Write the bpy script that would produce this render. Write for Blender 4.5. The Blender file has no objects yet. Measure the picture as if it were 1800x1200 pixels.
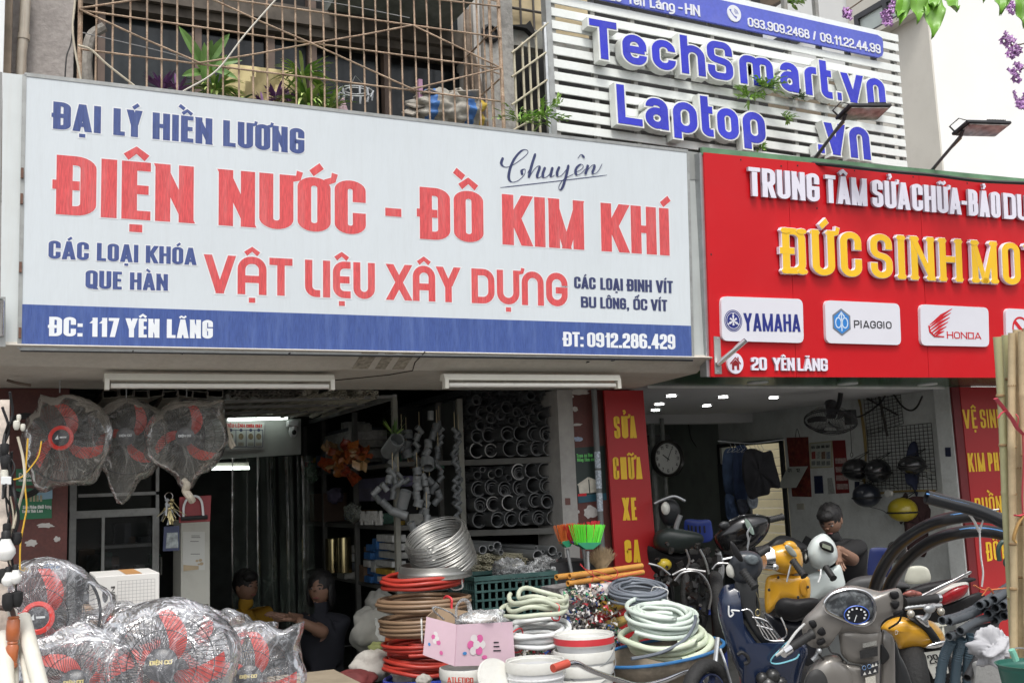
import bpy,math,random,unicodedata
from math import sin,cos,pi,sqrt,radians,atan2
from mathutils import Vector,Matrix,Euler,noise
random.seed(11)
rnd=random.Random(5)
sc=bpy.context.scene
COL=sc.collection
# camera, sky, sun, exposure
FPX=1860.0
def _n(v):return Vector(v).normalized()
AXX=_n((3979,94,FPX));_z=_n((-550,-13300,FPX));AXZ=(_z-AXX*AXX.dot(_z)).normalized();AXY=AXZ.cross(AXX)
EYE=Vector((0,0,1.6))
def ray(px,py):
 c=Vector((px-900,py-600,FPX));return Vector((AXX.dot(c),AXY.dot(c),AXZ.dot(c)))
def at(px,py,Y):
 r=ray(px,py);return EYE+r*(Y/r.y)
def az(px,py,z):
 r=ray(px,py);return EYE+r*((z-EYE.z)/r.z)
def ppm(Y,px=900,py=700):
 return(at(px+1,py,Y)-at(px,py,Y)).length
cam_d=bpy.data.cameras.new('camera');cam=bpy.data.objects.new('camera',cam_d);COL.objects.link(cam)
cam_d.sensor_width=36;cam_d.lens=FPX/1800*36;cam_d.clip_end=500;cam_d.clip_start=.05
right=Vector((AXX.x,AXY.x,AXZ.x));down=Vector((AXX.y,AXY.y,AXZ.y));fwd=Vector((AXX.z,AXY.z,AXZ.z))
m=Matrix.Identity(4)
for i in range(3):
 m[i][0]=right[i];m[i][1]=-down[i];m[i][2]=-fwd[i];m[i][3]=EYE[i]
cam.matrix_world=m
sc.camera=cam
SUN_EL,SUN_AZ=radians(58),radians(200)
w=bpy.data.worlds.new('World');sc.world=w;w.use_nodes=True
nt=w.node_tree;bg=nt.nodes['Background']
sky=nt.nodes.new('ShaderNodeTexSky');sky.sky_type='NISHITA';sky.sun_disc=False
sky.sun_elevation=SUN_EL;sky.sun_rotation=SUN_AZ;sky.air_density=1.0;sky.dust_density=4.0;sky.ozone_density=1.0
hs=nt.nodes.new('ShaderNodeHueSaturation');hs.inputs['Saturation'].default_value=.22
nt.links.new(sky.outputs[0],hs.inputs['Color']);nt.links.new(hs.outputs[0],bg.inputs['Color'])
bg.inputs['Strength'].default_value=.15
sd=bpy.data.lights.new('sun','SUN');sun=bpy.data.objects.new('sun',sd);COL.objects.link(sun)
sd.energy=1.0;sd.angle=radians(14);sd.color=(1,.96,.9)
sdir=Vector((sin(SUN_AZ)*cos(SUN_EL),cos(SUN_AZ)*cos(SUN_EL),sin(SUN_EL)))
sun.rotation_euler=sdir.to_track_quat('Z','Y').to_euler()
sc.view_settings.view_transform='Standard';sc.view_settings.look='None';sc.view_settings.gamma=1
sc.view_settings.use_curve_mapping=False;sc.view_settings.exposure=0.56
sc.render.engine='CYCLES';sc.cycles.max_bounces=8;sc.cycles.transparent_max_bounces=24;sc.cycles.use_denoising=True
sc.cycles.sample_clamp_indirect=6
# materials
_M={}
def mat(name,col=(.5,.5,.5),rough=.6,metal=0.,var=.14,scale=6.,bump=0.,bscale=60.,dirt=0.,dcol=(.12,.1,.08),streak=False,coat=0.,alpha=1.,spec=.5,fine=0.,stretch=(1,1,1)):
 if name in _M:return _M[name]
 M=bpy.data.materials.new(name);M.use_nodes=True;_M[name]=M
 t=M.node_tree;N=t.nodes;L=t.links;b=N['Principled BSDF']
 tc=N.new('ShaderNodeTexCoord');mp=N.new('ShaderNodeMapping');L.new(tc.outputs['Object'],mp.inputs[0])
 mp.inputs['Scale'].default_value=stretch
 def nz(s,det=4,rg=.55,src=None):
  n=N.new('ShaderNodeTexNoise');n.inputs['Scale'].default_value=s;n.inputs['Detail'].default_value=det
  n.inputs['Roughness'].default_value=rg;L.new((src or mp).outputs[0],n.inputs[0]);return n
 n1=nz(scale)
 rp=N.new('ShaderNodeMapRange');rp.inputs[1].default_value=.3;rp.inputs[2].default_value=.7
 rp.inputs[3].default_value=1-var;rp.inputs[4].default_value=1+var;L.new(n1.outputs[0],rp.inputs[0])
 mx=N.new('ShaderNodeMix');mx.data_type='RGBA';mx.blend_type='MULTIPLY';mx.inputs[0].default_value=1
 mx.inputs[6].default_value=(*col,1);L.new(rp.outputs[0],mx.inputs[7])
 out=mx.outputs[2]
 if fine:
  if streak:
   mp3=N.new('ShaderNodeMapping');L.new(tc.outputs['Object'],mp3.inputs[0]);mp3.inputs['Scale'].default_value=(1,1,.03)
  n3=nz(260,2,.5,mp3)if streak else nz(scale*14,2);r3=N.new('ShaderNodeMapRange');r3.inputs[1].default_value=.35;r3.inputs[2].default_value=.65
  r3.inputs[3].default_value=1-fine;r3.inputs[4].default_value=1+fine;L.new(n3.outputs[0],r3.inputs[0])
  m3=N.new('ShaderNodeMix');m3.data_type='RGBA';m3.blend_type='MULTIPLY';m3.inputs[0].default_value=1
  L.new(out,m3.inputs[6]);L.new(r3.outputs[0],m3.inputs[7]);out=m3.outputs[2]
 if dirt:
  if streak:
   mp2=N.new('ShaderNodeMapping');L.new(tc.outputs['Object'],mp2.inputs[0]);mp2.inputs['Scale'].default_value=(1,1,.06)
   n2=nz(28,5,.65,mp2)
  else:n2=nz(scale*1.9+1.3,8,.7)
  r2=N.new('ShaderNodeMapRange');r2.inputs[1].default_value=.48;r2.inputs[2].default_value=.75
  r2.inputs[3].default_value=0;r2.inputs[4].default_value=dirt;L.new(n2.outputs[0],r2.inputs[0])
  m2=N.new('ShaderNodeMix');m2.data_type='RGBA';L.new(r2.outputs[0],m2.inputs[0]);L.new(out,m2.inputs[6])
  m2.inputs[7].default_value=(*dcol,1);out=m2.outputs[2]
 L.new(out,b.inputs['Base Color'])
 b.inputs['Roughness'].default_value=rough;b.inputs['Metallic'].default_value=metal
 b.inputs['Specular IOR Level'].default_value=spec
 if coat:b.inputs['Coat Weight'].default_value=coat;b.inputs['Coat Roughness'].default_value=.08
 if alpha<1:b.inputs['Alpha'].default_value=alpha
 if bump:
  nb=nz(bscale,3);bp=N.new('ShaderNodeBump');bp.inputs['Strength'].default_value=bump;bp.inputs['Distance'].default_value=.01
  L.new(nb.outputs[0],bp.inputs['Height']);L.new(bp.outputs[0],b.inputs['Normal'])
 return M
def emit(name,col,s):
 if name in _M:return _M[name]
 M=mat(name,col);b=M.node_tree.nodes['Principled BSDF']
 b.inputs['Emission Color'].default_value=(*col,1);b.inputs['Emission Strength'].default_value=s;return M
def film(name,col=(.85,.88,.9),amt=.35,rough=.12,bump=.6,bscale=9.,cloud=.5,gloss=1.):
 if name in _M:return _M[name]
 M=bpy.data.materials.new(name);M.use_nodes=True;_M[name]=M
 t=M.node_tree;N=t.nodes;L=t.links;N.remove(N['Principled BSDF']);out=N['Material Output']
 tc=N.new('ShaderNodeTexCoord')
 n=N.new('ShaderNodeTexNoise');n.inputs['Scale'].default_value=bscale;n.inputs['Detail'].default_value=5;n.inputs['Distortion'].default_value=1.8
 L.new(tc.outputs['Object'],n.inputs[0])
 bp=N.new('ShaderNodeBump');bp.inputs['Strength'].default_value=bump;bp.inputs['Distance'].default_value=.05;L.new(n.outputs[0],bp.inputs['Height'])
 def M2(op,a,b,cl=False):
  q=N.new('ShaderNodeMath');q.operation=op;q.use_clamp=cl
  for k,x in enumerate((a,b)):
   if isinstance(x,(int,float)):q.inputs[k].default_value=x
   elif x is not None:L.new(x,q.inputs[k])
  return q.outputs[0]
 def crease_glint(sc_,wd,seed):
  q=N.new('ShaderNodeTexNoise');q.inputs['Scale'].default_value=sc_;q.inputs['Detail'].default_value=2;q.inputs['Distortion'].default_value=1.5
  mp=N.new('ShaderNodeMapping');mp.inputs['Location'].default_value=(seed,seed*2,0);mp.inputs['Scale'].default_value=(1,.55,1);L.new(tc.outputs['Object'],mp.inputs[0]);L.new(mp.outputs[0],q.inputs[0])
  d=M2('ABSOLUTE',M2('SUBTRACT',q.outputs[0],.5),None);r=N.new('ShaderNodeMapRange');r.inputs[1].default_value=0;r.inputs[2].default_value=wd;r.inputs[3].default_value=1;r.inputs[4].default_value=0;L.new(d,r.inputs[0]);return r.outputs[0]
 cr=M2('MAXIMUM',crease_glint(bscale,.022,0),crease_glint(bscale*1.9,.02,3.3))  # thin pale ridge lines, painted highlights along the folds of the film
 n2=N.new('ShaderNodeTexNoise');n2.inputs['Scale'].default_value=bscale*.5;n2.inputs['Detail'].default_value=4;L.new(tc.outputs['Object'],n2.inputs[0])
 cl_=N.new('ShaderNodeMapRange');cl_.inputs[1].default_value=.42;cl_.inputs[2].default_value=.68;cl_.inputs[3].default_value=0;cl_.inputs[4].default_value=1;L.new(n2.outputs[0],cl_.inputs[0])
 fr=N.new('ShaderNodeFresnel');fr.inputs[0].default_value=1.4
 gl=N.new('ShaderNodeBsdfGlossy');gl.inputs['Roughness'].default_value=rough;L.new(bp.outputs[0],gl.inputs['Normal'])
 tr=N.new('ShaderNodeBsdfTransparent');m1=N.new('ShaderNodeMixShader');L.new(M2('MULTIPLY',fr.outputs[0],gloss,True),m1.inputs[0]);L.new(tr.outputs[0],m1.inputs[1]);L.new(gl.outputs[0],m1.inputs[2])
 fac=M2('ADD',M2('ADD',amt*(1-cloud),M2('MULTIPLY',cl_.outputs[0],amt*cloud*1.6)),M2('MULTIPLY',M2('MULTIPLY',cr,M2('ADD',cl_.outputs[0],.35)),min(.9,amt*2.3)),True)
 df=N.new('ShaderNodeBsdfDiffuse');df.inputs[0].default_value=(*col,1);m2=N.new('ShaderNodeMixShader');L.new(fac,m2.inputs[0]);L.new(m1.outputs[0],m2.inputs[1]);L.new(df.outputs[0],m2.inputs[2])
 L.new(m2.outputs[0],out.inputs[0]);return M
 # mesh builder
class MB:
 def __init__(s):s.v=[];s.f=[];s.m=[];s.mi=0
 def P(s,p):s.v.append((p[0],p[1],p[2]));return len(s.v)-1
 def F(s,*i):s.f.append(i);s.m.append(s.mi)
 def box(s,x0,x1,y0,y1,z0,z1):
  return s.hexa([(x0,y0,z0),(x1,y0,z0),(x1,y1,z0),(x0,y1,z0),(x0,y0,z1),(x1,y0,z1),(x1,y1,z1),(x0,y1,z1)])
 def hexa(s,c):
  b=len(s.v)
  for p in c:s.P(p)
  for q in((0,3,2,1),(4,5,6,7),(0,1,5,4),(1,2,6,5),(2,3,7,6),(3,0,4,7)):s.F(*[b+k for k in q])
  return s
 def obox(s,c,sz,rot=None):
  R=rot or Matrix.Identity(3);c=Vector(c);h=[k/2 for k in sz]
  return s.hexa([c+R@Vector((sx*h[0],sy*h[1],z*h[2]))for z in(-1,1)for sx,sy in((-1,-1),(1,-1),(1,1),(-1,1))])
 def beam(s,a,b,w,h=None,up=(0,0,1)):
  a=Vector(a);b=Vector(b);d=(b-a).normalized();u=Vector(up)
  if abs(d.dot(u))>.95:u=Vector((0,1,0))
  x=d.cross(u).normalized();z=x.cross(d);h=h or w
  return s.hexa([p+x*(sx*w/2)+z*(sz*h/2)for p in(a,b)for sx,sz in((-1,-1),(1,-1),(1,1),(-1,1))])
 def quad(s,a,b,c,d):
  i=[s.P(p)for p in(a,b,c,d)];s.F(*i);return s
 def slab(s,q,n,t):
  n=Vector(n).normalized()*t;q=[Vector(p)for p in q];return s.hexa(q+[p+n for p in q])
 def ngon(s,pts,ext=None):
  i=[s.P(p)for p in pts];s.F(*i)
  if ext is not None:
   e=Vector(ext);j=[s.P(Vector(p)+e)for p in pts];s.F(*j[::-1]);n=len(pts)
   for k in range(n):s.F(i[k],j[k],j[(k+1)%n],i[(k+1)%n])
  return s
 def loft(s,rings,cap=True,close=False,wrap=True):
  b=len(s.v);n=len(rings[0])
  for r in rings:
   for p in r:s.P(p)
  m=len(rings)
  for i in range(m if close else m-1):
   j=(i+1)%m
   for k in range(n if wrap else n-1):
    l=(k+1)%n;s.F(b+i*n+k,b+i*n+l,b+j*n+l,b+j*n+k)
  if cap and not close and wrap:
   s.F(*[b+k for k in range(n)][::-1]);s.F(*[b+(m-1)*n+k for k in range(n)])
  return s
 def tube(s,pts,r,n=8,close=False,cap=True,flat=1.,twist=0.):
  pts=[Vector(p)for p in pts];m=len(pts);rs=r if isinstance(r,(list,tuple))else[r]*m
  T=[]
  for i in range(m):
   if close:d=pts[(i+1)%m]-pts[i-1]
   else:d=pts[min(i+1,m-1)]-pts[max(i-1,0)]
   T.append(d.normalized()if d.length>1e-9 else Vector((0,0,1)))
  u=T[0].orthogonal().normalized()
  if abs(T[0].z)<.9:u=Vector((0,0,1)).cross(T[0]).normalized()
  rings=[]
  for i in range(m):
   u=(u-T[i]*u.dot(T[i]));u=u.normalized()if u.length>1e-6 else T[i].orthogonal().normalized()
   w=T[i].cross(u)
   rings.append([pts[i]+u*(cos(2*pi*k/n+twist)*rs[i])+w*(sin(2*pi*k/n+twist)*rs[i]*flat)for k in range(n)])
  return s.loft(rings,cap,close)
 def pipe(s,a,b,ro,ri,n=14,depth=None):
  a=Vector(a);b=Vector(b);d=(b-a).normalized();u=d.orthogonal().normalized();w=d.cross(u)
  def ring(c,r):return[c+u*(cos(2*pi*k/n)*r)+w*(sin(2*pi*k/n)*r)for k in range(n)]
  dep=min(depth or(b-a).length*.98,(b-a).length*.98)
  s.loft([ring(b,ro),ring(a,ro),ring(a,ri),ring(a+d*dep,ri)],cap=True);return s
 def lathe(s,prof,n=20,M=None,close=False):
  M=M or Matrix.Identity(4)
  rings=[[M@Vector((r*cos(2*pi*k/n),r*sin(2*pi*k/n),z))for k in range(n)]for r,z in prof]
  return s.loft(rings,not close,close)
 def ell(s,c,r,n=12,m=8,rot=None,fn=None):
  c=Vector(c);R=rot or Matrix.Identity(3);rings=[]
  for i in range(m+1):
   a=-pi/2+pi*i/m;a=max(-pi/2+.03,min(pi/2-.03,a));ring=[]
   for k in range(n):
    t=2*pi*k/n;q=Vector((cos(a)*cos(t),cos(a)*sin(t),sin(a)))
    g=fn(q)if fn else 1.
    ring.append(c+R@Vector((q.x*r[0]*g,q.y*r[1]*g,q.z*r[2]*g)))
   rings.append(ring)
  return s.loft(rings)
 def grid(s,nu,nv,fn):
  b=len(s.v)
  for j in range(nv+1):
   for i in range(nu+1):s.P(fn(i/nu,j/nv))
  for j in range(nv):
   for i in range(nu):
    a=b+j*(nu+1)+i;s.F(a,a+1,a+nu+2,a+nu+1)
  return s
 def mesh(s,name,mats,off=None,smooth=True,ang=38):
  me=bpy.data.meshes.new(name)
  v=s.v if off is None else[(p[0]-off[0],p[1]-off[1],p[2]-off[2])for p in s.v]
  me.from_pydata(v,[],s.f)
  mats=mats if isinstance(mats,(list,tuple))else[mats]
  for k in mats:me.materials.append(k)
  if len(mats)>1:me.polygons.foreach_set('material_index',s.m)
  if smooth:
   me.polygons.foreach_set('use_smooth',[True]*len(me.polygons));me.set_sharp_from_angle(angle=radians(ang))
  me.update();return me
def props(o,label=None,cat=None,group=None,kind=None):
 for k,v in(('label',label),('category',cat),('group',group),('kind',kind)):
  if v:o[k]=v
 return o
def wloc(o):
 l=Vector((0,0,0))
 while o:l+=o.location;o=o.parent
 return l
def thing(name,label,cat,loc=(0,0,0),group=None):
 o=bpy.data.objects.new(name,None);o.empty_display_size=.05;COL.objects.link(o);o.location=loc
 return props(o,label,cat,group)
def part(name,mb,mats,parent=None,smooth=True,ang=38,sub=0,solid=0,bev=0,label=None,kind=None):
 off=wloc(parent)if parent else None;ang=180 if getattr(mb,'soft',0)else ang
 o=bpy.data.objects.new(name,mb.mesh(name,mats,off,smooth,ang));COL.objects.link(o)
 if parent:o.parent=parent
 if solid:
  q=o.modifiers.new('solid','SOLIDIFY');q.thickness=solid;q.offset=0
 if bev:
  q=o.modifiers.new('bevel','BEVEL');q.width=bev;q.segments=2;q.limit_method='ANGLE'
 if sub:
  q=o.modifiers.new('sub','SUBSURF');q.levels=sub;q.render_levels=sub
 return props(o,label,None,None,kind)
def single(name,mb,mats,label,cat,group=None,loc=None,**k):
 if loc is None:
  xs=[p[0]for p in mb.v];ys=[p[1]for p in mb.v];zs=[p[2]for p in mb.v]
  loc=((min(xs)+max(xs))/2,(min(ys)+max(ys))/2,min(zs))
 mb.v=[(p[0]-loc[0],p[1]-loc[1],p[2]-loc[2])for p in mb.v]
 o=part(name,mb,mats,None,**k);o.location=loc
 return props(o,label,cat,group)
def struct(name,mb,mats,**k):
 o=part(name,mb,mats,None,**k);o['kind']='structure';return o
def dup(o,loc=None,rot=None,label=None,parent=None,scale=None):
 c=o.copy();COL.objects.link(c)
 if parent is not None:c.parent=parent
 if loc is not None:c.location=loc
 if rot is not None:c.rotation_euler=rot
 if scale is not None:c.scale=scale
 if label:c['label']=label
 for ch in list(o.children):dup(ch,parent=c)
 return c
def bez(pts,n=8,close=False):
 P=[Vector(p)for p in pts];m=len(P);out=[]
 for i in range(m if close else m-1):
  a=P[i-1]if(close or i>0)else P[0]*2-P[1]
  b=P[i];c=P[(i+1)%m];d=P[(i+2)%m]if(close or i+2<m)else c*2-b
  for k in range(n):
   t=k/n;out.append(.5*((2*b)+(c-a)*t+(2*a-5*b+4*c-d)*t*t+(3*b-a-3*c+d)*t**3))
 if not close:out.append(P[-1])
 return out
 # lettering: strokes drawn with an oblong pen
def _g(w,*st):return(w,st)
def O_(r=9):return([(0,0),(1,0),(1,1),(0,1)],1,r)
GL={'I':_g(0,([(0,0),(0,1)],0,0)),'L':_g(.5,([(0,1),(0,0),(1,0)],0,0)),'O':_g(.62,([(0,0),(1,0),(1,1),(0,1)],1,1.35)),'0':_g(.6,([(0,0),(1,0),(1,1),(0,1)],1,1.35)),'D':_g(.62,([(0,0),('r',1,0),('r',1,1),(0,1)],1,1.35)),'C':_g(.6,([(1,.62),(1,1),(0,1),(0,0),(1,0),(1,.38)],0,1.35)),'G':_g(.62,([(1,.64),('r',1,1),('r',0,1),('r',0,0),('r',1,0),(1,.47),(.62,.47)],0,1.35)),'U':_g(.62,([(0,1),(0,0),(1,0),(1,1)],0,1.35)),'S':_g(.58,([(1,.68),(1,1),(0,1),(0,.55),(1,.45),(1,0),(0,0),(0,.32)],0,1.3)),'A':_g(.66,([(0,0),(.46,1)],0,0),([(1,0),(.54,1)],0,0),([(.3,.2),(.7,.2)],0,0)),'V':_g(.66,([(0,1),(.46,0)],0,0),([(1,1),(.54,0)],0,0)),'Y':_g(.64,([(0,1),(.5,.42),(.5,0)],0,0),([(1,1),(.52,.44)],0,0)),'X':_g(.64,([(0,0),(1,1)],0,0),([(0,1),(1,0)],0,0)),'H':_g(.64,([(0,0),(0,1)],0,0),([(1,0),(1,1)],0,0),([(.1,.52),(.9,.52)],0,0)),'N':_g(.64,([(0,0),(0,1)],0,0),([(1,0),(1,1)],0,0),([(.04,1),(.96,0)],0,-1)),'M':_g(.84,([(0,0),(0,1)],0,0),([(1,0),(1,1)],0,0),([(.02,1),(.48,0)],0,-1),([(.98,1),(.52,0)],0,-1)),'E':_g(.47,([(1,1),(0,1),(0,0),(1,0)],0,0),([(.1,.52),(.85,.52)],0,0)),'F':_g(.47,([(1,1),(0,1),(0,0)],0,0),([(.1,.5),(.85,.5)],0,0)),'T':_g(.54,([(0,1),(1,1)],0,0),([(.5,0),(.5,.9)],0,0)),'K':_g(.66,([(0,0),(0,1)],0,0),([(1,1),(.3,.45)],0,0),([(.38,.6),(1,0)],0,0)),'B':_g(.62,([(0,0),('r',1,0),('r',1,.53),(0,.53)],1,1.2),([(0,.5),('r',.94,.5),('r',.94,1),(0,1)],1,1.2)),'P':_g(.6,([(0,0),(0,.5)],0,0),([(0,.43),('r',1,.43),('r',1,1),(0,1)],1,1.3)),'R':_g(.62,([(0,0),(0,.5)],0,0),([(0,.46),('r',1,.46),('r',1,1),(0,1)],1,1.3),([(.6,.46),(1,0)],0,0)),'Q':_g(.62,([(0,0),(1,0),(1,1),(0,1)],1,1.35),([(.55,.2),(1.1,-.12)],0,0)),'1':_g(.38,([(1,0),(1,1)],0,0),([(1,.9),(.1,.74)],0,0)),'2':_g(.56,([(0,.68),('r',0,1),('r',1,1),('r',1,.55),('r',0,.25),(0,0),(1,0)],0,1.2)),'3':_g(.56,([(0,.72),(0,1),(1,1),(1,.53),(.4,.53)],0,1.2),([(.4,.5),(1,.5),(1,0),(0,0),(0,.28)],0,1.2)),'4':_g(.6,([(.74,0),(.74,1)],0,0),([(.66,.95),(0,.28),(1.05,.28)],0,0)),'6':_g(.6,([(0,0),(1,0),(1,.56),(0,.56)],1,1.3),([(0,.2),(0,1),(1,1),(1,.74)],0,1.3)),'7':_g(.5,([(0,1),(1,1),(.3,0)],0,0)),'8':_g(.6,([(0,0),(1,0),(1,.53),(0,.53)],1,1.2),([(.06,.5),(.94,.5),(.94,1),(.06,1)],1,1.2)),'9':_g(.6,([(0,.44),(1,.44),(1,1),(0,1)],1,1.3),([(1,.8),(1,0),(0,0),(0,.26)],0,1.3)),'-':_g(.36,([(.05,.46),(.95,.46)],0,0)),'.':_g(0,([(0,0),(0,.001)],0,0)),':':_g(0,([(0,0),(0,.001)],0,0),([(0,.55),(0,.5501)],0,0)),',':_g(0,([(0,0),(0,.001)],0,0),([(.0,-.02),(-.5,-.16)],0,0)),'/':_g(.35,([(0,-.05),(1,1.05)],0,0)),' ':_g(.22,),'e':_g(.62,([(1,.2),(1,0),(0,0),(0,.72),(1,.72),(1,.36)],0,3.),([(.12,.36),(.88,.36)],0,0)),'c':_g(.58,([(1,.5),(1,.72),(0,.72),(0,0),(1,0),(1,.22)],0,3.)),'h':_g(.58,([(0,0),(0,1)],0,0),([(0,.45),('r',0,.72),('r',1,.72),(1,0)],0,3.)),'n':_g(.58,([(0,0),(0,.72),(1,.72),(1,0)],0,2.6)),'m':_g(.95,([(0,0),(0,.72),(.5,.72),(.5,0)],0,1.25),([(.5,.3),(.5,.72),(1,.72),(1,0)],0,1.25)),'a':_g(.56,([(0,0),(1,0),(1,.44),(0,.44)],1,2.2),([(.05,.56),('r',.05,.72),('r',1,.72),(1,.0)],0,2.4)),'r':_g(.38,([(0,0),('r',0,.72),(1,.72)],0,2.5)),'t':_g(.34,([(.0,1),('r',.0,0),(1,0)],0,2.),([(.3,.7),(1,.7)],0,0)),'v':_g(.56,([(0,.72),(.46,0)],0,0),([(1,.72),(.54,0)],0,0)),'o':_g(.6,([(0,0),(1,0),(1,.72),(0,.72)],1,3.)),'p':_g(.6,([(0,-.3),(0,.3)],0,0),([(0,0),(1,0),(1,.72),(0,.72)],1,3.)),'g':_g(.58,([(0,.0),(1,0),(1,.72),(0,.72)],1,2.5),([(1,.3),('r',1,-.3),(0,-.3)],0,2.)),'i':_g(0,([(0,0),(0,.72)],0,0)),'u':_g(.58,([(0,.72),(0,0),(1,0),(1,.72)],0,2.6)),}
TECH={'A':_g(.66,([(0,0),('r',0,1),('r',1,1),(1,0)],0,2.6),([(.1,.38),(.9,.38)],0,0)),'N':_g(.62,([(0,0),(0,1),(1,1),(1,0)],0,2.6)),'L':_g(.42,([(0,1),('r',0,0),(1,0)],0,2.6)),'E':_g(.5,([(1,1),('r',0,1),('r',0,0),(1,0)],0,2.2),([(.1,.5),(.9,.5)],0,0))}
for k in 'UOCGD':TECH[k]=(GL[k][0],tuple((p,c,2.6)for p,c,r in GL[k][1]))
def _fillet(P,rad,closed):
 n=len(P);out=[]
 for i,(x,y,r)in enumerate(P):
  if not r or(not closed and i in(0,n-1)):out.append((x,y));continue
  a=Vector(P[i-1][:2]);b=Vector((x,y));c=Vector(P[(i+1)%n][:2])
  ra,rc=P[i-1][2],P[(i+1)%n][2]
  la=(a-b).length;lc=(c-b).length
  if la<1e-6 or lc<1e-6:out.append((x,y));continue
  ha=la*(.5 if(ra and(closed or i-1>0))else .95);hc=lc*(.5 if(rc and(closed or i+1<n-1))else .95)
  da=(a-b)/la;dc=(c-b)/lc
  ang=math.acos(max(-1,min(1,da.dot(dc))));tl=min(rad/math.tan(ang/2)if ang>.05 else 0,ha,hc)
  p0=b+da*tl;p1=b+dc*tl
  k=6
  for j in range(k+1):
   t=j/k;q=(1-t)**2;s_=t**2;wq=2*t*(1-t)*sin(ang/2);den=q+wq+s_
   out.append(((p0.x*q+b.x*wq+p1.x*s_)/den,(p0.y*q+b.y*wq+p1.y*s_)/den))
 return out
def stroke_rails(pts,closed,r,w,tx,ty,extra=0.):
 hx,hy=tx/2,ty/2;P=[]
 for p in pts:
  rr=1 if r else 0
  if len(p)==3:p=p[1:]
  elif any(len(q)==3 for q in pts):rr=0
  u,v=p;X=hx+u*max(0,w-tx);Y=hy+v*(1-ty)
  P.append((X/hx,Y/hy,rr))
 Q=[Vector(q)for q in _fillet(P,r,closed)]
 q2=[Q[0]]
 for q in Q[1:]:
  if(q-q2[-1]).length>1e-4:q2.append(q)
 if closed and(q2[0]-q2[-1]).length<1e-4:q2.pop()
 Q=q2;n=len(Q);Lr,Rr=[],[];e=1+extra/hy
 for i in range(n):
  if closed:d0=(Q[i]-Q[i-1]).normalized();d1=(Q[(i+1)%n]-Q[i]).normalized()
  else:
   d1=(Q[min(i+1,n-1)]-Q[min(i,n-2)]).normalized();d0=(Q[max(i,1)]-Q[max(i-1,0)]).normalized()
  n0=Vector((-d0.y,d0.x));n1=Vector((-d1.y,d1.x));mt=n0+n1
  mt=mt/max(.25,mt.dot(n0))if mt.length>1e-4 else n0
  Lr.append(Q[i]+mt*(1+extra/hx));Rr.append(Q[i]-mt*(1+extra/hx))
 if not closed:
  top=1/hy;lo=0.
  for end,nb in((0,1),(n-1,n-2)):
   d=(Q[end]-Q[nb]).normalized();v=pts[0 if end==0 else-1];v=v[-1];y_here=Q[end].y
   if abs(d.y)>.3 and abs(v)<1e-3:ylim=-extra/hy
   elif abs(d.y)>.3 and abs(v-1)<1e-3:ylim=top+extra/hy
   elif abs(d.y)>.3 and abs(v-.72)<1e-3:ylim=(hy+.72*(1-ty))/hy+1+extra/hy
   elif abs(d.y)>.8:ylim=y_here+math.copysign(extra/hy,d.y)
   else:ylim=None
   for R_ in(Lr,Rr):
    p=R_[end]
    if ylim is not None:R_[end]=p+d*((ylim-p.y)/d.y)
    else:R_[end]=p+d*(1+extra/hx)
 return[(p.x*hx,p.y*hy)for p in Lr],[(p.x*hx,p.y*hy)for p in Rr]
RR=[1.]
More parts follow.
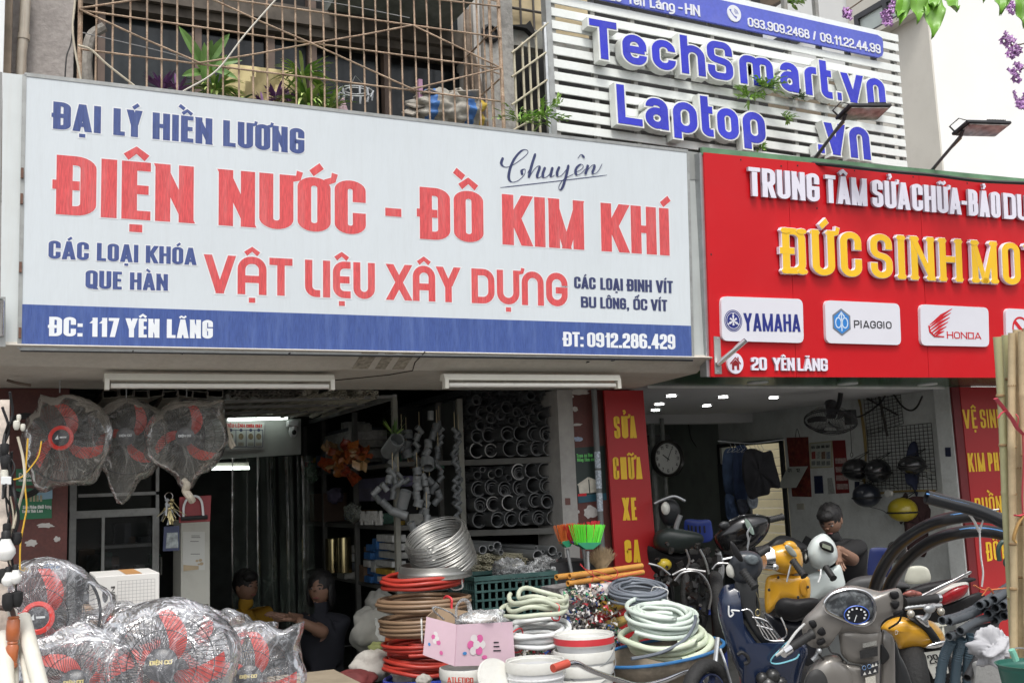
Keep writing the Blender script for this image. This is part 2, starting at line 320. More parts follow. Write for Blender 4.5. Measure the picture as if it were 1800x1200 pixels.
def glyph(ch,font,w,tx,ty,extra=0.,serif=False):
 out=[];W=w
 def S(pts,c=0,r=0):out.append((*stroke_rails(pts,c,r*RR[0]if r>0 else 0,W,tx*(.78 if r<0 else 1),ty,extra),c))
 nfd=unicodedata.normalize('NFD',ch);base=nfd[0];marks=nfd[1:]
 d=base=='Đ'
 g=font.get('D' if d else base)or GL.get('D' if d else base)or GL['I']
 if base in '.:,':
  for y0 in{'.':(0,),':':(0,.5),',':(0,)}[base]:
   out.append(([(-extra,y0-extra),(-extra,y0+ty*1.15+extra)],[(tx+extra,y0-extra),(tx+extra,y0+ty*1.15+extra)],0))
  if base==',':out.append(([(tx*.4,0),(tx*.1,-.14)],[(tx,0),(tx*.7,-.14)],0))
  return out
 for pts,c,r in g[1]:S(pts,c,r)
 if d:S([(-.16,.5),(.3,.5)])
 if serif and base not in 'OCSQG':
  ends=[q[-2:]for pts,c,r in g[1]for q in((pts[0],pts[-1])if not c else pts)if abs(q[-1])<.01 or abs(q[-1]-1)<.01]
  for(u,v)in ends:
   cx=tx/2+u*(w-tx);cy=.06 if v<.5 else .94;q=[]
   lr=[[],[]]
   for k in range(5):
    a=pi*k/4;lr[0].append((cx-cos(a)*(tx*.74+extra),cy+sin(a)*(.065+extra)));lr[1].append((cx-cos(a)*(tx*.74+extra),cy-sin(a)*(.065+extra)))
   out.append((lr[0],lr[1],0))
 def blob(*pp,th=.1):
  L_,R_=[],[];th=th+extra*2;V=[Vector(p)for p in pp]
  for i,p in enumerate(V):
   dd=(V[min(i+1,len(V)-1)]-V[max(i-1,0)]).normalized();n_=Vector((-dd.y,dd.x))
   if i==0:p=p-dd*extra
   if i==len(V)-1:p=p+dd*extra
   L_.append(tuple(p+n_*th/2));R_.append(tuple(p-n_*th/2))
  out.append((L_,R_,0))
 top=.74 if base.islower()else 1.;cx=W/2;circ='\u0302' in marks;th=min(ty,.13)
 for mk in marks:
  if mk=='\u0302':
   blob((cx-.17,top+.07),(cx,top+.2),(cx+.17,top+.07),th=th)
  elif mk=='\u0301':
   a,b=((cx+.1,top+.22)if circ else(cx-.05,top+.07)),((cx+.28,top+.34)if circ else(cx+.14,top+.22));blob(a,b,th=th)
  elif mk=='\u0300':
   a,b=((cx-.1,top+.25)if circ else(cx+.05,top+.07)),((cx-.28,top+.38)if circ else(cx-.14,top+.22));blob(a,b,th=th)
  elif mk=='\u0303':
   blob((cx-.17,top+.08),(cx-.08,top+.16),(cx+.06,top+.09),(cx+.17,top+.18),th=th*.8)
  elif mk=='\u0309':
   blob((cx-.06,top+.22),(cx+.04,top+.24),(cx+.07,top+.17),(cx,top+.12),(cx,top+.06),th=th*.7)
  elif mk=='\u0323':
   blob((cx-tx*.42,-.15),(cx+tx*.42,-.15),th=.13)
  elif mk=='\u031b':
   if base in 'Uu':blob((W-.02,top-.06),(W+.09,top-.04),(W+.12,top+.08),th=th*.9)
   else:blob((W-.1,top-.08),(W+.05,top-.02),(W+.08,top+.1),th=th*.9)
 return out
class Face:
 def __init__(s,P0,up=(0,0,1),ex=(1,0,0)):
  s.P0=Vector(P0);s.ex=Vector(ex).normalized();s.up=Vector(up).normalized();s.n=s.ex.cross(s.up).normalized()
 def p(s,a,b,out=0.):return s.P0+s.ex*a+s.up*b+s.n*out
 def px(s,x,y):
  r=ray(x,y);P=EYE+r*((s.P0-EYE).dot(s.n)/r.dot(s.n));d=P-s.P0
  u=s.up-s.ex*s.up.dot(s.ex);b=d.dot(u)/u.dot(u);return(d-s.up*b).dot(s.ex),b
 def at(s,x,y,out=0.):return s.p(*s.px(x,y),out)
 def quad(s,mb,q,o0=0.,o1=None):
  P=[s.at(*c,o0)for c in q]
  if o1 is None:i=[mb.P(k)for k in P];mb.F(*i)
  else:mb.ngon([s.at(*c,o1)for c in q],ext=s.n*(o0-o1))
  return mb
def word_geo(mb,fc,txt,xa,xb,base,top,font=None,tx=.27,ty=.16,out=.002,depth=0.,extra=0.,gap=.05,serif=False,step=.00015,rr=None,flush=None):
 """xa, xb: world X range on the board; base, top: functions X -> Z"""
 if rr:RR[0]=rr
 font=font or{};h0=top((xa+xb)/2)-base((xa+xb)/2)
 ws=[]
 for ch in txt:
  b0=unicodedata.normalize('NFD',ch)[0];b0='D' if b0=='Đ' else b0
  gw=(font.get(b0)or GL.get(b0)or GL['I'])[0];ws.append(max(gw,tx))
 tot=sum(ws)+gap*(len(ws)-1);want=(xb-xa)/h0
 k=(want-gap*(len(ws)-1))/max(1e-6,sum(ws));x=0.
 kk=0
 for ch,w0 in zip(txt,ws):
  w_=w0*k
  if ch!=' ':
   for Lr,Rr,closed in glyph(ch,font,w_,min(tx,w_),ty,extra/h0,serif):
    kk+=1;o=out+(kk%(8 if serif else 4))*step;b=len(mb.v);n=len(Lr)
    def W(q,oo):
     X=xa+(x+q[0])*h0;bz=base(X);return fc.p(X,bz+q[1]*(top(X)-bz),oo)
    for q in Lr:mb.P(W(q,o))
    for q in Rr:mb.P(W(q,o))
    if depth:
     for q in Lr:mb.P(W(q,o-depth))
     for q in Rr:mb.P(W(q,o-depth))
    for i in range(n if closed else n-1):
     j=(i+1)%n;mb.F(b+i,b+j,b+n+j,b+n+i)
     if depth:
      sm=mb.mi;mb.mi=sm+1 if mb.mi2 else sm
      mb.F(b+i,b+2*n+i,b+2*n+j,b+j);mb.F(b+n+i,b+n+j,b+3*n+j,b+3*n+i);mb.mi=sm
    if depth and not closed:
     sm=mb.mi;mb.mi=sm+1 if mb.mi2 else sm
     mb.F(b,b+n,b+3*n,b+2*n);mb.F(b+n-1,b+3*n-1,b+4*n-1,b+2*n-1);mb.mi=sm
  x+=w_+gap
  if flush and mb.v:flush(mb);mb.v,mb.f,mb.m=[],[],[]
MB.mi2=False
def text_line(parent,fc,words,top,base,mats,name='lettering',each=False,**k):
 """words: (text, px left, px right); top, base: two pixel points each"""
 def ln(two):
  a=fc.px(*two[0]);b=fc.px(*two[1]);return lambda X:a[1]+(b[1]-a[1])*(X-a[0])/(b[0]-a[0])
 T,B=ln(top),ln(base)
 RR[0]=k.pop('rr',1.);mb=MB();mb.mi2=isinstance(mats,(list,tuple))and k.get('depth',0)>0;outl=k.pop('outline',None);res=[]
 def ymid(px):
  t=(px-base[0][0])/(base[1][0]-base[0][0]);return base[0][1]+t*(base[1][1]-base[0][1])
 for tx_,a,b in words:
  xa=fc.px(a,ymid(a))[0];xb=fc.px(b,ymid(b))[0]
  if outl:
   m2=MB();kw=dict(k);kw['extra']=outl[0];kw['out']=k.get('out',.002)-(.0026 if outl[3]else .0007)-outl[2];kw['depth']=outl[3];kw['step']=.0003 if outl[3]else .00006
   m2.mi2=False;word_geo(m2,fc,tx_,xa,xb,B,T,flush=(lambda q:part('letter_rim',q,outl[1],parent,smooth=False))if each else None,**kw)
   if not each:part(name,m2,outl[1],parent,smooth=False)
  word_geo(mb,fc,tx_,xa,xb,B,T,flush=(lambda q:part('letter',q,mats,parent,smooth=False))if each else None,**k)
 if not each:res.append(part(name,mb,mats,parent,smooth=False))
 return res
 # the setting
GZ,FZ=0.0,.15
conc=mat('pale_concrete',(.30,.28,.25),.9,var=.18,scale=3,dirt=.55,dcol=(.12,.11,.1),bump=.25,bscale=50,fine=.08)
soffm=mat('canopy_paint',(.53,.50,.44),.8,var=.07,scale=2.5,dirt=.3,dcol=(.3,.25,.18),bump=.12,bscale=30,fine=.04)
plast=mat('grey_plaster',(.36,.33,.31),.95,var=.16,scale=2.2,dirt=.5,dcol=(.17,.15,.14),bump=.5,bscale=45,fine=.1)
inwall=mat('dull_grey_green_wall',(.30,.33,.30),.8,var=.12,scale=2,dirt=.45,dcol=(.14,.14,.12),bump=.1)
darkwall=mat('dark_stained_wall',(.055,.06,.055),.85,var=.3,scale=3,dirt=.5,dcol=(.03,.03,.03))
whitewall=mat('scuffed_white_wall',(.66,.68,.66),.7,var=.07,scale=3,dirt=.35,dcol=(.25,.24,.2),fine=.03,bump=.08)
ceilm=mat('ceiling_white',(.6,.6,.6),.8,var=.05,scale=1.5,dirt=.15,dcol=(.4,.38,.34))
brown=mat('oxblood_paint',(.115,.035,.028),.55,var=.2,scale=5,dirt=.3,dcol=(.05,.03,.03),fine=.1,bump=.15)
dark=mat('near_black',(.012,.012,.013),.6,var=.2)
glassd=mat('dark_window_glass',(.012,.016,.018),.06,var=.3,spec=.6)
wframe=mat('brown_window_frame',(.13,.09,.07),.6,var=.2,scale=12)
rust=mat('rusty_bar_paint',(.42,.31,.22),.8,var=.5,scale=12,dirt=1.,dcol=(.13,.055,.03),fine=.2,bump=.3)
steel=mat('galvanised_steel',(.42,.44,.45),.42,metal=.7,var=.12,scale=10,dirt=.3,dcol=(.2,.17,.14))
alu=mat('grey_aluminium',(.38,.39,.38),.45,metal=.5,var=.15,scale=10,dirt=.4,dcol=(.15,.14,.12))
chrome=mat('chrome',(.8,.8,.8),.15,metal=1.,var=.04)
white=mat('white_paint',(.74,.76,.76),.5,var=.05,scale=4,dirt=.15,dcol=(.45,.42,.36))
floorm=mat('floor_tile_green_grey',(.13,.15,.12),.5,var=.2,scale=5,dirt=.4,dcol=(.05,.05,.045))
pave=mat('pavement_grey',(.24,.23,.22),.9,var=.15,scale=3,dirt=.4,dcol=(.1,.1,.1),bump=.3)
asph=mat('asphalt',(.05,.05,.052),.9,var=.2,scale=20,bump=.3,bscale=150)
g=MB();g.mi=0;g.quad((-120,-120,-.13),(120,-120,-.13),(120,120,-.13),(-120,120,-.13));struct('road',g,asph)
g=MB();g.box(-30,40,1.9,60,-.126,-.002);struct('pavement',g,pave)
# left shop: hardware shop building
B1=thing('hardware_shop_building','grey plaster shop house with pale concrete canopy and oxblood pillars behind the white signboard','building',(2.,6.4,0))
XL,XR,YF,YB,ZC=-.55,3.98,6.4,10.4,2.62
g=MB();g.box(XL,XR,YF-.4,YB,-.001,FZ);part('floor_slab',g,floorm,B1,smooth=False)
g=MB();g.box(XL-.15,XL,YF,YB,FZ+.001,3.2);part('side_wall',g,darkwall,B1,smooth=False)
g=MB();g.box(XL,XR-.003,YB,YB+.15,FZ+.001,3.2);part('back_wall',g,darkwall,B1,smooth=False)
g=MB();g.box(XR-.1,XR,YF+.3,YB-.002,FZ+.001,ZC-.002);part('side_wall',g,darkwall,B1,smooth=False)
g=MB();g.box(XL-.1,XR,YF-.1,YB,ZC,ZC+.12);part('ceiling',g,mat('shop_ceiling',(.2,.2,.19),.9),B1,smooth=False)
def prismx(m,prof,x0,x1):
 n=len(prof);b=len(m.v)
 for x in(x0,x1):
  for y,z in prof:m.P((x,y,z))
 m.F(*[b+k for k in range(n)]);m.F(*[b+n+k for k in range(n)][::-1])
 for k in range(n):m.F(b+k,b+n+k,b+n+(k+1)%n,b+(k+1)%n)
 return m
g=MB();prismx(g,[(5.40,2.362),(5.585,2.285),(6.42,2.262),(6.42,2.45),(5.6,2.45)],-1.4,3.935);part('canopy',g,soffm,B1,smooth=False)
g=MB()
for px,py,s_ in((120,629,.004),(233,618,.003),(320,622,.005),(507,622,.004),(1030,637,.004),(1075,634,.005),(1230,647,.006)):
 q=az(px,py,2.33);g.ell((q.x,q.y-.02,q.z),(s_,.03,s_),6,4)
part('nail_hole',g,dark,B1,kind='stuff')
g=MB();cr=[az(708,627,2.35),az(705,640,2.30)]
cr=[(2.02,5.39,2.363),(2.0,5.50,2.319),(2.015,5.583,2.2825),(1.93,5.75,2.2775),(1.80,5.88,2.274),(1.66,6.0,2.2705),(1.45,6.15,2.2665),(1.3,6.4,2.26)]
g.tube(cr,[.004,.003,.003,.0035,.003,.004,.003,.002],5);part('crack',g,mat('crack_dark',(.07,.055,.04),.95),B1)
g=MB()
for x0,x1 in((1.67,1.76),(1.80,1.86),(1.90,1.97)):
 g.hexa([(x0,5.405,2.3565),(x1,5.405,2.3565),(x1-.01,5.57,2.288),(x0-.01,5.57,2.288),(x0,5.409,2.361),(x1,5.409,2.361),(x1-.01,5.575,2.294),(x0-.01,5.575,2.294)])
part('torn_tape',g,mat('torn_tape',(.33,.30,.24),.8,var=.4,scale=40),B1,smooth=False)
g=MB();g.box(3.33,3.445,YF-.04,YF+.35,FZ,2.258);part('concrete_post',g,mat('post_render',(.34,.33,.31),.85,var=.12,scale=6,dirt=.5,dcol=(.5,.49,.45)),B1,smooth=False)
g=MB();g.box(3.449,3.97,YF,YF+.3,FZ,2.26);part('pillar',g,brown,B1,smooth=False)
g=MB();g.box(-.5,.27,YF-.02,YF+.3,FZ,2.26);part('pillar',g,brown,B1,smooth=False)
YW=6.5
g=MB();g.box(-1.5,.262,YW-.1,YW+.3,2.451,6.2);part('plaster_wall',g,plast,B1,smooth=False)
xc0,xc1=at(838,100,YW).x,at(891,100,YW).x
g=MB();g.box(xc0,xc1,YW-.12,YW+.3,2.451,6.2)
part('column',g,mat('weathered_column',(.36,.35,.33),.9,var=.25,scale=2.5,dirt=.85,dcol=(.09,.09,.085),bump=.4,fine=.12),B1,smooth=False)
g=MB();h=at(801,60,YW-.12);g.lathe([(.055,0),(.07,.01),(.05,.03),(.04,.012),(.001,.012)],14,Matrix.Translation((xc0+.05,YW-.123,at(868,62,YW-.12).z))@Matrix.Rotation(pi/2,4,'X'))
part('broken_hole',g,dark,B1)
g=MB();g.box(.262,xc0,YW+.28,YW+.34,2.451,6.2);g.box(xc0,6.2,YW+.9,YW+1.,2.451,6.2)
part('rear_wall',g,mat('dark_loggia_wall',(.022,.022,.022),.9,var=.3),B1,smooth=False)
Fw=Face((0,YW+.2,0))
for x0,x1,y0,y1 in((183,340,28,165),(352,466,60,205),(480,540,60,190),(552,668,95,225),(682,812,112,245),(165,335,-10,8),(350,560,-10,38),(575,812,-5,60)):
 a=Fw.px(x0,y0);b=Fw.px(x1,y1+30);g=MB();g.box(a[0],b[0],YW+.2,YW+.21,b[1]if y1>100 else Fw.px(x0,y1)[1],a[1])
 part('window_pane',g,mat('old_window_glass',(.014,.018,.02),.12,var=.5,scale=3,dirt=.6,dcol=(.035,.042,.045),spec=.4),B1,smooth=False)
for px_,w_ in((177,10),(346,10),(473,12),(546,13),(676,12),(817,9)):
 a=Fw.px(px_,100);hw=w_*.0021;g=MB();g.box(a[0]-hw,a[0]+hw,YW+.14,YW+.22,2.46,6.1);part('window_mullion',g,wframe,B1,smooth=False)
g=MB();a=Fw.px(400,45);g.box(.265,xc0-.01,YW+.05,YW+.24,a[1]+.02,a[1]+.14);g.box(.265,xc0-.01,YW+.09,YW+.26,a[1]-.04,a[1]+.017)
part('window_ledge',g,mat('ledge_grime',(.10,.085,.07),.9,var=.35,scale=8,dirt=.5,dcol=(.04,.035,.03)),B1,smooth=False)
g=MB()
for k in range(7):
 x=.53+k*.115;g.tube([(x,YW+.17,2.5),(x,YW+.17,4.05)],.004,5)
for z in(3.75,4.0):g.tube([(.5,YW+.172,z),(1.3,YW+.172,z)],.004,5)
part('inner_window_grille',g,mat('inner_bars',(.02,.02,.022),.6),B1,kind='stuff')
g=MB();g.tube([at(823,20,YW),at(824,120,YW),at(822,230,YW)],.035,6);g.tube([at(829,100,YW-.1),at(838,150,YW-.1),at(846,235,YW-.1)],[.03,.04,.035],6)
part('timber_post',g,mat('bleached_timber',(.25,.2,.16),.95,var=.3,scale=12,bump=.4),B1)
g=MB();g.box(at(826,100,YW).x,xc0-.002,YW-.08,YW+.25,2.46,6.2);part('reveal',g,mat('whitewash',(.55,.53,.5),.9,var=.15,scale=4,dirt=.4,dcol=(.2,.2,.2)),B1,smooth=False)
g=MB();zt=at(730,3,YW-.3).z;g.box(at(610,0,YW-.4).x,at(832,10,YW-.4).x,YW-.45,YW+.2,zt+.02,zt+.16)
part('slab_edge',g,mat('mossy_slab',(.2,.22,.2),.9,var=.3,scale=6,dirt=.6,dcol=(.08,.09,.07)),B1,smooth=False)
x0,x1=xc1+.002,at(975,50,YW).x+.4
z0=at(930,57,YW).z
g=MB();g.box(x0,x1,YW+.1,YW+.2,z0,6.2);part('beige_panel',g,mat('beige_board',(.52,.43,.27),.8,var=.15,scale=5,dirt=.3,dcol=(.3,.22,.12)),B1,smooth=False)
z1=at(930,75,YW).z
g=MB();g.hexa([(x0,YW-.05,z1-.06),(x1,YW-.05,z1-.06),(x1,YW+.1,z1-.06),(x0,YW+.1,z1-.06),(x0,YW-.05,z1+.08),(x1,YW-.05,z1+.08),(x1,YW+.1,z1+.08),(x0,YW+.1,z1+.08)])
part('beam',g,mat('grimy_beam',(.3,.31,.29),.85,var=.25,scale=7,dirt=.6,dcol=(.2,.1,.06)),B1,smooth=False)
g=MB();g.box(x0,x1,YW+.5,YW+.52,2.46,3.75);part('corrugated_sheet',g,mat('dull_sheet',(.2,.21,.2),.7,var=.2,scale=6),B1,smooth=False)
g=MB()
for px_ in(905,922,945):a=at(px_,30,YW);g.tube([(a.x,YW+.06,z0),(a.x,YW+.06,6.1)],.009,6)
a=at(930,12,YW);g.tube([(x0,YW+.06,a.z),(x1,YW+.06,a.z)],.01,6);part('panel_bar',g,mat('dark_iron',(.09,.08,.075),.7,var=.3),B1)
part('bracket',MB().ngon([at(895,44,YW-.1),at(925,43,YW-.1),at(932,36,YW-.1),at(943,62,YW-.1),at(936,60,YW-.1),at(926,50,YW-.1)],ext=(0,.06,0)),dark,B1,smooth=False)
# the rusty cage over the window
YC=5.9
cage=thing('window_cage','rusty iron bar cage projecting over the dark upstairs window','window grille',(at(500,160,YC).x,YC,3.4))
Fc=Face((0,YC,0));zb,ztop=3.25,5.0
xs=[168,197,229,258,285,312,339,366,391]+[420,445,470,496,520,545,568,590,614,638,661,683,706]+[729,751,775,795,817]
xs=[140]+xs+[850-10,861,878]
for i,px_ in enumerate(xs):
 a=Fc.px(px_,60)[0];r=.0056 if px_ not in(878,140)else .013
 g=MB();g.tube([(a+rnd.uniform(-.003,.003),YC,zb),(a+rnd.uniform(-.004,.004),YC-.002,4.2),(a,YC,ztop)],r,6);part('bar',g,rust,cage)
def cagebar(p,q,r=.0055,dy=-.016):
 a=Fc.at(*p);b=Fc.at(*q);g=MB();g.tube([a+Vector((0,dy,0)),(a+b)/2+Vector((0,dy,rnd.uniform(-.006,.002))),b+Vector((0,dy,0))],r,6);part('cross_bar',g,rust,cage)
for p,q in(((138,19),(878,123-55)),((138,88),(878,178)),((138,57-34),(878,122)),((400,3),(878,68)),((500,-3),(878,36))):
 pass
cagebar((138,20),(878,122));cagebar((142,89),(878,180));cagebar((240,-22),(878,68));cagebar((600,-18),(878,14))
cagebar((138,20),(350,114),dy=-.028);cagebar((350,114),(545,80),dy=-.028);cagebar((545,80),(722,48),dy=-.028)
cagebar((138,19),(310,-6),dy=-.028);cagebar((365,0),(545,80),dy=-.03);cagebar((545,80),(722,160),dy=-.03)
cagebar((722,48),(878,123),dy=-.03);cagebar((722,160),(878,123),dy=-.03)
xk=Fc.px(878,120)[0]
for k in range(1,5):
 y=YC+.11*k;g=MB();g.tube([(xk,y,zb),(xk,y,ztop)],.0065,5);part('side_bar',g,rust,cage)
for z in(3.87,4.22,4.58):
 g=MB();g.tube([(xk,YC,z),(xk,6.45,z)],.0065,5);part('side_bar',g,rust,cage)
for z in(3.75,4.25,4.75):
 g=MB();g.tube([(xk+.012,YC,z),(xk+.012,6.42,z+.28)],.005,5);part('side_bar',g,rust,cage)
YC2=6.0
c2=thing('window_grille','cream painted bar grille beside the slatted sign, behind a green weed','window grille',(at(930,160,YC2).x,YC2,3.4))
cream=mat('cream_bar_paint',(.5,.46,.34),.7,var=.2,scale=12,dirt=.6,dcol=(.2,.12,.07))
F2=Face((0,YC2,0))
for px_,yt in((905,88),(920,75),(932,68),(945,58)):
 a=F2.px(px_+1,150)[0];g=MB();g.tube([(a,YC2,3.2),(a,YC2,F2.px(px_,yt)[1])],.0085,6);part('bar',g,cream,c2)
for p,q in(((898,95),(962,42)),((898,137),(958,94)),((898,186),(960,142)),((898,232),(940,208))):
 a=F2.at(*p);b=F2.at(*q);g=MB();g.tube([a-Vector((0,.015,0)),b-Vector((0,.015,0))],.0075,6);part('cross_bar',g,cream,c2)
g=MB();a=F2.px(961,120)[0];g.tube([(a,YC2,3.2),(a,YC2,F2.px(961,42)[1])],.02,8);part('post',g,steel,c2)
# pipes and wires on the plaster wall at the far left
g=MB();g.tube([at(46,-20,6.33),at(42,60,6.33),at(38,95,6.33),at(36,170,6.33)],.028,10);g.tube([at(42.5,60,6.33),at(41.5,70,6.33)],.033,10)
single('drain_pipe',g,mat('stained_pvc',(.55,.5,.42),.6,var=.12,dirt=.6,dcol=(.25,.12,.05),streak=True),'thin cream drain pipe with a rust stain on the plaster wall','drain pipe')
g=MB();g.box(at(8,60,6.2).x,at(21,60,6.2).x,6.2,6.38,3.3,6);single('wall_board',g,mat('brown_board',(.25,.2,.15),.9,var=.3,scale=9),'narrow brown weathered board at the top left edge','board',smooth=False)
g=MB();g.box(at(-12,60,6.1).x,at(7,60,6.1).x,6.1,6.16,3.3,6);single('perforated_strip',g,white,'white punched metal strip at the very top left edge','metal strip',smooth=False)
wirem=mat('old_cream_wire',(.5,.45,.35),.7,var=.2);wirek=mat('black_wire',(.02,.02,.02),.5)
def wire(pp,r,m_,label,Y=5.85,name='wire',cat='wire',group=None,n=6):
 g=MB();P=[at(p[0],p[1],p[2]if len(p)>2 else Y)for p in pp];g.tube(bez(P,n),r,6)
 return single(name,g,m_,label,cat,group)
wire([(132,0),(128,60),(140,130),(145,150)],.006,wirem,'cream cable running down the left end of the rusty cage')
wire([(137,80),(160,88),(190,115),(245,158)],.006,wirem,'cream cable slanting from the cage corner to the white sign')
wire([(488,-4),(430,62),(380,125),(318,163)],.005,mat('pale_string',(.6,.57,.5),.7),'pale cord stretched diagonally across the cage bars')
wire([(130,35),(125,75),(117,100),(114,140)],.004,wirek,'thin black cable with a loop beside the cage corner')
wire([(142,57),(300,95),(345,112)],.003,mat('grey_wire',(.3,.3,.3),.5),'thin grey washing wire behind the lowest bars',6.05)
wire([(525,-2),(600,8),(720,32)],.003,mat('grey_wire',(.3,.3,.3),.5),'thin grey washing wire at the top of the cage',6.05)
g=MB();P=bez([at(*p,6.15)for p in((183,48),(160,65),(152,110),(156,150))],5);g.tube(P,.03,8)
single('flexible_duct',g,mat('dusty_duct',(.28,.26,.23),.9,var=.3,scale=20,bump=.5),'dusty grey bent hose beside the window frame','hose')
# right shop: repair shop building with skewed depth
B2=thing('repair_shop_building','open fronted repair shop with white walls, ceiling downlights and red side panels','building',(5.5,6.4,0))
XW=7.09
g=MB();g.box(XR+.002,XW+2.2,YF-.4,12.,-.001,FZ-.003);part('floor_slab',g,mat('repair_floor',(.18,.18,.17),.6,var=.2,dirt=.5,dcol=(.05,.05,.05)),B2,smooth=False)
d0,d1=8.62,9.72
g=MB();g.box(XW,XW+.12,6.34,d0,FZ,2.6);part('right_wall',g,whitewall,B2,smooth=False)
g=MB();g.box(XW,XW+.12,d0,d1,2.0,2.6);part('door_header',g,whitewall,B2,smooth=False)
g=MB();g.box(XW,XW+.12,d1,10.9,FZ,2.6);part('right_wall',g,inwall,B2,smooth=False)
g=MB();g.box(XR+.001,XW+.12,10.9,11.05,FZ,2.6);part('back_wall',g,inwall,B2,smooth=False)
g=MB();g.box(XR+.0015,XR+.1,6.75,10.9,FZ,2.6);part('left_wall',g,inwall,B2,smooth=False)
g=MB();g.box(XR+.1,XW-.001,6.42,9.3,2.29,2.35);g.box(XR-.2,XW+.12,6.42,11.1,2.62,2.7);g.box(XR+.1,XW-.001,9.1,9.3,2.2,2.29)
part('ceiling',g,ceilm,B2,smooth=False)
g=MB();g.box(XR+.1,XW-.001,6.395,6.41,2.275,2.305);part('ceiling_trim',g,mat('trim_white',(.8,.8,.78),.5),B2,smooth=False)
g=MB();g.box(XW-.12,XW+.12,6.36,6.52,FZ,2.6);part('corner_post',g,whitewall,B2,smooth=False)
greenm=mat('green_gloss_soffit',(.02,.075,.035),.22,var=.7,scale=2.2,dirt=.5,dcol=(.2,.3,.12),spec=.6)
g=MB();g.box(XR-.1,9.2,5.62,6.394,2.29,2.32);part('green_soffit',g,greenm,B2,smooth=False)
lampm=emit('downlight_glow',(1,1,.97),16)
for i,(px_,py_)in enumerate(((1180,695),(1271,697),(1360,698),(1159,709.5),(1242,712),(1152,720))):
 p=az(px_,py_,2.285);p.y=min(p.y,9.0)
 o=thing('ceiling_downlight','round white ceiling downlight, lit, '+['leftmost of the front row','middle of the front row','rightmost of the front row','left one of the second row','right one of the second row','single one farthest back'][i],'ceiling light',p,'ceiling downlights of the repair shop')
 g=MB();g.lathe([(.04,.004),(.056,.002),(.056,-.006),(.041,-.008)],16,Matrix.Translation(p),close=True);part('ring',g,white,o)
 g=MB();g.lathe([(.04,-.002),(.04,-.0075)],16,Matrix.Translation(p));part('lens',g,lampm,o)
for px_,py_ in((1332,672),(1490,674),(1630,675)):
 p=az(px_,py_,2.287);o=thing('soffit_light','round unlit light recessed in the glossy green soffit, '+{1332:'left one',1490:'middle one',1630:'right one'}[px_],'ceiling light',p,'lights in the green soffit')
 g=MB();g.lathe([(.055,.003),(.075,.002),(.075,-.006),(.05,-.008),(.01,-.004)],18,Matrix.Translation(p));part('ring',g,white,o)
g=MB();xs_=XW+1.3
for k in range(22):
 z=FZ+k*.1;g.hexa([(xs_,8.3,z),(xs_-.012,8.3,z+.004),(xs_-.012,12.5,z+.004),(xs_,12.5,z),(xs_,8.3,z+.096),(xs_-.012,8.3,z+.085),(xs_-.012,12.5,z+.085),(xs_,12.5,z+.096)])
single('roller_shutter',g,mat('cream_shutter',(.72,.62,.38),.5,var=.06),'cream ribbed roller shutter seen through the doorway behind hanging clothes','shutter',smooth=False)
g=MB()
for y in(d0+.0,d1-.04):g.box(XW-.03,XW-.003,y,y+.05,FZ,2.0)
g.box(XW-.03,XW-.003,d0,d1,1.96,2.0);part('door_frame',g,mat('dark_frame',(.03,.03,.03),.5),B2,smooth=False)
g=MB()
for k in range(5):g.box(XW-.02,XW-.01,d1-.46+k*.06,d1-.45+k*.06,1.78,1.97)
part('transom_bars',g,dark,B2,smooth=False,kind='stuff')
g=MB();g.box(XW-.06,XW-.032,d1-.55,d1-.02,FZ,1.78);part('door_leaf',g,mat('charcoal_door',(.05,.055,.055),.5,var=.2),B2,smooth=False)
# neighbours in the background
B3=thing('white_building','tall pale rendered house with a dark framed window at the upper right','building',(10.2,9,0))
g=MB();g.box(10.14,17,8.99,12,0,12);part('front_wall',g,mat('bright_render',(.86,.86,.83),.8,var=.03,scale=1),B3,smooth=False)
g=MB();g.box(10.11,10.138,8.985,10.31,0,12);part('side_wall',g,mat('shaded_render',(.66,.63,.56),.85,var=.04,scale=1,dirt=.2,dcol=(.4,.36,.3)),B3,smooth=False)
a=Face((10.11,0,0),ex=(0,-1,0))
def sx(px_,py_):
 r=ray(px_,py_);return EYE+r*(10.1/r.x)
w0,w1=sx(1522,30),sx(1640,50)
g=MB();zt_=w0.z;zb_=sx(1540,52).z
for(ya,yb,za,zz)in((9.1,10.13,zt_,zt_+.07),(9.1,10.13,zb_-.07,zb_),(10.06,10.13,zb_,zt_),(9.55,9.62,zb_,zt_)):g.box(10.04,10.109,ya,yb,za+0.,zz)
part('window_frame',g,mat('charcoal_window_frame',(.05,.05,.055),.4),B3,smooth=False)
g=MB();g.box(10.08,10.106,9.1,10.06,zb_,zt_);part('window_pane',g,mat('pale_reflecting_glass',(.45,.5,.48),.15,var=.3,scale=1.5),B3,smooth=False)
g=MB();g.box(9.95,10.109,9.0,10.15,zb_-.13,zb_-.075);part('window_sill',g,mat('sill',(.6,.57,.5),.8),B3,smooth=False)
p1,p2=at(1422,28,11),at(1492,44,11)
g=MB();g.ngon([at(1424,30,11),at(1441,22,11),at(1487,27,11),at(1496,60,11),at(1430,60,11)],ext=(0,2,0))
o=single('neighbour_roof',g,mat('dark_roof',(.07,.075,.08),.7,var=.2),'small dark pitched roof between the slatted sign and the white house','roof',smooth=False)
g=MB();A=at(1180,-30,8);Bq=at(1345,12,8);g.ngon([at(1150,-60,8),at(1392,-50,8),at(1392,-6,8),at(1372,2,8),at(1340,17,8),at(1300,10,8),at(1210,-10,8)],ext=(0,1.2,0))
single('eaves',g,mat('brown_eaves',(.09,.065,.045),.8,var=.4,scale=8),'dark brown timber eaves above the blue phone banner','eaves',smooth=False)
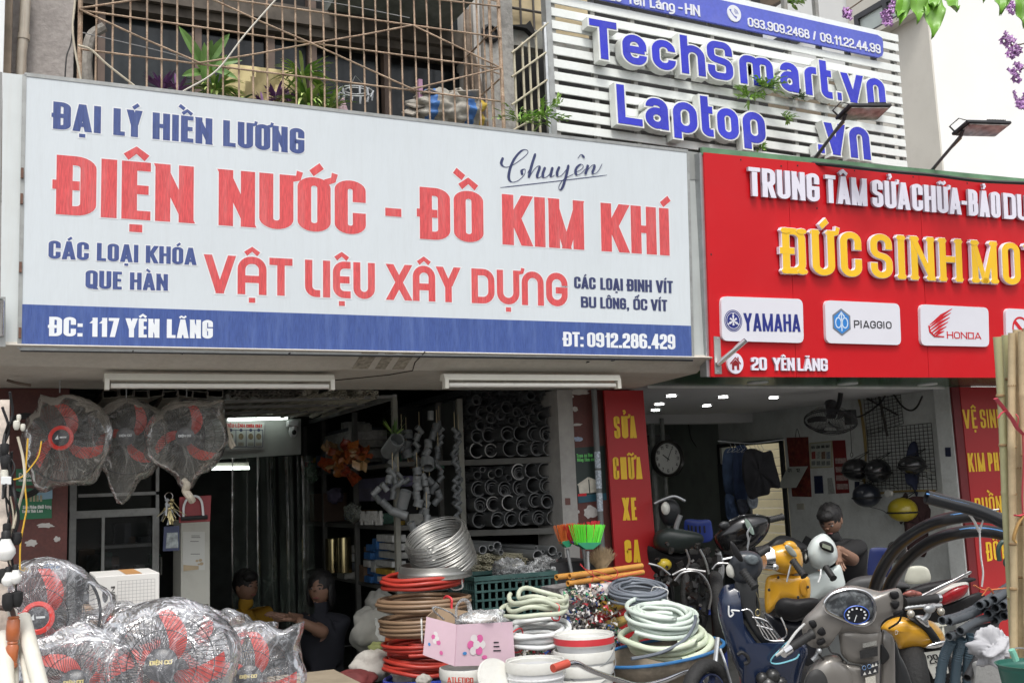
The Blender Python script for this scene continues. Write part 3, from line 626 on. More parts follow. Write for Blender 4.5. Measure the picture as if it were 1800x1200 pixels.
g=MB();g.box(3.3,6.9,6.62,6.66,2.91,4.55);single('gap_shade_sheet',g,mat('gap_shade_dark',(.03,.03,.028),.9,var=.5,scale=6),'dark sheet added as the shade seen in the gaps of the white slats','wall',smooth=False)  # near-black sheet added so the gaps between the slats read as shade
g=MB();g.box(XR+.3,7.6,7.9,8.1,2.71,5.6);single('old_wall',g,mat('ochre_old_wall',(.16,.13,.09),.9,var=.3,scale=2,dirt=.6,dcol=(.2,.18,.14)),'ochre stained wall glimpsed through the white slats','wall',smooth=False)
g=MB();g.box(3.95,9.2,6.0,6.38,2.33,2.9);single('beam_band',g,mat('grey_band',(.3,.3,.29),.9),'grey concrete band behind the red signboard','beam',smooth=False)
# signboards
UPW=_n((-.004,-.071,.997));FS=Face((0,5.42,2.362),UPW)
S1=thing('shop_signboard','long white signboard with red and navy Vietnamese lettering over the hardware shop','signboard',(1.9,5.42,2.36))
def printm(name,col,amt=.12,str_=.35,wear=(.75,.78,.8),rough=.42):
 M=mat(name,col,rough,var=.05,scale=1.6,dirt=str_,dcol=wear,streak=True,fine=amt,bump=.05,bscale=300,stretch=(1,1,1));return M
flex=mat('white_flex',(.65,.70,.73),.38,var=.035,scale=1.1,dirt=.16,dcol=(.48,.5,.5),streak=True,fine=.012)
def quadplate(par,name,F_,q,o0,o1,m_,**k):
 g=MB();F_.quad(g,q,o0,o1);return part(name,g,m_,par,smooth=False,**k)
q1=[(43,131),(1209,266),(1218,629),(34,612)]
quadplate(S1,'panel',FS,[q1[0],q1[1],q1[2],q1[3]],0,-.05,flex)
quadplate(S1,'blue_band',FS,[(38,534.5),(1215,572.5),(1218,628),(34,611)],.0012,-.001,printm('blue_print',(.052,.095,.30),.14,.42,(.16,.24,.5)))
g=MB()
for(p,q)in((q1[0],q1[1]),(q1[1],q1[2]),(q1[2],q1[3]),(q1[3],q1[0])):g.beam(FS.at(*p,-.012),FS.at(*q,-.012),.018,.03,up=FS.n)
part('frame',g,alu,S1,smooth=False)
redp=printm('red_print',(.66,.085,.09),.16,.35,(.72,.28,.27));navy=printm('navy_print',(.055,.085,.25),.16,.22,(.2,.26,.42))
navy2=printm('deep_navy_print',(.035,.045,.13),.1,.1,(.2,.24,.4));whp=mat('white_print',(.8,.83,.86),.4,var=.05)
wp2=mat('halo_white',(.76,.78,.8),.4,var=.02)
ol=(.006,wp2,0.,0.)
IM=dict(tx=.25,ty=.155,out=.0018,gap=.075,rr=1.15)
text_line(S1,FS,[('ĐẠI',93,177),('LÝ',199,249),('HIỀN',268,373),('LƯƠNG',392,535)],((93,178.5),(535,227)),((93,226.5),(535,271.5)),navy,outline=ol,**IM)
text_line(S1,FS,[('ĐIỆN',98,340),('NƯỚC',384,643),('-',677,706),('ĐỒ',738,850),('KIM',883,1027),('KHÍ',1057,1177)],((98,272),(1177,367)),((98,376.5),(1177,449.5)),redp,outline=ol,**IM)
text_line(S1,FS,[('CÁC',85,156),('LOẠI',170,243),('KHÓA',256,345)],((85,422.5),(345,436)),((85,454.5),(345,466)),navy,outline=(.005,wp2,0.,0.),**IM)
text_line(S1,FS,[('QUE',150,214),('HÀN',228,295)],((150,474.5),(295,482)),((150,507),(295,511)),navy,outline=(.005,wp2,0.,0.),**IM)
text_line(S1,FS,[('VẬT',360,514),('LIỆU',536,659),('XÂY',682,807),('DỰNG',829,998)],((360,447),(998,480.5)),((360,514.5),(998,539)),redp,font=TECH,tx=.2,ty=.19,out=.0018,gap=.075,outline=(.007,wp2,0.,0.))
text_line(S1,FS,[('CÁC',1009,1047),('LOẠI',1055,1095),('ĐINH',1102,1146),('VÍT',1153,1183)],((1009,486),(1183,494)),((1009,506.5),(1183,515.5)),navy2,tx=.26,ty=.16,out=.0018)
text_line(S1,FS,[('BU',1021,1048),('LÔNG,',1055,1106),('ỐC',1113,1138),('VÍT',1144,1173)],((1021,521),(1173,527)),((1021,540),(1173,547)),navy2,tx=.26,ty=.16,out=.0018)
text_line(S1,FS,[('ĐC:',86,145),('117',157,209),('YÊN',221,280),('LÃNG',293,374)],((86,556.5),(374,562.5)),((86,590.5),(374,595)),whp,**dict(IM,out=.0022))
text_line(S1,FS,[('ĐT:',990,1026),('0912.286.429',1032,1187)],((990,583),(1187,587.5)),((990,608.5),(1187,614)),whp,**dict(IM,out=.0022,tx=.25,gap=.045))
def script(par,F_,strokes,m_,out=.0018,thin=.004,thick=.018,name='script_lettering'):
 g=MB()
 for si,s_ in enumerate(strokes):
  P=[Vector(F_.px(*p)).to_3d()for p in s_];C=bez(P,7);n=len(C);L_,R_=[],[]
  for i,c in enumerate(C):
   d=(C[min(i+1,n-1)]-C[max(i-1,0)]).normalized();nn=Vector((-d.y,d.x,0));ww=(thin+(thick-thin)*max(0,-d.y)**1.5)/2
   if i in(0,n-1):ww*=.5
   L_.append(c+nn*ww);R_.append(c-nn*ww)
  b=len(g.v)
  for c in L_:g.P(F_.p(c.x,c.y,out+si*.0003))
  for c in R_:g.P(F_.p(c.x,c.y,out+si*.0003))
  for i in range(n-1):g.F(b+i,b+i+1,b+n+i+1,b+n+i)
 return part(name,g,m_,par,smooth=False)
script(S1,FS,[[(884,277),(881,288),(888,294),(900,291),(915,281),(927,270),(926,264),(917,265),(905,278),(897,295),(894,312),(899,320),(910,318),(921,308),(923,298),(917,300),(918,308)],[(927,305),(937,284),(940,270)],[(941,270),(934,292),(929,313)],[(930,312),(938,299),(946,292),(948,296),(944,308),(946,313),(953,309)],[(958,294),(954,305),(955,312),(961,311),(968,303),(971,294)],[(971,294),(968,306),(969,311),(975,308)],[(983,293),(979,303),(980,310),(986,309),(994,300),(998,292)],[(999,290),(995,308),(989,328),(984,334),(982,328),(990,316),(1008,306)],[(1012,303),(1020,299),(1025,293),(1021,289),(1014,294),(1011,302),(1014,308),(1021,305),(1029,297)],[(1015,279),(1021,272),(1027,278)],[(1033,290),(1031,298),(1028,307)],[(1029,305),(1036,295),(1043,290),(1044,295),(1041,303),(1044,306),(1051,301),(1058,288)]],navy2)
script(S1,FS,[[(879,330),(975,319),(1067,308)]],navy2,thin=.0045,thick=.0045)
Fq=Face((0,5.45,2.362),UPW)
quadplate(S1,'left_return',Fq,[(5,128),(41,132),(31,610),(0,607)],0,-.03,mat('return_white',(.66,.7,.7),.45,var=.04,dirt=.2,dcol=(.5,.45,.38),streak=True),label='plain white return strip left of the sign face')
quadplate(S1,'left_return',Face((0,5.47,2.362),UPW),[(-60,120),(4,127),(-2,607),(-60,600)],0,-.03,mat('left_neighbour_sheet',(.3,.3,.29),.5,var=.15))
q=[(1210.5,268),(1228,270),(1240,634),(1219.5,632)]
quadplate(S1,'right_return',Fq,q,0,-.03,mat('return_grey',(.47,.5,.49),.5,var=.06,dirt=.25,dcol=(.3,.29,.26),streak=True))
quadplate(S1,'right_return_end',Fq,[(1209.5,266),(1228,269),(1229,316),(1210.5,316)],.004,-.02,mat('return_end_grey',(.3,.31,.3),.5,var=.06))
g=MB()
for px_,py_ in((39,305),(38,350),(36,470),(35,585)):g.obox(FS.at(px_,py_,.002),(.012,.02,.05))
part('hinge',g,mat('rusted_clip',(.13,.07,.05),.8,var=.4,scale=30),S1,smooth=False)
g=MB();g.beam(FS.at(36,614,-.005),FS.at(1218,632,-.005),.012,.02);part('bottom_gap',g,dark,S1,smooth=False)
# white slatted sign above
FT=Face((0,6.0,3.4),(0,0,1))
S2=thing('slatted_sign','tall white slatted signboard with raised blue letters and a blue phone banner','signboard',(5,6.0,3.4))
slatm=mat('slat_white',(.80,.83,.80),.45,var=.035,scale=3,dirt=.13,dcol=(.5,.5,.42),fine=.02)
XSL,XSR=FT.px(974,120)[0],FT.px(1590,200)[0]
for k in range(-5,11):
 yl=13.4+22.36*k;yr=205+18.4*(k-4)+4
 a=FT.px(974,yl);b=FT.px(1590,yr);wl=FT.px(974,yl)[1]-FT.px(974,yl+14.6)[1];wr=FT.px(1590,yr)[1]-FT.px(1590,yr+12.4)[1]
 xe=FT.px(1578+(yr-62)*.075,yr)[0]
 if k<-3:continue
 g=MB();P=[(XSL,a[1]-wl),(xe,b[1]-wr+(0)),(xe,b[1]),(XSL,a[1])]
 g.ngon([FT.p(*p,0)for p in P],ext=FT.n*-.012);o=part('slat',g,slatm,S2,smooth=False,bev=.003)
quadplate(S2,'top_board',FT,[(900,-92),(1578,62),(1579,74),(900,-70)],.004,-.035,slatm)
backm=mat('sub_frame_grey',(.3,.3,.28),.6,var=.3,dirt=.5,dcol=(.15,.1,.06))
for px_ in(980,1050,1120,1190,1260,1330,1395,1450,1500,1545,1580):
 x=FT.px(px_,150)[0];g=MB();g.box(x-.016,x+.016,6.0125,6.05,3.3,5.6 if px_<1500 else 3.4+FT.px(1580,70)[1]);part('rail',g,backm,S2,smooth=False)
g=MB();x=FT.px(969,120)[0];g.box(x-.03,x+.01,5.98,6.05,3.2,5.8);part('edge_post',g,alu,S2,smooth=False)
blueb=mat('banner_blue',(.10,.13,.55),.4,var=.08,scale=3,dirt=.35,dcol=(.2,.22,.6),fine=.05)
def bline(x):return-9+(x-1000)*.2078
def tline(x):return-55+(x-1000)*.2222
pts=[(960,bline(960)),(1540,bline(1540)+.5),(1546,101),(1548,95),(1547.5,76),(1545,69),(1538,64.5),(960,tline(960))]
g=MB();g.ngon([FT.at(*p,.03)for p in pts][::-1],ext=-FT.n*.02);part('banner',g,blueb,S2,smooth=False)
sil=mat('banner_letter_white',(.74,.76,.8),.4,var=.03);LL=dict(tx=.19,ty=.15,rr=1.8)
text_line(S2,FT,[('093.909.2468',1310,1418),('/',1424,1430),('09.11.22.44.99',1437,1543)],((1311,34.5),(1542,82)),((1311,50),(1542,98)),sil,each=True,out=.036,depth=.006,gap=.06,**LL)
text_line(S2,FT,[('20',1068,1088),('Yên',1099,1129),('Lãng',1138,1182),('-',1188,1196),('HN',1200,1226)],((1099,-7),(1225,14)),((1099,10),(1225,33)),sil,each=True,out=.036,depth=.006,gap=.07,**LL)
c=FT.px(1285.5,27.5);g=MB();R_=.062
g.ngon([FT.p(c[0]+cos(t*pi/14)*R_,c[1]+sin(t*pi/14)*R_*1.05,.036)for t in range(28)],ext=-FT.n*.008);part('phone_disc',g,sil,S2,smooth=False)
g=MB()
def arc(cx,cy,r,a0,a1,n=8):return[(cx+cos(radians(a0+(a1-a0)*i/n))*r,cy+sin(radians(a0+(a1-a0)*i/n))*r)for i in range(n+1)]
def flatline(g,F_,pts,w,out):
 V=[Vector(p)for p in pts];b=len(g.v);n=len(V);w=w if isinstance(w,list)else[w]*n
 for s_ in(1,-1):
  for i,p in enumerate(V):
   d=(V[min(i+1,n-1)]-V[max(i-1,0)]).normalized();q=p+Vector((-d.y,d.x))*w[i]/2*s_;g.P(F_.p(q.x,q.y,out))
 for i in range(n-1):g.F(b+i,b+i+1,b+n+i+1,b+n+i)
flatline(g,FT,[(c[0]-.035,c[1]+.028),(c[0]-.03,c[1]+.01),(c[0]-.005,c[1]-.02),(c[0]+.02,c[1]-.033)],[.02,.008,.008,.02],.0365)
for r in(.015,.026,.037):flatline(g,FT,arc(c[0]-.002,c[1]-.002,r,0,85),.005,.0366)
part('phone_emblem',g,mat('emblem_indigo',(.12,.14,.45),.4),S2,smooth=False)
blueL=mat('letter_blue',(.018,.024,.5),.2,var=.25,scale=2,dirt=.35,dcol=(.12,.13,.55),coat=.25)
rimm=mat('letter_rim_white',(.78,.8,.76),.4,var=.05,scale=5,dirt=.25,dcol=(.5,.46,.38))
FTL=Face((0,5.915,3.4));FRL=Face(FR.P0+FR.n*.03,UPR)if 0 else None
def chan(words,top,base,**k):
 text_line(S2,FTL,words,top,base,blueL,each=True,out=.008,depth=.004,gap=.14,step=.0006,outline=(.013,rimm,.0,.075),**k)
CT=dict(tx=.215,ty=.175,rr=1.25)
chan([('T',1038,1086),('e',1095,1137),('c',1147,1188),('h',1198,1240),('S',1245,1289),('m',1301,1360),('a',1372,1405),('r',1416,1437),('t',1444,1463),('.',1472,1479),('v',1482,1518),('n',1525,1557)],((1040,34),(1446,107.5)),((1056,104),(1556,191)),**CT)
chan([('L',1086,1129),('a',1135,1175),('p',1184,1226),('t',1234,1254),('o',1262,1299),('p',1307,1346),('.',1438,1449),('v',1453,1487),('n',1495,1530)],((1086,149),(1446,199)),((1087,217),(1530,282)),**CT)
# red signboard
UPR=_n((-.03,-.099,.995));FR=Face((0,5.42,2.29),UPR)
S3=thing('red_signboard','bright red signboard with raised white and yellow letters over the repair shop','signboard',(5.4,5.42,2.29))
redm=mat('red_board',(.58,.008,.014),.36,var=.06,scale=1.2,dirt=.06,dcol=(.6,.1,.1),spec=.35)
X=[(1237,268),(1880,330),(1888,664),(1250,662)]
seam=[1237,1384,1615,1880];seamb=[1250,1400,1633,1888]
for i in range(3):
 a0,a1,b0,b1=seam[i],seam[i+1],seamb[i],seamb[i+1];e=.35 if i<2 else 0
 def ty_(x):return 268+(x-1237)*.0963
 def by_(x):return 662+(x-1250)*.0031
 quadplate(S3,'panel',FR,[(a0+.35,ty_(a0)),(a1-e,ty_(a1)),(b1-e,by_(b1)),(b0+.35,by_(b0))],0,-.025,redm)
g=MB();g.beam(FR.at(1236,265,-.02),FR.at(1880,327,-.02),.02,.05);part('top_rail',g,mat('green_rail',(.12,.25,.14),.6,var=.3),S3,smooth=False)
g=MB();g.beam(FR.at(1235,268,-.05),FR.at(1248.5,662,-.05),.03,.07);part('edge_rail',g,steel,S3,smooth=False)
g=MB()
for px_,py_ in((1250,447),(1302,281),(1373,292),(1402,291),(1407,598),(1475,291+10),(1502,300),(1605,311),(1700,322),(1436,366)):g.ell(FR.at(px_,py_,.001),(.006,.004,.006),6,4)
part('screw',g,dark,S3,kind='stuff')
FRL=Face(FR.P0+FR.n*.03,UPR)
lilac=mat('raised_letter_white',(.80,.78,.88),.45,var=.03);lside=mat('raised_letter_side',(.45,.42,.5),.5)
amber=mat('raised_letter_yellow',(.93,.56,.02),.4,var=.03)
text_line(S3,FRL,[('TRUNG',1317,1441),('TÂM',1452,1525),('SỬA',1534,1600),('CHỮA',1604,1690),('-',1691,1701),('BẢO',1703,1759),('DƯỠNG',1765,1880)],((1317,293.5),(1770,339.5)),((1317,344),(1790,386.5)),[lilac,lside],each=True,out=.001,depth=.02,tx=.225,ty=.14,step=.0006,gap=.075,rr=1.2)
text_line(S3,FRL,[('ĐỨC',1376,1515),('SINH',1531,1691),('MOTO',1709,1868)],((1374,400),(1753,425)),((1374,480.5),(1753,499)),[amber,lilac],each=True,out=.004,depth=.03,tx=.2,ty=.14,step=.0006,gap=.17,serif=True,rr=1.7,outline=(.004,lilac,.0,.024))
text_line(S3,FR,[('20',1319,1346),('YÊN',1357,1395),('LÃNG',1400,1453)],((1319,627.6),(1453,630)),((1319,650.5),(1453,652)),[lilac,lside],each=True,out=.014,depth=.014,tx=.26,ty=.16)
def roundq(F_,q,r,out):
 C=[Vector(F_.px(*p))for p in q];pts=[]
 for i in range(4):
  a,b,c_=C[i-1],C[i],C[(i+1)%4];u=(a-b).normalized();v=(c_-b).normalized();
  for k in range(6):
   t=k/5;p=b+u*r*(1-t)**2+v*r*t**2;pts.append(F_.p(p.x,p.y,out))
 return pts
plates=[('logo plate with round emblem and blue lettering',[(1264,521),(1407,526),(1409,603),(1265.5,599)]),('logo plate with blue hexagon emblem and black lettering',[(1446,528),(1577,534),(1580,606.5),(1448.5,603)]),('logo plate with red wing emblem and red lettering',[(1613,535),(1733,541),(1734.5,609.5),(1615,607)]),('logo plate with red ring emblem beside the bamboo',[(1763,542),(1875,548),(1876,613),(1765,610)])]
lp=mat('logo_plate',(.74,.74,.8),.35,var=.015)
PL=[]
for lab,q in plates:
 g=MB();g.ngon(roundq(FR,q,.045,.022)[::-1],ext=-FR.n*.022);PL.append(part('logo_plate',g,lp,S3,smooth=False,label=lab))
navl=mat('logo_navy',(.02,.03,.22),.4);redl=mat('logo_red',(.62,.01,.02),.4);blkl=mat('logo_black',(.015,.015,.02),.4)
def on(pl,*a,**k):return text_line(pl,*a,**k)
on(PL[0],FR,[('YAMAHA',1304,1403)],((1304,550.5),(1403,553)),((1304,582),(1403,583.5)),navl,tx=.19,ty=.14,out=.0235,gap=.08)
def disc(g,F_,c,rx,ry,out,n=26,r0=0):
 b=len(g.v)
 for rr in((1,r0)if r0 else(1,)):
  for t in range(n):g.P(F_.p(c[0]+cos(2*pi*t/n)*rx*rr,c[1]+sin(2*pi*t/n)*ry*rr,out))
 if r0:
  for t in range(n):g.F(b+t,b+(t+1)%n,b+n+(t+1)%n,b+n+t)
 else:g.F(*[b+t for t in range(n)])
c=FR.px(1285,564);g=MB();disc(g,FR,c,.069,.069,.0232,r0=.93);disc(g,FR,c,.06,.06,.0233)
part('round_emblem',g,navl,PL[0],smooth=False)
g=MB();disc(g,FR,c,.052,.052,.0238,r0=.93)
for a in(90,210,330):
 for s_,w_,l_ in((0,.008,.052),(-9,.006,.034),(9,.006,.034)):
  t=radians(a+s_);flatline(g,FR,[(c[0]-cos(t)*.03,c[1]-sin(t)*.03),(c[0]+cos(t)*l_,c[1]+sin(t)*l_)],w_,.024+.0002*(a/90)+.00005*s_)
part('tuning_forks',g,lp,PL[0],smooth=False)
on(PL[1],FR,[('PIAGGIO',1497,1563)],((1497,563),(1563,565.5)),((1497,576.5),(1563,578)),blkl,tx=.19,ty=.15,out=.0235,gap=.16,rr=2.6)
c=FR.px(1475,566.5)
for nm,rr,o_,m_ in(('hexagon_rim',1.,.0232,mat('logo_grey',(.18,.2,.24),.35)),('hexagon_field',.84,.0238,mat('logo_sky_blue',(.03,.22,.62),.4))):
 g=MB();b=[(0,.092),(.077,.045),(.077,-.045),(0,-.092),(-.077,-.045),(-.077,.045)]
 g.ngon([FR.p(c[0]+x*rr,c[1]+z*rr,o_)for x,z in b][::-1]);part(nm,g,m_,PL[1],smooth=False)
g=MB();flatline(g,FR,[(c[0],c[1]-.06),(c[0],c[1]+.065)],.01,.0243);flatline(g,FR,[(c[0]-.026,c[1]+.035),(c[0],c[1]+.066),(c[0]+.026,c[1]+.035)],.012,.0245)
for s_ in(-1,1):flatline(g,FR,[(c[0]+s_*(.028+cos(radians(t))*.024),c[1]+sin(radians(t))*.034-.004)for t in range(0,361,30)],.009,.0244+s_*.0001)
part('shield_emblem',g,mat('logo_pale',(.6,.72,.85),.4),PL[1],smooth=False)
on(PL[2],FR,[('HONDA',1660,1720)],((1660,582.7),(1720,585)),((1660,595),(1720,596.2)),redl,tx=.2,ty=.15,out=.0235,gap=.16,serif=True,rr=2.6)
g=MB()
for i,(a,b)in enumerate((((1630,571),(1669,543)),((1629,576),(1667,550)),((1630,581),(1665,558)),((1632,586),(1662,566)),((1635,590),(1659,574)),((1638,592),(1655,582)))):
 A=FR.px(*a);B_=FR.px(*b);flatline(g,FR,[A,((A[0]+B_[0])/2,(A[1]+B_[1])/2+.006),B_],[.006,.022-i*.001,.004],.0235+i*.0002)
flatline(g,FR,[FR.px(1628,572),FR.px(1630,583),FR.px(1638,591),FR.px(1655,592)],[.012,.016,.012,.008],.025)
part('wing_emblem',g,redl,PL[2],smooth=False)
c=FR.px(1789,577);g=MB();disc(g,FR,c,.085,.085,.0233,r0=.82);flatline(g,FR,[(c[0]-.055,c[1]+.045),(c[0]+.05,c[1]-.05)],.03,.0237);part('ring_emblem',g,redl,PL[3],smooth=False)
c=FR.px(1290,638.5);g=MB();
g.ngon([FR.p(c[0]+cos(t*pi/14)*.062,c[1]+sin(t*pi/14)*.066,.016)for t in range(28)],ext=-FR.n*.016);hd=part('house_disc',g,lilac,S3,smooth=False)
g=MB();flatline(g,FR,[(c[0]-.04,c[1]-.004),(c[0],c[1]+.036),(c[0]+.04,c[1]-.004)],.01,.0175);g2=[(c[0]+x,c[1]+z)for x,z in((-.028,-.042),(-.01,-.042),(-.01,-.016),(.01,-.016),(.01,-.042),(.028,-.042),(.028,0),(0,.024),(-.028,0))]
g.ngon([FR.p(*p,.0172)for p in g2]);flatline(g,FR,[(c[0]+.02,c[1]+.04),(c[0]+.02,c[1]+.012)],.009,.0178);part('house_symbol',g,mat('maroon',(.3,.015,.02),.4),hd,smooth=False)
o=thing('flag_bracket','small steel flagpole bracket on the lower left corner of the red sign','bracket',FR.at(1262,625))
g=MB();FR.quad(g,[(1254,591),(1265,592),(1268,657),(1256,657)],.006,.0005);part('plate',g,alu,o,smooth=False)
a=FR.at(1260,640,.012);b=FR.at(1283,600,.16);g=MB();g.pipe(b,a,.017,.013,14,.1);part('tube',g,chrome,o)
g=MB()
for py_ in(595,653):g.ell(FR.at(1261,py_,.007),(.006,.004,.006),8,5)
part('screw',g,steel,o)
o=thing('flag_bracket','steel flagpole bracket cut by the left edge of the photo, beside the white sign','bracket',FS.at(2,580,.02))
g=MB();FS.quad(g,[(-12,523),(10,523),(10,610),(-12,610)],.03,.024);part('plate',g,alu,o,smooth=False)
g=MB();g.pipe(FS.at(2,530,.09),FS.at(0,590,.035),.017,.013,12,.1);part('tube',g,chrome,o)
# red side panels of the repair shop
yel=mat('panel_yellow',(.88,.55,.03),.45,var=.05);yside=mat('panel_letter_red',(.3,.02,.02),.5)
rp=mat('red_panel',(.42,.02,.022),.4,var=.08,scale=2)
FP=Face((0,6.34,1.),(0,0,1))
SP=thing('side_panel_sign','tall narrow red panel with stacked yellow words left of the repair shop','sign panel',(3.9,6.34,FZ))
a,b,c_,d=FP.px(1061.5,682),FP.px(1130,678),FP.px(1150,1003),FP.px(1078,1003)
kx=(b[0]+c_[0])/2
g=MB();P=[FP.p(a[0],FP.px(1061,682)[1]-.015),FP.p(b[0],a[1]-.015),FP.p(c_[0]+.05,FZ-.99),FP.p(d[0]+.03,FZ-.99)];g.ngon(P,ext=(0,.02,0));part('panel',g,rp,SP,smooth=False)
for wd,x0,x1,y0,y1 in(('SỬA',1080,1119,731,770),('CHỮA',1078.5,1129,803,842),('XE',1095,1119.5,874,914),('GA',1099,1126,948,988)):
 text_line(SP,FP,[(wd,x0,x1)],((x0,y0+.2),(x1,y0-.2)),((x0,y1+.2),(x1,y1-.6)),yel,each=True,tx=.17,ty=.13,out=.003,gap=.09)
SQ=thing('side_panel_sign','tall narrow red panel with stacked yellow words right of the repair shop','sign panel',(7.3,6.33,FZ))
FQ=Face((0,6.33,1.),(0,0,1));x0=FQ.px(1688,690)[0];x00=FQ.px(1674,690)[0]
g=MB();g.box(x0,x0+.75,6.33,6.35,FZ,2.285);part('panel',g,rp,SQ,smooth=False)
g=MB();g.box(x00,x0-.002,6.335,6.355,FZ,2.285);part('edge_strip',g,mat('dark_red_edge',(.16,.012,.015),.5),SQ,smooth=False)
for ws,t0,t1,b0,b1 in(([('VỆ',1694,1718),('SINH',1724,1764)],(1694,719.5),(1764,719),(1694,753),(1764,751)),([('KIM',1703,1732),('PHUN',1738,1777)],(1703,796),(1777,794),(1703,829),(1777,826)),([('BUỒNG',1715,1774)],(1715,875),(1774,869),(1715,905),(1774,900)),([('ĐỐT',1735,1768)],(1735,952),(1768,948),(1735,986),(1768,981))):
 text_line(SQ,FQ,ws,(t0,t1),(b0,b1),yel,each=True,tx=.16,ty=.12,out=.003,gap=.1)
 # hardware shop: ceiling tubes, racks, shelves
tubem=mat('tube_white',(.72,.70,.64),.35,var=.03);fixm=mat('fixture_white',(.66,.64,.56),.45,var=.05,dirt=.2,dcol=(.35,.3,.22))
def fixture(xa,xb,ya,yb,lab,grp=None):
 a=az(xa,ya,2.262);b=az(xb,yb,2.262);d=(b-a).normalized();n=Vector((-d.y,d.x,0))
 o=thing('fluorescent_fixture',lab,'light fixture',(a+b)/2-Vector((0,0,.09)),grp)
 dn=Vector((0,0,-1));g=MB();g.hexa([a-n*.03,b-n*.03,b+n*.03,a+n*.03,a-n*.045+dn*.035,b-n*.045+dn*.035,b+n*.045+dn*.035,a+n*.045+dn*.035]);part('housing',g,fixm,o,smooth=False)
 for p in(a,b):
  q=p+(d if p is a else-d)*.012;g=MB();g.obox(q+dn*.055-n*.02,(.022,.05,.055),Matrix.Rotation(atan2(d.y,d.x),3,'Z'));part('end_cap',g,fixm,o,smooth=False)
 g=MB();g.tube([a+d*.03+dn*.062-n*.02,b-d*.03+dn*.062-n*.02],.0135,10);part('tube',g,tubem,o)
fixture(183,585,657,660,'unlit fluorescent batten under the canopy above the hanging fans','battens under the canopy')
fixture(777,1085,658,660,'unlit fluorescent batten under the canopy above the pipe shelf','battens under the canopy')
def littube(p,q,r,lab,s=6):
 g=MB();g.tube([p,q],r,8);o=thing('fluorescent_lamp',lab,'lamp',(p+q)/2)
 part('tube',g,emit('lit_tube',(.9,1,.93),s),o);g=MB();g.beam(p+Vector((0,.03,.03)),q+Vector((0,.03,.03)),.04,.03);part('housing',g,fixm,o,smooth=False)
littube(at(401,737,8.25),at(505,734,8.25),.013,'lit fluorescent tube at the top of the white panel with the fire notice',3.2)
littube(at(372,823,8.6),at(438,822,8.6),.013,'lit fluorescent tube deep in the shop behind the plastic curtain',3.5)
rk=thing('overhead_rack','steel bar rack under the ceiling carrying metal sections above the shop opening','rack',at(550,710,6.9))
for(x0,y0,x1,y1,Y,w_)in((330,708,693,697,6.62,.03),(335,717,640,711,7.0,.028),(340,728,600,721,7.5,.03),(350,733,560,729,8.0,.03)):
 g=MB();g.beam(at(x0,y0,Y),at(x1,y1,Y),w_,w_*.6);part('rail',g,mat('dull_rail',(.2,.2,.19),.6,var=.2),rk,smooth=False)
for px_ in(694,402):
 g=MB();a=at(px_,697,6.62);g.beam(a,a+Vector((0,2.2,0)),.03,.03);part('side_rail',g,alu,rk,smooth=False)
g=MB();a=at(694,697,6.6);g.box(a.x-.016,a.x+.016,6.6,6.64,FZ,a.z);part('post',g,mat('grey_green_post',(.2,.2,.17),.6,var=.15,dirt=.4),rk,smooth=False)
def recttube(w_,h_,t,L):
 g=MB();R0=[(-w_/2,-h_/2),(w_/2,-h_/2),(w_/2,h_/2),(-w_/2,h_/2)];R1=[(x*(1-2*t/w_),z*(1-2*t/h_))for x,z in R0]
 g.loft([[(x,L,z)for x,z in R0],[(x,0,z)for x,z in R0],[(x,0,z)for x,z in R1],[(x,L*.6,z)for x,z in R1]]);return g
ORD='First Second Third Fourth Fifth Sixth Seventh Eighth Ninth Tenth Eleventh Twelfth Thirteenth Fourteenth Fifteenth Sixteenth Seventeenth Eighteenth Nineteenth Twentieth'.split()
secs=[(.05,.028,'profile_a'),(.085,.05,'profile_b'),(.024,.024,'profile_c')]
zinc=mat('dusty_zinc',(.33,.31,.27),.5,metal=.5,var=.3,scale=8,dirt=.5,dcol=(.16,.13,.1));pvcc=mat('cream_pvc',(.5,.47,.38),.5,var=.2,scale=8)
def first_of(nm,g,m_,lab,cat,grp):
 o=bpy.data.objects.new(nm,g.mesh(nm,m_,smooth=True));props(o,lab,cat,grp);return o
def put(o,used,loc,rot=(0,0,0),scl=(1,1,1)):
 c=o if not used else o.copy();COL.objects.link(c);c.location=loc;c.rotation_euler=rot;c.scale=scl;return c
sa=first_of('metal_section',recttube(.05,.026,.0022,1.7),zinc,'small grey box section lying on the rack under the canopy, left of the cream tubes','metal section','metal sections on the overhead rack')
sb=first_of('metal_section',recttube(.095,.055,.003,1.7),zinc,'large grey box section lying on the rack right above the wrapped fans','metal section','large sections on the overhead rack')
scx=first_of('cable_duct',recttube(.022,.022,.0022,1.4),pvcc,'thin square cream tube among those lying on the overhead rack above the shelves','tube','cream tubes on the overhead rack')
R_=random.Random(3);n_=0
for i in range(8):
 p=at(196+i*26,692-(i%2)*3+i*.3,6.6);put(sb,i,p,(0,R_.uniform(-.15,.15),R_.uniform(-.12,.12)),(1,1,.8))['label']='%s large grey box section from the left on the rack right above the wrapped fans'%ORD[i]
for i in range(46):
 px_=408+(i%16)*8.6+R_.uniform(-3,3);py_=685+(i//16)*5+R_.uniform(-1.5,1.5);p=at(px_,py_,6.58+R_.uniform(0,.04));put(sa,i,p,(R_.uniform(-.01,.01),R_.uniform(-.7,.7),R_.uniform(-.1,.1)),(.8,1,.8))
k=0
for i in range(130):
 px_=R_.uniform(532,664);py_=R_.uniform(683.5,699)
 if R_.random()<.3:continue
 put(scx,k,at(px_,py_,6.56+R_.uniform(0,.05)),(R_.uniform(-.015,.015),R_.uniform(-.8,.8),R_.uniform(-.08,.08)),(.75,1,.75));k+=1
PY=lambda px_:6.95-(px_-810)/175*.5
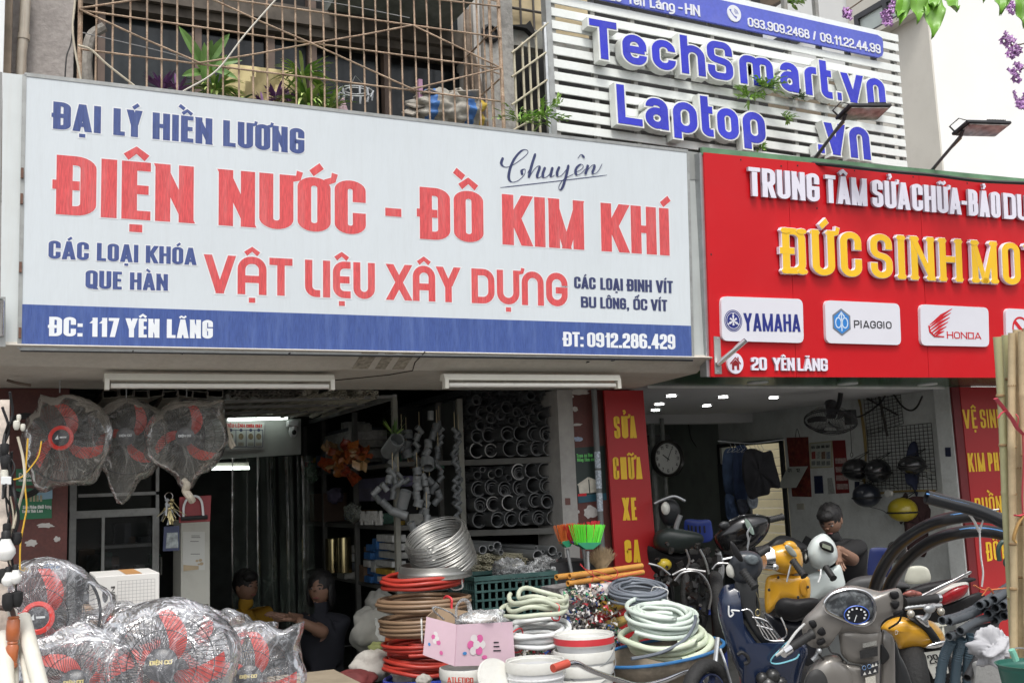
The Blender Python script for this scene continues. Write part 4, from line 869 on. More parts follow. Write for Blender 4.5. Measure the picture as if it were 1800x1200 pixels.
greyp=mat('grey_pvc_pipe',(.085,.09,.092),.5,var=.22,scale=5,dirt=.5,dcol=(.14,.14,.13),fine=.06)
rimp=mat('pale_pvc_pipe',(.34,.35,.34),.5,var=.12,scale=5)
def unitpipe(ri,n):
 g=MB();g.pipe((0,0,0),(0,1,0),1,ri,n,.9);g.m=[0]*len(g.f)
 for k in range(n,2*n):g.m[k]=1
 return g
pl=first_of('plastic_pipe',unitpipe(.9,18),[greyp,mat('cut_pipe_rim',(.17,.175,.175),.5,var=.3)],'grey plastic pipe among those stacked on the two tier shelf beside the concrete post','pipe','grey pipes on the two tier shelf')
plw=first_of('plastic_pipe',unitpipe(.88,18),[greyp,mat('pale_cut_rim',(.5,.5,.48),.5,var=.1)],'pale rimmed pipe among the darker ones on the two tier shelf','pipe','pale pipes on the two tier shelf')
big1=[(153,525,46),(252,525,40),(319,545,18),(319,493,18),(388,512,48),(480,512,46),(578,510,44),(665,507,44),(157,425,42),(240,415,45),(307,415,17),(315,447,15),(370,407,44),(462,407,46),(557,407,44),(642,407,44),(125,340,19),(182,343,36),(238,352,15),(283,350,19),(320,326,14),(350,324,14),(398,318,20),(480,325,30),(548,300,30),(612,285,30),(668,322,32),(605,352,14),(118,240,28),(190,258,38),(255,298,32),(320,275,32),(365,222,36),(435,255,28),(500,252,30),(565,232,32),(688,250,32),(367,288,16),(625,225,14),(152,172,31),(90,158,18),(205,130,18),(123,125,16),(88,117,14),(240,232,20),(288,222,16),(532,140,26),(655,115,24),(625,145,20),(580,160,20)]
big2=[(193,660,18),(157,700,24),(215,697,19),(258,695,24),(308,680,26),(448,675,47),(538,665,44),(630,665,44),(695,635,16),(722,670,20),(112,738,16),(198,738,14),(378,718,20),(343,735,14),(165,795,47),(258,782,46),(350,795,44),(455,785,46),(552,768,46),(640,770,44),(702,740,16),(705,790,16),(180,905,44),(268,900,44),(378,893,46),(478,890,44),(562,875,42),(650,880,42),(707,880,14),(742,883,10),(173,1012,48),(240,988,18),(302,1012,46),(395,1005,46),(497,995,46),(588,997,42),(690,997,42)]
def packed(base,box,n,r0,r1,R_):
 out=list(base);tries=0
 while len(out)<len(base)+n and tries<9000:
  tries+=1;x,y,r=R_.uniform(box[0],box[2]),R_.uniform(box[1],box[3]),R_.uniform(r0,r1)
  if all((x-a)**2+(y-b)**2>(r+c)**2*.95 for a,b,c in out):out.append((x,y,r))
 return out
R_=random.Random(9);cg=cw=0
zoff=.012
for base,box,n,pale in((big1,(60,85,705,560),72,{1,0}),(big2,(75,640,720,1050),26,{0,3,5,23,24})):
 for i,(x,y,r)in enumerate(packed(base,box,n,8,17,R_)):
  px_,py_=800+x/4,660+y/4;Y=PY(px_)+R_.uniform(-.03,.03)+(.05 if r<20 else 0);k=ppm(Y,px_,py_)/4;rr=r*k*1.1
  c=at(px_,py_,Y);L=1.9
  if i in pale:po=put(plw,cw,c,(0,0,0),(rr,L,rr));cw+=1
  else:po=put(pl,cg,c,(0,0,0),(rr,L,rr));cg+=1
  if i<len(base)and r>=40:
   row=[q for q in base if q[2]>=40 and abs(q[1]-y)<48];tier='upper' if y<600 else 'lower';rn=min(((510,'bottom'),(415,'second lowest'),(670,'top'),(780,'second'),(888,'third'),(1008,'bottom')),key=lambda t:abs(t[0]-y))[1]
   po['label']='%s wide%s pipe from the left in the %s row of the %s tier'%(ORD[sorted(q[0]for q in row).index(x)],' pale rimmed' if i in pale else '',rn,tier)
  else:po['label']=('pale rimmed' if i in pale else 'narrow grey')+' plastic pipe among the wide ones on the two tier shelf'
  if r>27:
   q=rr*.9;cc=c.copy();lv=R_.choice((0,1,1,2,3))
   for t in range(lv):
    qn=q*R_.uniform(.72,.86);a=R_.uniform(-.5,.5);cc=cc+Vector((sin(a)*(q-qn)*.95,R_.uniform(-.015,.03),-cos(a)*(q-qn)*.95))
    if cg<268:put(pl,cg,cc,(0,0,0),(qn,L,qn))['label']='grey pipe nested inside a wider one on the two tier shelf';cg+=1
    q=qn*.93
    if q<.01:break
 EX=packed([(a_,b_,c_*.97)for a_,b_,c_ in([(q[0],q[1],q[2])for q in base])],box,150,5.5,10,R_)[len(base):];XM=MB()if pale=={1,0}else XM
 for x,y,r in EX:
  px_,py_=800+x/4,660+y/4;Y=PY(px_)+.05+R_.uniform(-.02,.06);rr=r*ppm(Y,px_,py_)/4*1.1;c=at(px_,py_,Y);k0=len(XM.f);XM.pipe(c,c+Vector((0,1.5,0)),rr,rr*.82,9,.5)
  XM.m[k0+9:k0+18]=[1]*9
single('small_pipes',XM,[greyp,mat('cut_pipe_rim')],'thinnest grey pipes filling the gaps between the larger ones on the two tier shelf','pipes',kind='stuff')
ps=thing('pipe_shelf','two tier steel angle shelf holding grey pipes beside the concrete post','shelf',(at(900,900,6.7).x,6.75,FZ))
sm=mat('shelf_steel',(.13,.13,.12),.6,var=.2,scale=6,dirt=.5,dcol=(.07,.06,.05))
for(xa,ya,xb,yb)in((811,808,975,802),(814,932,980,927)):
 a=at(xa,ya,PY(811));b=at(xb,yb,PY(975));
 g=MB();g.hexa([a+Vector((0,0,-.04)),b+Vector((0,0,-.04)),b+Vector((0,1.6,-.04)),a+Vector((0,1.6,-.04)),a,b,b+Vector((0,1.6,0)),a+Vector((0,1.6,0))]);part('shelf_board',g,sm,ps,smooth=False)
a=at(806,700,6.95);b=at(818,930,6.95);g=MB();g.box(a.x-.02,a.x+.02,6.93,6.97,FZ,2.25);part('post',g,mat('shelf_post',(.28,.28,.24),.6,var=.2,dirt=.4),ps,smooth=False)
a=at(772,700,7.2);g=MB();g.box(a.x-.018,a.x+.018,7.2,7.24,FZ,2.25);part('post',g,sm,ps,smooth=False)
g=MB();g.box(2.62,3.86,7.6,7.62,FZ,2.25);part('back_sheet',g,dark,ps,smooth=False)
plc=first_of('conduit_tube',unitpipe(.72,12),mat('cream_tube',(.52,.49,.36),.45,var=.12),'thin cream pipe in the low stack behind the green crate','pipe','cream pipes in the low stack')
plg=first_of('drain_pipe',unitpipe(.86,14),[mat('mid_grey_pipe',(.2,.21,.21),.45,var=.15),mat('mid_grey_rim',(.36,.37,.37),.5)],'grey pipe in the low stack behind the green crate','pipe','grey pipes in the low stack')
base=[(225,118,32),(293,103,23),(343,88,33),(372,140,20),(178,142,17),(672,165,40),(790,125,34),(655,105,14),(712,133,14),(732,165,14),(770,192,17),(850,155,18),(858,188,16),(735,212,15),(820,205,18)]
ng=len(base);allp=packed(base,(165,150,640,300),105,9.5,13.5,R_);i0=0;cnt=0
for i,(x,y,r)in enumerate(allp):
 px_,py_=800+x/4.614,940+y/4.614;Y=6.55-(px_-835)/150*.2+R_.uniform(-.06,.06);rr=r*ppm(Y,px_,py_)/4.614;c=at(px_,py_,Y)
 if i<ng:put(plg,i,c,(0,0,R_.uniform(-.02,.02)),(rr,1.5,rr))['label']=('%s grey pipe from the left in the low stack behind the crate'%ORD[sorted(b_[0]for b_ in base).index(x)])
 else:put(plc,cnt,c,(0,0,R_.uniform(-.02,.04)),(rr,1.2,rr));cnt+=1
Y8=8.35;F8=Face((0,Y8,0))
o=thing('header_panel','white header board over the dark doorway, with a fire notice on it','wall panel',F8.at(465,800))
g=MB();F8.quad(g,[(360,733),(529,736),(529,798),(360,808)],0,-.05);part('board',g,mat('header_white',(.38,.4,.38),.6,var=.08,scale=3,dirt=.2),o,smooth=False)
nb=thing('fire_notice','fire safety notice with red heading under the lit tube','notice',F8.at(430,790,.01))
g=MB();F8.quad(g,[(392,737),(467,740),(464,789),(390,793)],.012,.002);part('frame',g,alu,nb,smooth=False)
g=MB();F8.quad(g,[(395,740),(464,743),(461,786),(393,790)],.015,.0125);part('sheet',g,mat('notice_sheet',(.55,.58,.56),.5,var=.05),nb,smooth=False)
text_line(nb,F8,[('TIÊU',396,411),('LỆNH',413,430),('CHỮA',432,446),('CHÁY',448,460)],((396,744.5),(460,746)),((396,751),(460,751.5)),mat('notice_red',(.5,.03,.03),.5),tx=.25,ty=.16,out=.017,gap=.07)
g=MB()
for x in(396,414,432,447,461):flatline(g,F8,[F8.px(x,755),F8.px(x,785)],.005,.0165)
for y in(756,785):flatline(g,F8,[F8.px(396,y),F8.px(461,y)],.005,.0168)
for x in(405,423,440,454):disc(g,F8,F8.px(x,756),.012,.012,.0172)
part('notice_grid',g,mat('notice_navy',(.05,.06,.12),.5),nb,smooth=False,kind='stuff')
g=MB()
for x in(405,423,440,454):
 c=F8.px(x,767);disc(g,F8,c,.02,.025,.017,9);
 for t in range(3):flatline(g,F8,[F8.px(x-5,778+t*2.2),F8.px(x+5,778+t*2.2)],.004,.017)
part('notice_pictures',g,mat('notice_picture',(.25,.2,.12),.5,var=.5,scale=40),nb,smooth=False,kind='stuff')
cm=thing('security_camera','small white security camera on a bracket at the right of the header board','camera',F8.at(512,768,.05))
g=MB();c=F8.at(511,745,.05);g.obox(c,(.085,.08,.05));part('base',g,white,cm,bev=.006)
g=MB();c=F8.at(512,758,.06);g.ell(c,(.036,.04,.055),14,8);part('body',g,white,cm)
g=MB();c=F8.at(511.5,761,.105);g.ell(c,(.018,.012,.02),12,6);part('lens',g,dark,cm)
filmc=film('curtain_film',(.4,.5,.42),.10,.15,.3,2,.6,.8)
o=thing('strip_curtain','clear plastic strip curtain hanging in the dark doorway behind the seated man','curtain',F8.at(480,1000))
for i,(xa,xb)in enumerate(((405,432),(434,455),(457,483),(486,512),(516,545))):
 A=F8.px(xa,802)[0];B=F8.px(xb,802)[0];g=MB()
 g.grid(8,6,lambda u,v:(A+(B-A)*u,Y8-.06+.02*sin(u*6+i)+.03*sin(v*3+i),1.93-v*1.7));part('strip',g,filmc,o)
g=MB();g.box(F8.px(375,800)[0],F8.px(530,800)[0],9.6,9.63,FZ,2.0);single('partition',g,mat('dim_partition',(.04,.045,.042),.8,var=.3),'dark partition deep behind the plastic curtain','partition',smooth=False)
# side shelving along the right of the room, faces -x
XS=at(700,850,6.95).x;FH=Face((XS,0,0),(0,0,1),(0,-1,0))
sh=thing('shop_shelving','dark steel shelving full of small stock along the right side of the hardware shop','shelf',(XS,8,FZ))
for px_ in(536,569,625,696):
 a=FH.px(px_,850)[0];g=MB();g.box(XS-.015,XS+.02,-a-.02,-a+.02,FZ,2.24);part('post',g,sm,sh,smooth=False)
a0,a1=-FH.px(532,850)[0],-FH.px(700,850)[0]
for py_,xx in((819,640),(921,625),(1022,640)):
 z=FH.px(xx,py_)[1];g=MB();g.box(XS,XS+.42,a1,a0,z-.03,z);part('shelf_board',g,sm,sh,smooth=False)
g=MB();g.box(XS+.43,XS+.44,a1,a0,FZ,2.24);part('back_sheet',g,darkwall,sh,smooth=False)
def shbox(x0,y0,x1,y1,m_,lab,grp=None,cat='box',dep=.2,nm='carton',pr=.01,band=None):
 p,q=FH.px(x0,y0),FH.px(x1,y1);g=MB();P=XS-pr
 g.box(P,P+dep,-q[0],-p[0],q[1],p[1]);o=single(nm,g,m_,lab,cat,grp,smooth=False,bev=.002)
 return o
R_=random.Random(21)
wc=[mat('carton_white_%s'%k_,c_,.6,var=.25,scale=30,dirt=.5,dcol=(.12,.12,.14))for k_,c_ in(('a',(.42,.43,.41)),('b',(.36,.36,.33)),('c',(.5,.5,.48)))]
bl=mat('carton_blue',(.02,.12,.34),.5,var=.3,scale=30,dirt=.4,dcol=(.3,.35,.4));br=mat('carton_brown',(.16,.10,.06),.8,var=.2);
ye=mat('carton_yellow',(.42,.28,.04),.6,var=.3,scale=30);gr_=mat('carton_green',(.05,.13,.09),.6,var=.3,scale=30);dk=mat('carton_slate',(.09,.1,.12),.6,var=.3,scale=20)
cols=[(600,612,[wc[1],dk,wc[0]]),(640,650,[br]),(649,661,[bl,bl,wc[2],bl]),(662,670,[bl,wc[0],bl]),(671,699,[wc[2],ye,wc[0],wc[1],wc[2]])]
for x0,x1,ms in cols:
 y=1022+(x0-640)*.12;H={600:60,640:62,649:68,662:80,671:88}[x0];n=len(ms)+1
 for i in range(n):
  h=H/n;shbox(x0+R_.uniform(-1,1),y-(i+1)*h+.6,x1+R_.uniform(-1,1),y-i*h,ms[i%len(ms)],'%s carton from the bottom, %s column, lowest shelf'%(ORD[i],{600:'leftmost dark',640:'brown',649:'left blue',662:'right blue',671:'rightmost white'}[x0]),'cartons stacked on the lowest shelf',dep=.1,pr=R_.uniform(0,.05))
for i in range(9):
 y=819-i*6.6;shbox(573+R_.uniform(0,5),y-6,613+R_.uniform(-6,8),y,wc[R_.randrange(3)]if i%4 else dk,'%s box from the bottom in the pile of flat boxes on the top shelf'%ORD[i],'flat boxes piled on the top shelf',dep=.3,pr=R_.uniform(0,.04))
for x0,x1,y0,y1,m_,lab in((538,551,812,819,mat('pack_red',(.3,.05,.03),.6),'small red box at the left end of the top shelf'),(552,556,804,819,ye,'thin yellow box beside the small red box on the top shelf'),(557,572,801,819,mat('pack_blue_grey',(.12,.16,.24),.6,var=.3,scale=30),'blue grey box beside the flat boxes on the top shelf'),(546,572,868,917,mat('pack_tan',(.12,.08,.06),.8,var=.3),'tan carton on the middle shelf at the left'),(632,690,842,855,mat('pack_violet',(.07,.065,.12),.6,var=.3),'long violet box at the back of the middle shelf'),(633,655,858,880,mat('pack_violet2',(.08,.07,.11),.6,var=.3),'small violet box on the middle shelf under the long one')):
 shbox(x0,y0,x1,y1,m_,lab)
for i in range(8):
 a=FH.px(602+i*2.6,745);g=MB();g.box(XS-.01,XS+.15,-a[0]-.008,-a[0]+.008,a[1]-.06,a[1]+.02-R_.uniform(0,.03));single('booklet',g,wc[i%3],'thin upright white booklet on the uppermost shelf','booklet','upright booklets on the uppermost shelf',smooth=False)
def can(px_,py_,r,h,m_,lab,grp=None,cat='can'):
 a=FH.at(px_,py_,.03);g=MB();g.lathe([(r,0),(r,h*.96),(r*.96,h),(r*.9,h)],16,Matrix.Translation(a));return single('can',g,m_,lab,cat,grp)
for i in range(54):
 x=R_.uniform(576,692);y=R_.choice((819,921,921,1022,1022))+(x-640)*.13;h=R_.uniform(7,24);w_=R_.uniform(4,12)
 if(y>1000 and x>636)or(y<880 and x<616):continue
 q0,q1=FH.px(x,y-h),FH.px(x+w_,y);g=MB();bb=R_.uniform(.05,.3);g.box(XS+bb,XS+bb+.1,-q1[0],-q0[0],q1[1],q0[1]);single('stock_packet',g,[dk,wc[1],bl,gr_,br,ye,wc[0]][i%7],'dim small packet of stock at the back of the side shelving','packet','small packets at the back of the side shelving',smooth=False)
brass=mat('brass_tin',(.45,.38,.2),.22,metal=.9,var=.1)
for px_,lab in((592,'tall shiny brass coloured tin on the lowest shelf, left of two'),(612,'tall shiny brass coloured tin on the lowest shelf, right of two')):can(px_,1005,.06,.27,brass,lab)
wf=mat('white_fitting',(.55,.55,.52),.4,var=.1)
for i in range(10):
 for j in range(2):
  a=FH.at(651+i*3.9,921-j*9,.05+R_.uniform(0,.02));g=MB();g.lathe([(.012,0),(.012,.02),(.018,.022),(.018,.04),(.012,.042),(.012,.06)],10,Matrix.Translation(a));single('white_fitting',g,wf,'small white plastic fitting in the row at the edge of the middle shelf','pipe fitting','white fittings on the middle shelf')
g=MB();a=FH.px(692,905);
def crumple(c,r,seed,n=14,m=9,amp=.35,f=2.4,sq=(1,1,1)):
 g=MB();g.soft=1;c=Vector(c);sd=Vector((seed*3.1,seed*1.7,seed*.9))
 g.ell(c,r,n,m,fn=lambda q:1+amp*(noise.noise(q*f+sd)*1.3+.5*abs(noise.noise(q*f*2.6+sd))))
 return g
for k_,(px_,py_,rx,rz,m_,lab)in enumerate(((632,900,.12,.07,film('dull_bag',(.3,.32,.28),.6),'dull crumpled plastic bag beside the white fittings'),(558,830,.06,.08,film('green_bag',(.2,.3,.22),.5),'small greenish plastic bag hanging under the top shelf'),(600,870,.1,.06,mat('dim_purple_cloth',(.09,.08,.13),.9,var=.3),'dim purple bundle on the middle shelf'))):
 single('plastic_bag',crumple(FH.at(px_,py_,.05),(.06,rx,rz),k_+1,18,12),m_,lab,'plastic bag')
o=thing('packet_bundle','bundle of shiny orange and red packets hanging from the shelf edge','packets',FH.at(640,820,.2))
R_=random.Random(4);om=[mat('foil_orange_%d'%k_,c_,.3,var=.35,scale=25,dirt=.4,dcol=(.4,.3,.1),spec=.7)for k_,c_ in enumerate(((.38,.07,.02),(.45,.14,.03),(.3,.04,.02),(.4,.24,.1)))]
for i in range(34):
 c=FH.at(640+R_.gauss(0,17),800+R_.gauss(0,11),.12+R_.uniform(-.05,.08));s_=R_.uniform(.03,.065);rot=Euler((R_.uniform(0,6),R_.uniform(0,6),R_.uniform(0,6))).to_matrix();g=MB()
 g.grid(4,4,lambda u,v:c+rot@Vector(((u-.5)*2*s_*(1-.4*v),(v-.5)*2*s_,.02*sin(u*7+i)+.015*cos(v*9+i))));part('packet',g,om[i%4],o)
 # hanging pipe fittings
fg=mat('fitting_grey',(.16,.17,.17),.42,var=.18,scale=8,dirt=.35,dcol=(.25,.25,.24));fgd=mat('fitting_dark_grey',(.1,.108,.11),.42,var=.2,scale=8)
def coupler(g,c,d,r,L,bore=True,n=12):
 c=Vector(c);d=Vector(d).normalized();a=c-d*L/2;b=c+d*L/2;u=d.orthogonal().normalized();w_=d.cross(u)
 def ring(p,q):return[p+u*(cos(2*pi*k/n)*q)+w_*(sin(2*pi*k/n)*q)for k in range(n)]
 g.loft([ring(a+d*L*.5,r*.8),ring(a+d*.004,r*.84),ring(a,r),ring(c-d*L*.06,r),ring(c-d*L*.04,r*.93),ring(c+d*L*.04,r*.93),ring(c+d*L*.06,r),ring(b,r),ring(b-d*.004,r*.84),ring(b-d*L*.45,r*.8)]);return g
def elbow(g,c,d1,d2,r,n=10):
 c=Vector(c);d1=Vector(d1).normalized();d2=Vector(d2).normalized();P=[c+d1*r*1.7,c+d1*r*.8,c+(d1+d2)*r*.12,c+d2*r*.8,c+d2*r*1.7]
 g.tube(P,[r*1.12,r*1.1,r,r*1.1,r*1.12],n);return g
def strand(lab,pts,Y,r,m_,seed,kind='coupler',grp=None,step=None):
 R=random.Random(seed);P=bez([at(x,y,Y+(z[0]if z else 0))for x,y,*z in pts],8);o=thing('fitting_string',lab,'pipe fittings',P[-1],grp)
 L=0;nxt=0;step=step or r*2.2
 g=MB();g.tube([P[0]+Vector((0,0,.12))]+P,.0025,4);part('cord',g,mat('string_tan',(.4,.33,.2),.8),o)
 for i in range(1,len(P)):
  seg=P[i]-P[i-1];L+=seg.length
  while nxt<L:
   q=P[i]-seg.normalized()*(L-nxt)+Vector((R.uniform(-.3,.3)*r,R.uniform(-.5,.5)*r,0));d=seg.normalized()+Vector((R.uniform(-.35,.35),R.uniform(-.3,.3),R.uniform(-.2,.2)))
   g=MB();rr=r*R.uniform(.85,1.1)
   if kind=='coupler':coupler(g,q,d,rr,step*R.uniform(.85,1.05))
   elif kind=='mix' and R.random()<.6:coupler(g,q,d,rr,step)
   else:s_=1 if int(nxt/step)%2 else-1;elbow(g,q,(s_*.8,R.uniform(-.4,.4),.7),(-s_*.5+R.uniform(-.3,.3),R.uniform(-.4,.4),-.8),rr*.8)
   part('fitting',g,m_ if R.random()<.7 else fgd,o);nxt+=step
 return o
strand('string of stacked grey couplers hanging highest, nearest the pipe shelf',[(768,752),(757,775),(749,800),(744,822)],6.55,.027,fg,1,step=.06)
strand('second string of grey fittings behind the highest one',[(737,755),(733,775),(731,800),(738,825)],6.62,.022,fg,2,'mix',step=.05)
strand('short string of grey elbows right of the highest couplers',[(772,745),(775,765),(770,790),(766,810)],6.6,.02,fg,3,'mix',step=.045)
strand('long zigzag chain of dark grey elbows against the shelf post',[(799,756),(806,775),(797,800),(806,830),(798,860),(806,885),(803,922)],6.5,.017,fgd,4,'elbow',step=.03)
strand('second zigzag chain of dark grey elbows touching the shelf post',[(806,760),(800,790),(804,820),(808,850),(803,880),(798,890)],6.54,.016,fgd,5,'elbow',step=.03)
strand('pale string of wide couplers in the middle of the lower cluster',[(733,828),(735,850),(734,875),(733,895)],6.42,.029,fg,6,step=.05)
strand('string of couplers right of the wide pale ones',[(744,838),(750,860),(749,885),(742,900)],6.45,.023,fg,7,step=.045)
strand('slanting string of couplers at the left of the lower cluster',[(690,830),(675,855),(658,868),(680,890),(690,897)],6.45,.026,fg,8,'mix',step=.055)
strand('string of fittings hanging straight under the red ties',[(690,815),(692,840),(691,865),(694,880)],6.5,.022,fg,9,'mix',step=.05)
strand('thick dark pipe joints hanging behind the cluster',[(714,765),(714,790),(718,812)],6.65,.04,fgd,10,step=.06)
strand('string of dark fittings sloping right from the cord',[(755,845),(765,862),(772,874),(760,885)],6.48,.026,fgd,11,'mix',step=.05)
strand('string of small fittings on the yellow cord',[(770,790),(768,812),(776,828),(772,848)],6.55,.018,fgd,12,'mix',step=.04)
strand('curved string of couplers at the bottom of the cluster',[(750,898),(748,915),(738,932),(728,930),(722,918)],6.4,.024,fg,13,step=.05)
strand('small string of joints beside the thick dark ones',[(706,760),(707,780),(706,795)],6.6,.018,fgd,14,step=.035)
strand('short string of reducers left of the open pipe',[(700,835),(706,850),(715,845)],6.5,.02,fg,15,'mix',step=.05)
def loosepipe(a,b,r,lab,m_=fg):
 g=MB();g.pipe(a,b,r,r*.85,16,.08);single('pipe_piece',g,m_,lab,'pipe piece')
loosepipe(at(714,862,6.38),at(706,892,6.42),.036,'short open grey pipe piece tilted in the fittings cluster')
loosepipe(at(716,907,6.36),at(690,898,6.4),.027,'grey pipe piece lying across the bottom of the cluster')
loosepipe(at(698,772,6.45),at(682,795,6.6),.05,'big grey elbow socket hanging left of the cluster')
loosepipe(at(752,822,6.42),at(751,808,6.46),.042,'wide grey cap hanging below the highest couplers')
loosepipe(at(757,722,6.5),at(757,738,6.5),.02,'small grey pipe stub on top of the highest string')
R_=random.Random(8)
leafm=mat('leaf_green',(.07,.14,.035),.5,var=.35,scale=12);leafl=mat('leaf_light',(.26,.42,.09),.5,var=.3,scale=12);purp=mat('leaf_purple',(.17,.07,.2),.5,var=.4,scale=10);leafy=mat('leaf_variegated',(.46,.56,.2),.5,var=.3,scale=20)
def blade(g,p,d,L,w_,droop=.5,up=Vector((0,0,1)),n=6,fold=.2):
 d=Vector(d).normalized();side=d.cross(up);side=side.normalized()if side.length>.05 else Vector((1,0,0));b=len(g.v);q=Vector(p);dd=d.copy()
 for i in range(n+1):
  t=i/n;ww=w_*(sin(pi*(.12+.88*t))**.7 if t<1 else .02);nn=side.cross(dd).normalized()
  g.P(q-side*ww+nn*fold*ww);g.P(q);g.P(q+side*ww+nn*fold*ww);q=q+dd*(L/n);dd=(dd+Vector((0,0,-droop/n))).normalized()
 for i in range(n):
  k=b+i*3;g.F(k,k+1,k+4,k+3);g.F(k+1,k+2,k+5,k+4)
def tuft(lab,c,n,L,w_,m_,seed,spread=1.,droop=1.1,nm='plant',stem=None,cat='plant',up=.9):
 R=random.Random(seed);o=thing(nm,lab,cat,c)
 mm=m_ if isinstance(m_,list)else[m_]
 for j,mt in enumerate(mm):
  g=MB()
  for i in range(n//len(mm)):
   a=R.uniform(0,2*pi);e=R.uniform(.15,up);l=L*R.uniform(.6,1.1);blade(g,Vector(c)+Vector((cos(a),sin(a),0))*.01,(cos(a)*spread*(1-e*.6),sin(a)*spread*(1-e*.6),e),l,w_*R.uniform(.7,1.1),droop*R.uniform(.6,1.4))
  part('leaves',g,mt,o,kind='stuff')
 if stem:g=MB();g.tube(stem,.008,6);part('stem',g,leafm,o)
 return o
tuft('sprig of long green leaves hanging on the shelf post left of the fittings',at(694,765,6.5),26,.14,.008,[leafm,leafl],31,droop=.3,up=1.)
# left side: aluminium glass cabinet
YCb=7.15;FCb=Face((0,YCb,0));x0,x1=FCb.px(121,950)[0],FCb.px(279,950)[0];zt=FCb.px(200,908)[1]
cb=thing('glass_cabinet','grey aluminium glass display cabinet behind the hanging fans','cabinet',((x0+x1)/2,YCb,FZ))
for x in(x0,x1-.04,FCb.px(178,950)[0]):g=MB();g.box(x,x+(.04 if x!=FCb.px(178,950)[0]else .018),YCb-.02,YCb+.02,FZ,zt+(.35 if x==x0 else 0));part('post',g,alu,cb,smooth=False)
g=MB();g.box(x0+.001,x1-.001,YCb-.03,YCb+.4,zt,zt+.045);part('top_rail',g,alu,cb,smooth=False)
g=MB();z=FCb.px(230,956)[1];g.box(FCb.px(182,950)[0],x1-.042,YCb+.02,YCb+.35,z-.02,z);part('shelf_edge',g,alu,cb,smooth=False)
g=MB();z=FCb.px(200,866)[1];g.box(x0+.05,x1,YCb-.01,YCb+.02,z-.02,z);g.box(x1-.02,x1,YCb-.01,YCb+.02,zt+.046,z+.3);part('upper_rail',g,alu,cb,smooth=False)
g=MB();g.box(x0+.045,x1-.045,YCb+.004,YCb+.01,FZ+.1,zt-.002);part('glass',g,mat('cabinet_glass',(.02,.025,.025),.08,alpha=.35,spec=.6),cb,smooth=False)
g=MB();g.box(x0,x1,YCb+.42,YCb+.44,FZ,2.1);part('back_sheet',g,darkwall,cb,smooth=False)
R_=random.Random(17)
for i in range(16):
 px_=130+R_.uniform(0,140);py_=(955,1010)[i%2]if px_>182 else 1000;q=at(px_,py_,YCb+.2);w_,h_=R_.uniform(.04,.1),R_.uniform(.04,.13);g=MB();g.box(q.x,q.x+w_,YCb+.15,YCb+.3,q.z,q.z+h_)
 single('stock_box',g,[dk,gr_,br,wc[1]][i%4],'dim box of stock inside the glass cabinet','box','boxes of stock inside the glass cabinet',smooth=False)
YQ=6.7;FQ2=Face((0,YQ,0));a=FQ2.px(318,1000)[0];b=FQ2.px(369,1000)[0];zt=FQ2.px(340,913)[1]
wb=thing('white_cupboard','narrow white cupboard with a taped paper sheet and brown louvre','cupboard',((a+b)/2,YQ,FZ))
g=MB();g.box(a,b,YQ,YQ+.35,FZ,zt);part('body',g,mat('cupboard_cream',(.52,.52,.46),.5,var=.06,scale=3,dirt=.2),wb,smooth=False,bev=.004)
g=MB();FQ2.quad(g,[(321,934),(360,934),(360,1001),(321,1003)],.004,.001);part('paper_sheet',g,mat('sheet_grey',(.6,.61,.57),.5,var=.04),wb,smooth=False)
g=MB()
for y in(941,944,951,973):flatline(g,FQ2,[FQ2.px(334+(y%3),y),FQ2.px(352-(y%4),y)],.003,.0052)
part('small_print',g,dark,wb,smooth=False,kind='stuff')
g=MB()
for x,y,r in((346,985,.009),(352,984,.011),(354,990,.012),(349,991,.007)):disc(g,FQ2,FQ2.px(x,y),r,r*.8,.0054+x*1e-6,12)
FQ2.quad(g,[(322,992),(349,994),(349,1000),(322,1003)],.0062);part('stains',g,mat('tape_stain',(.48,.38,.24),.5),wb,smooth=False,kind='stuff')
for i in range(6):
 z=FQ2.px(340,1063+i*4)[1];g=MB();g.box(a+.012,b-.012,YQ-.012,YQ-.001,z-.008,z);part('slat',g,mat('louvre_brown',(.12,.1,.08),.6),wb,smooth=False)
Yk=6.35;FK=Face((0,Yk,0))
o=thing('lock_pack','red blister pack with a U shaped bicycle lock hanging under the third fan','packaged lock',FK.at(343,917))
g=MB();FK.quad(g,[(315,873),(371,870),(369,916),(314,919)],.012,-.004);part('card',g,mat('lock_card_red',(.25,.03,.035),.4,var=.2,scale=10),o,smooth=False,bev=.003)
g=MB();g.tube(bez([FK.at(*p,.03)for p in((321,911),(322,888),(330,875),(344,872),(353,882),(356,908))],5),.007,8);part('shackle',g,white,o)
g=MB();g.tube([FK.at(317,911,.03),FK.at(363,908,.03)],.012,8);part('lock_bar',g,dark,o)
o2=thing('hanging_pack','small dark blue hanging pack with a picture of taps below the key bunches','package',FK.at(302,956))
g=MB();FK.quad(g,[(288,925),(315,923),(315,967),(286,968)],.01,-.003);part('card',g,mat('pack_navy',(.03,.04,.09),.4),o2,smooth=False)
g=MB();FK.quad(g,[(293,936),(312,935),(313,962),(291,963)],.012,.0105);part('picture',g,mat('pack_grey',(.25,.28,.28),.5,var=.5,scale=40),o2,smooth=False)
R_=random.Random(6)
o=thing('key_bunch','bunch of brass keys and tools hanging left of the lock pack','keys',FK.at(297,915));
for i in range(22):
 a_=R_.uniform(-2.6,-.5);c=FK.at(296+R_.uniform(-5,5),882+R_.uniform(-4,16),.02+R_.uniform(0,.04));d=Vector((cos(a_),R_.uniform(-.2,.2),sin(a_)));g=MB();g.beam(c,c+d*R_.uniform(.05,.1),.009,.003);g.ell(c,(.012,.004,.012),8,4);part('key',g,brass if i%3 else steel,o)
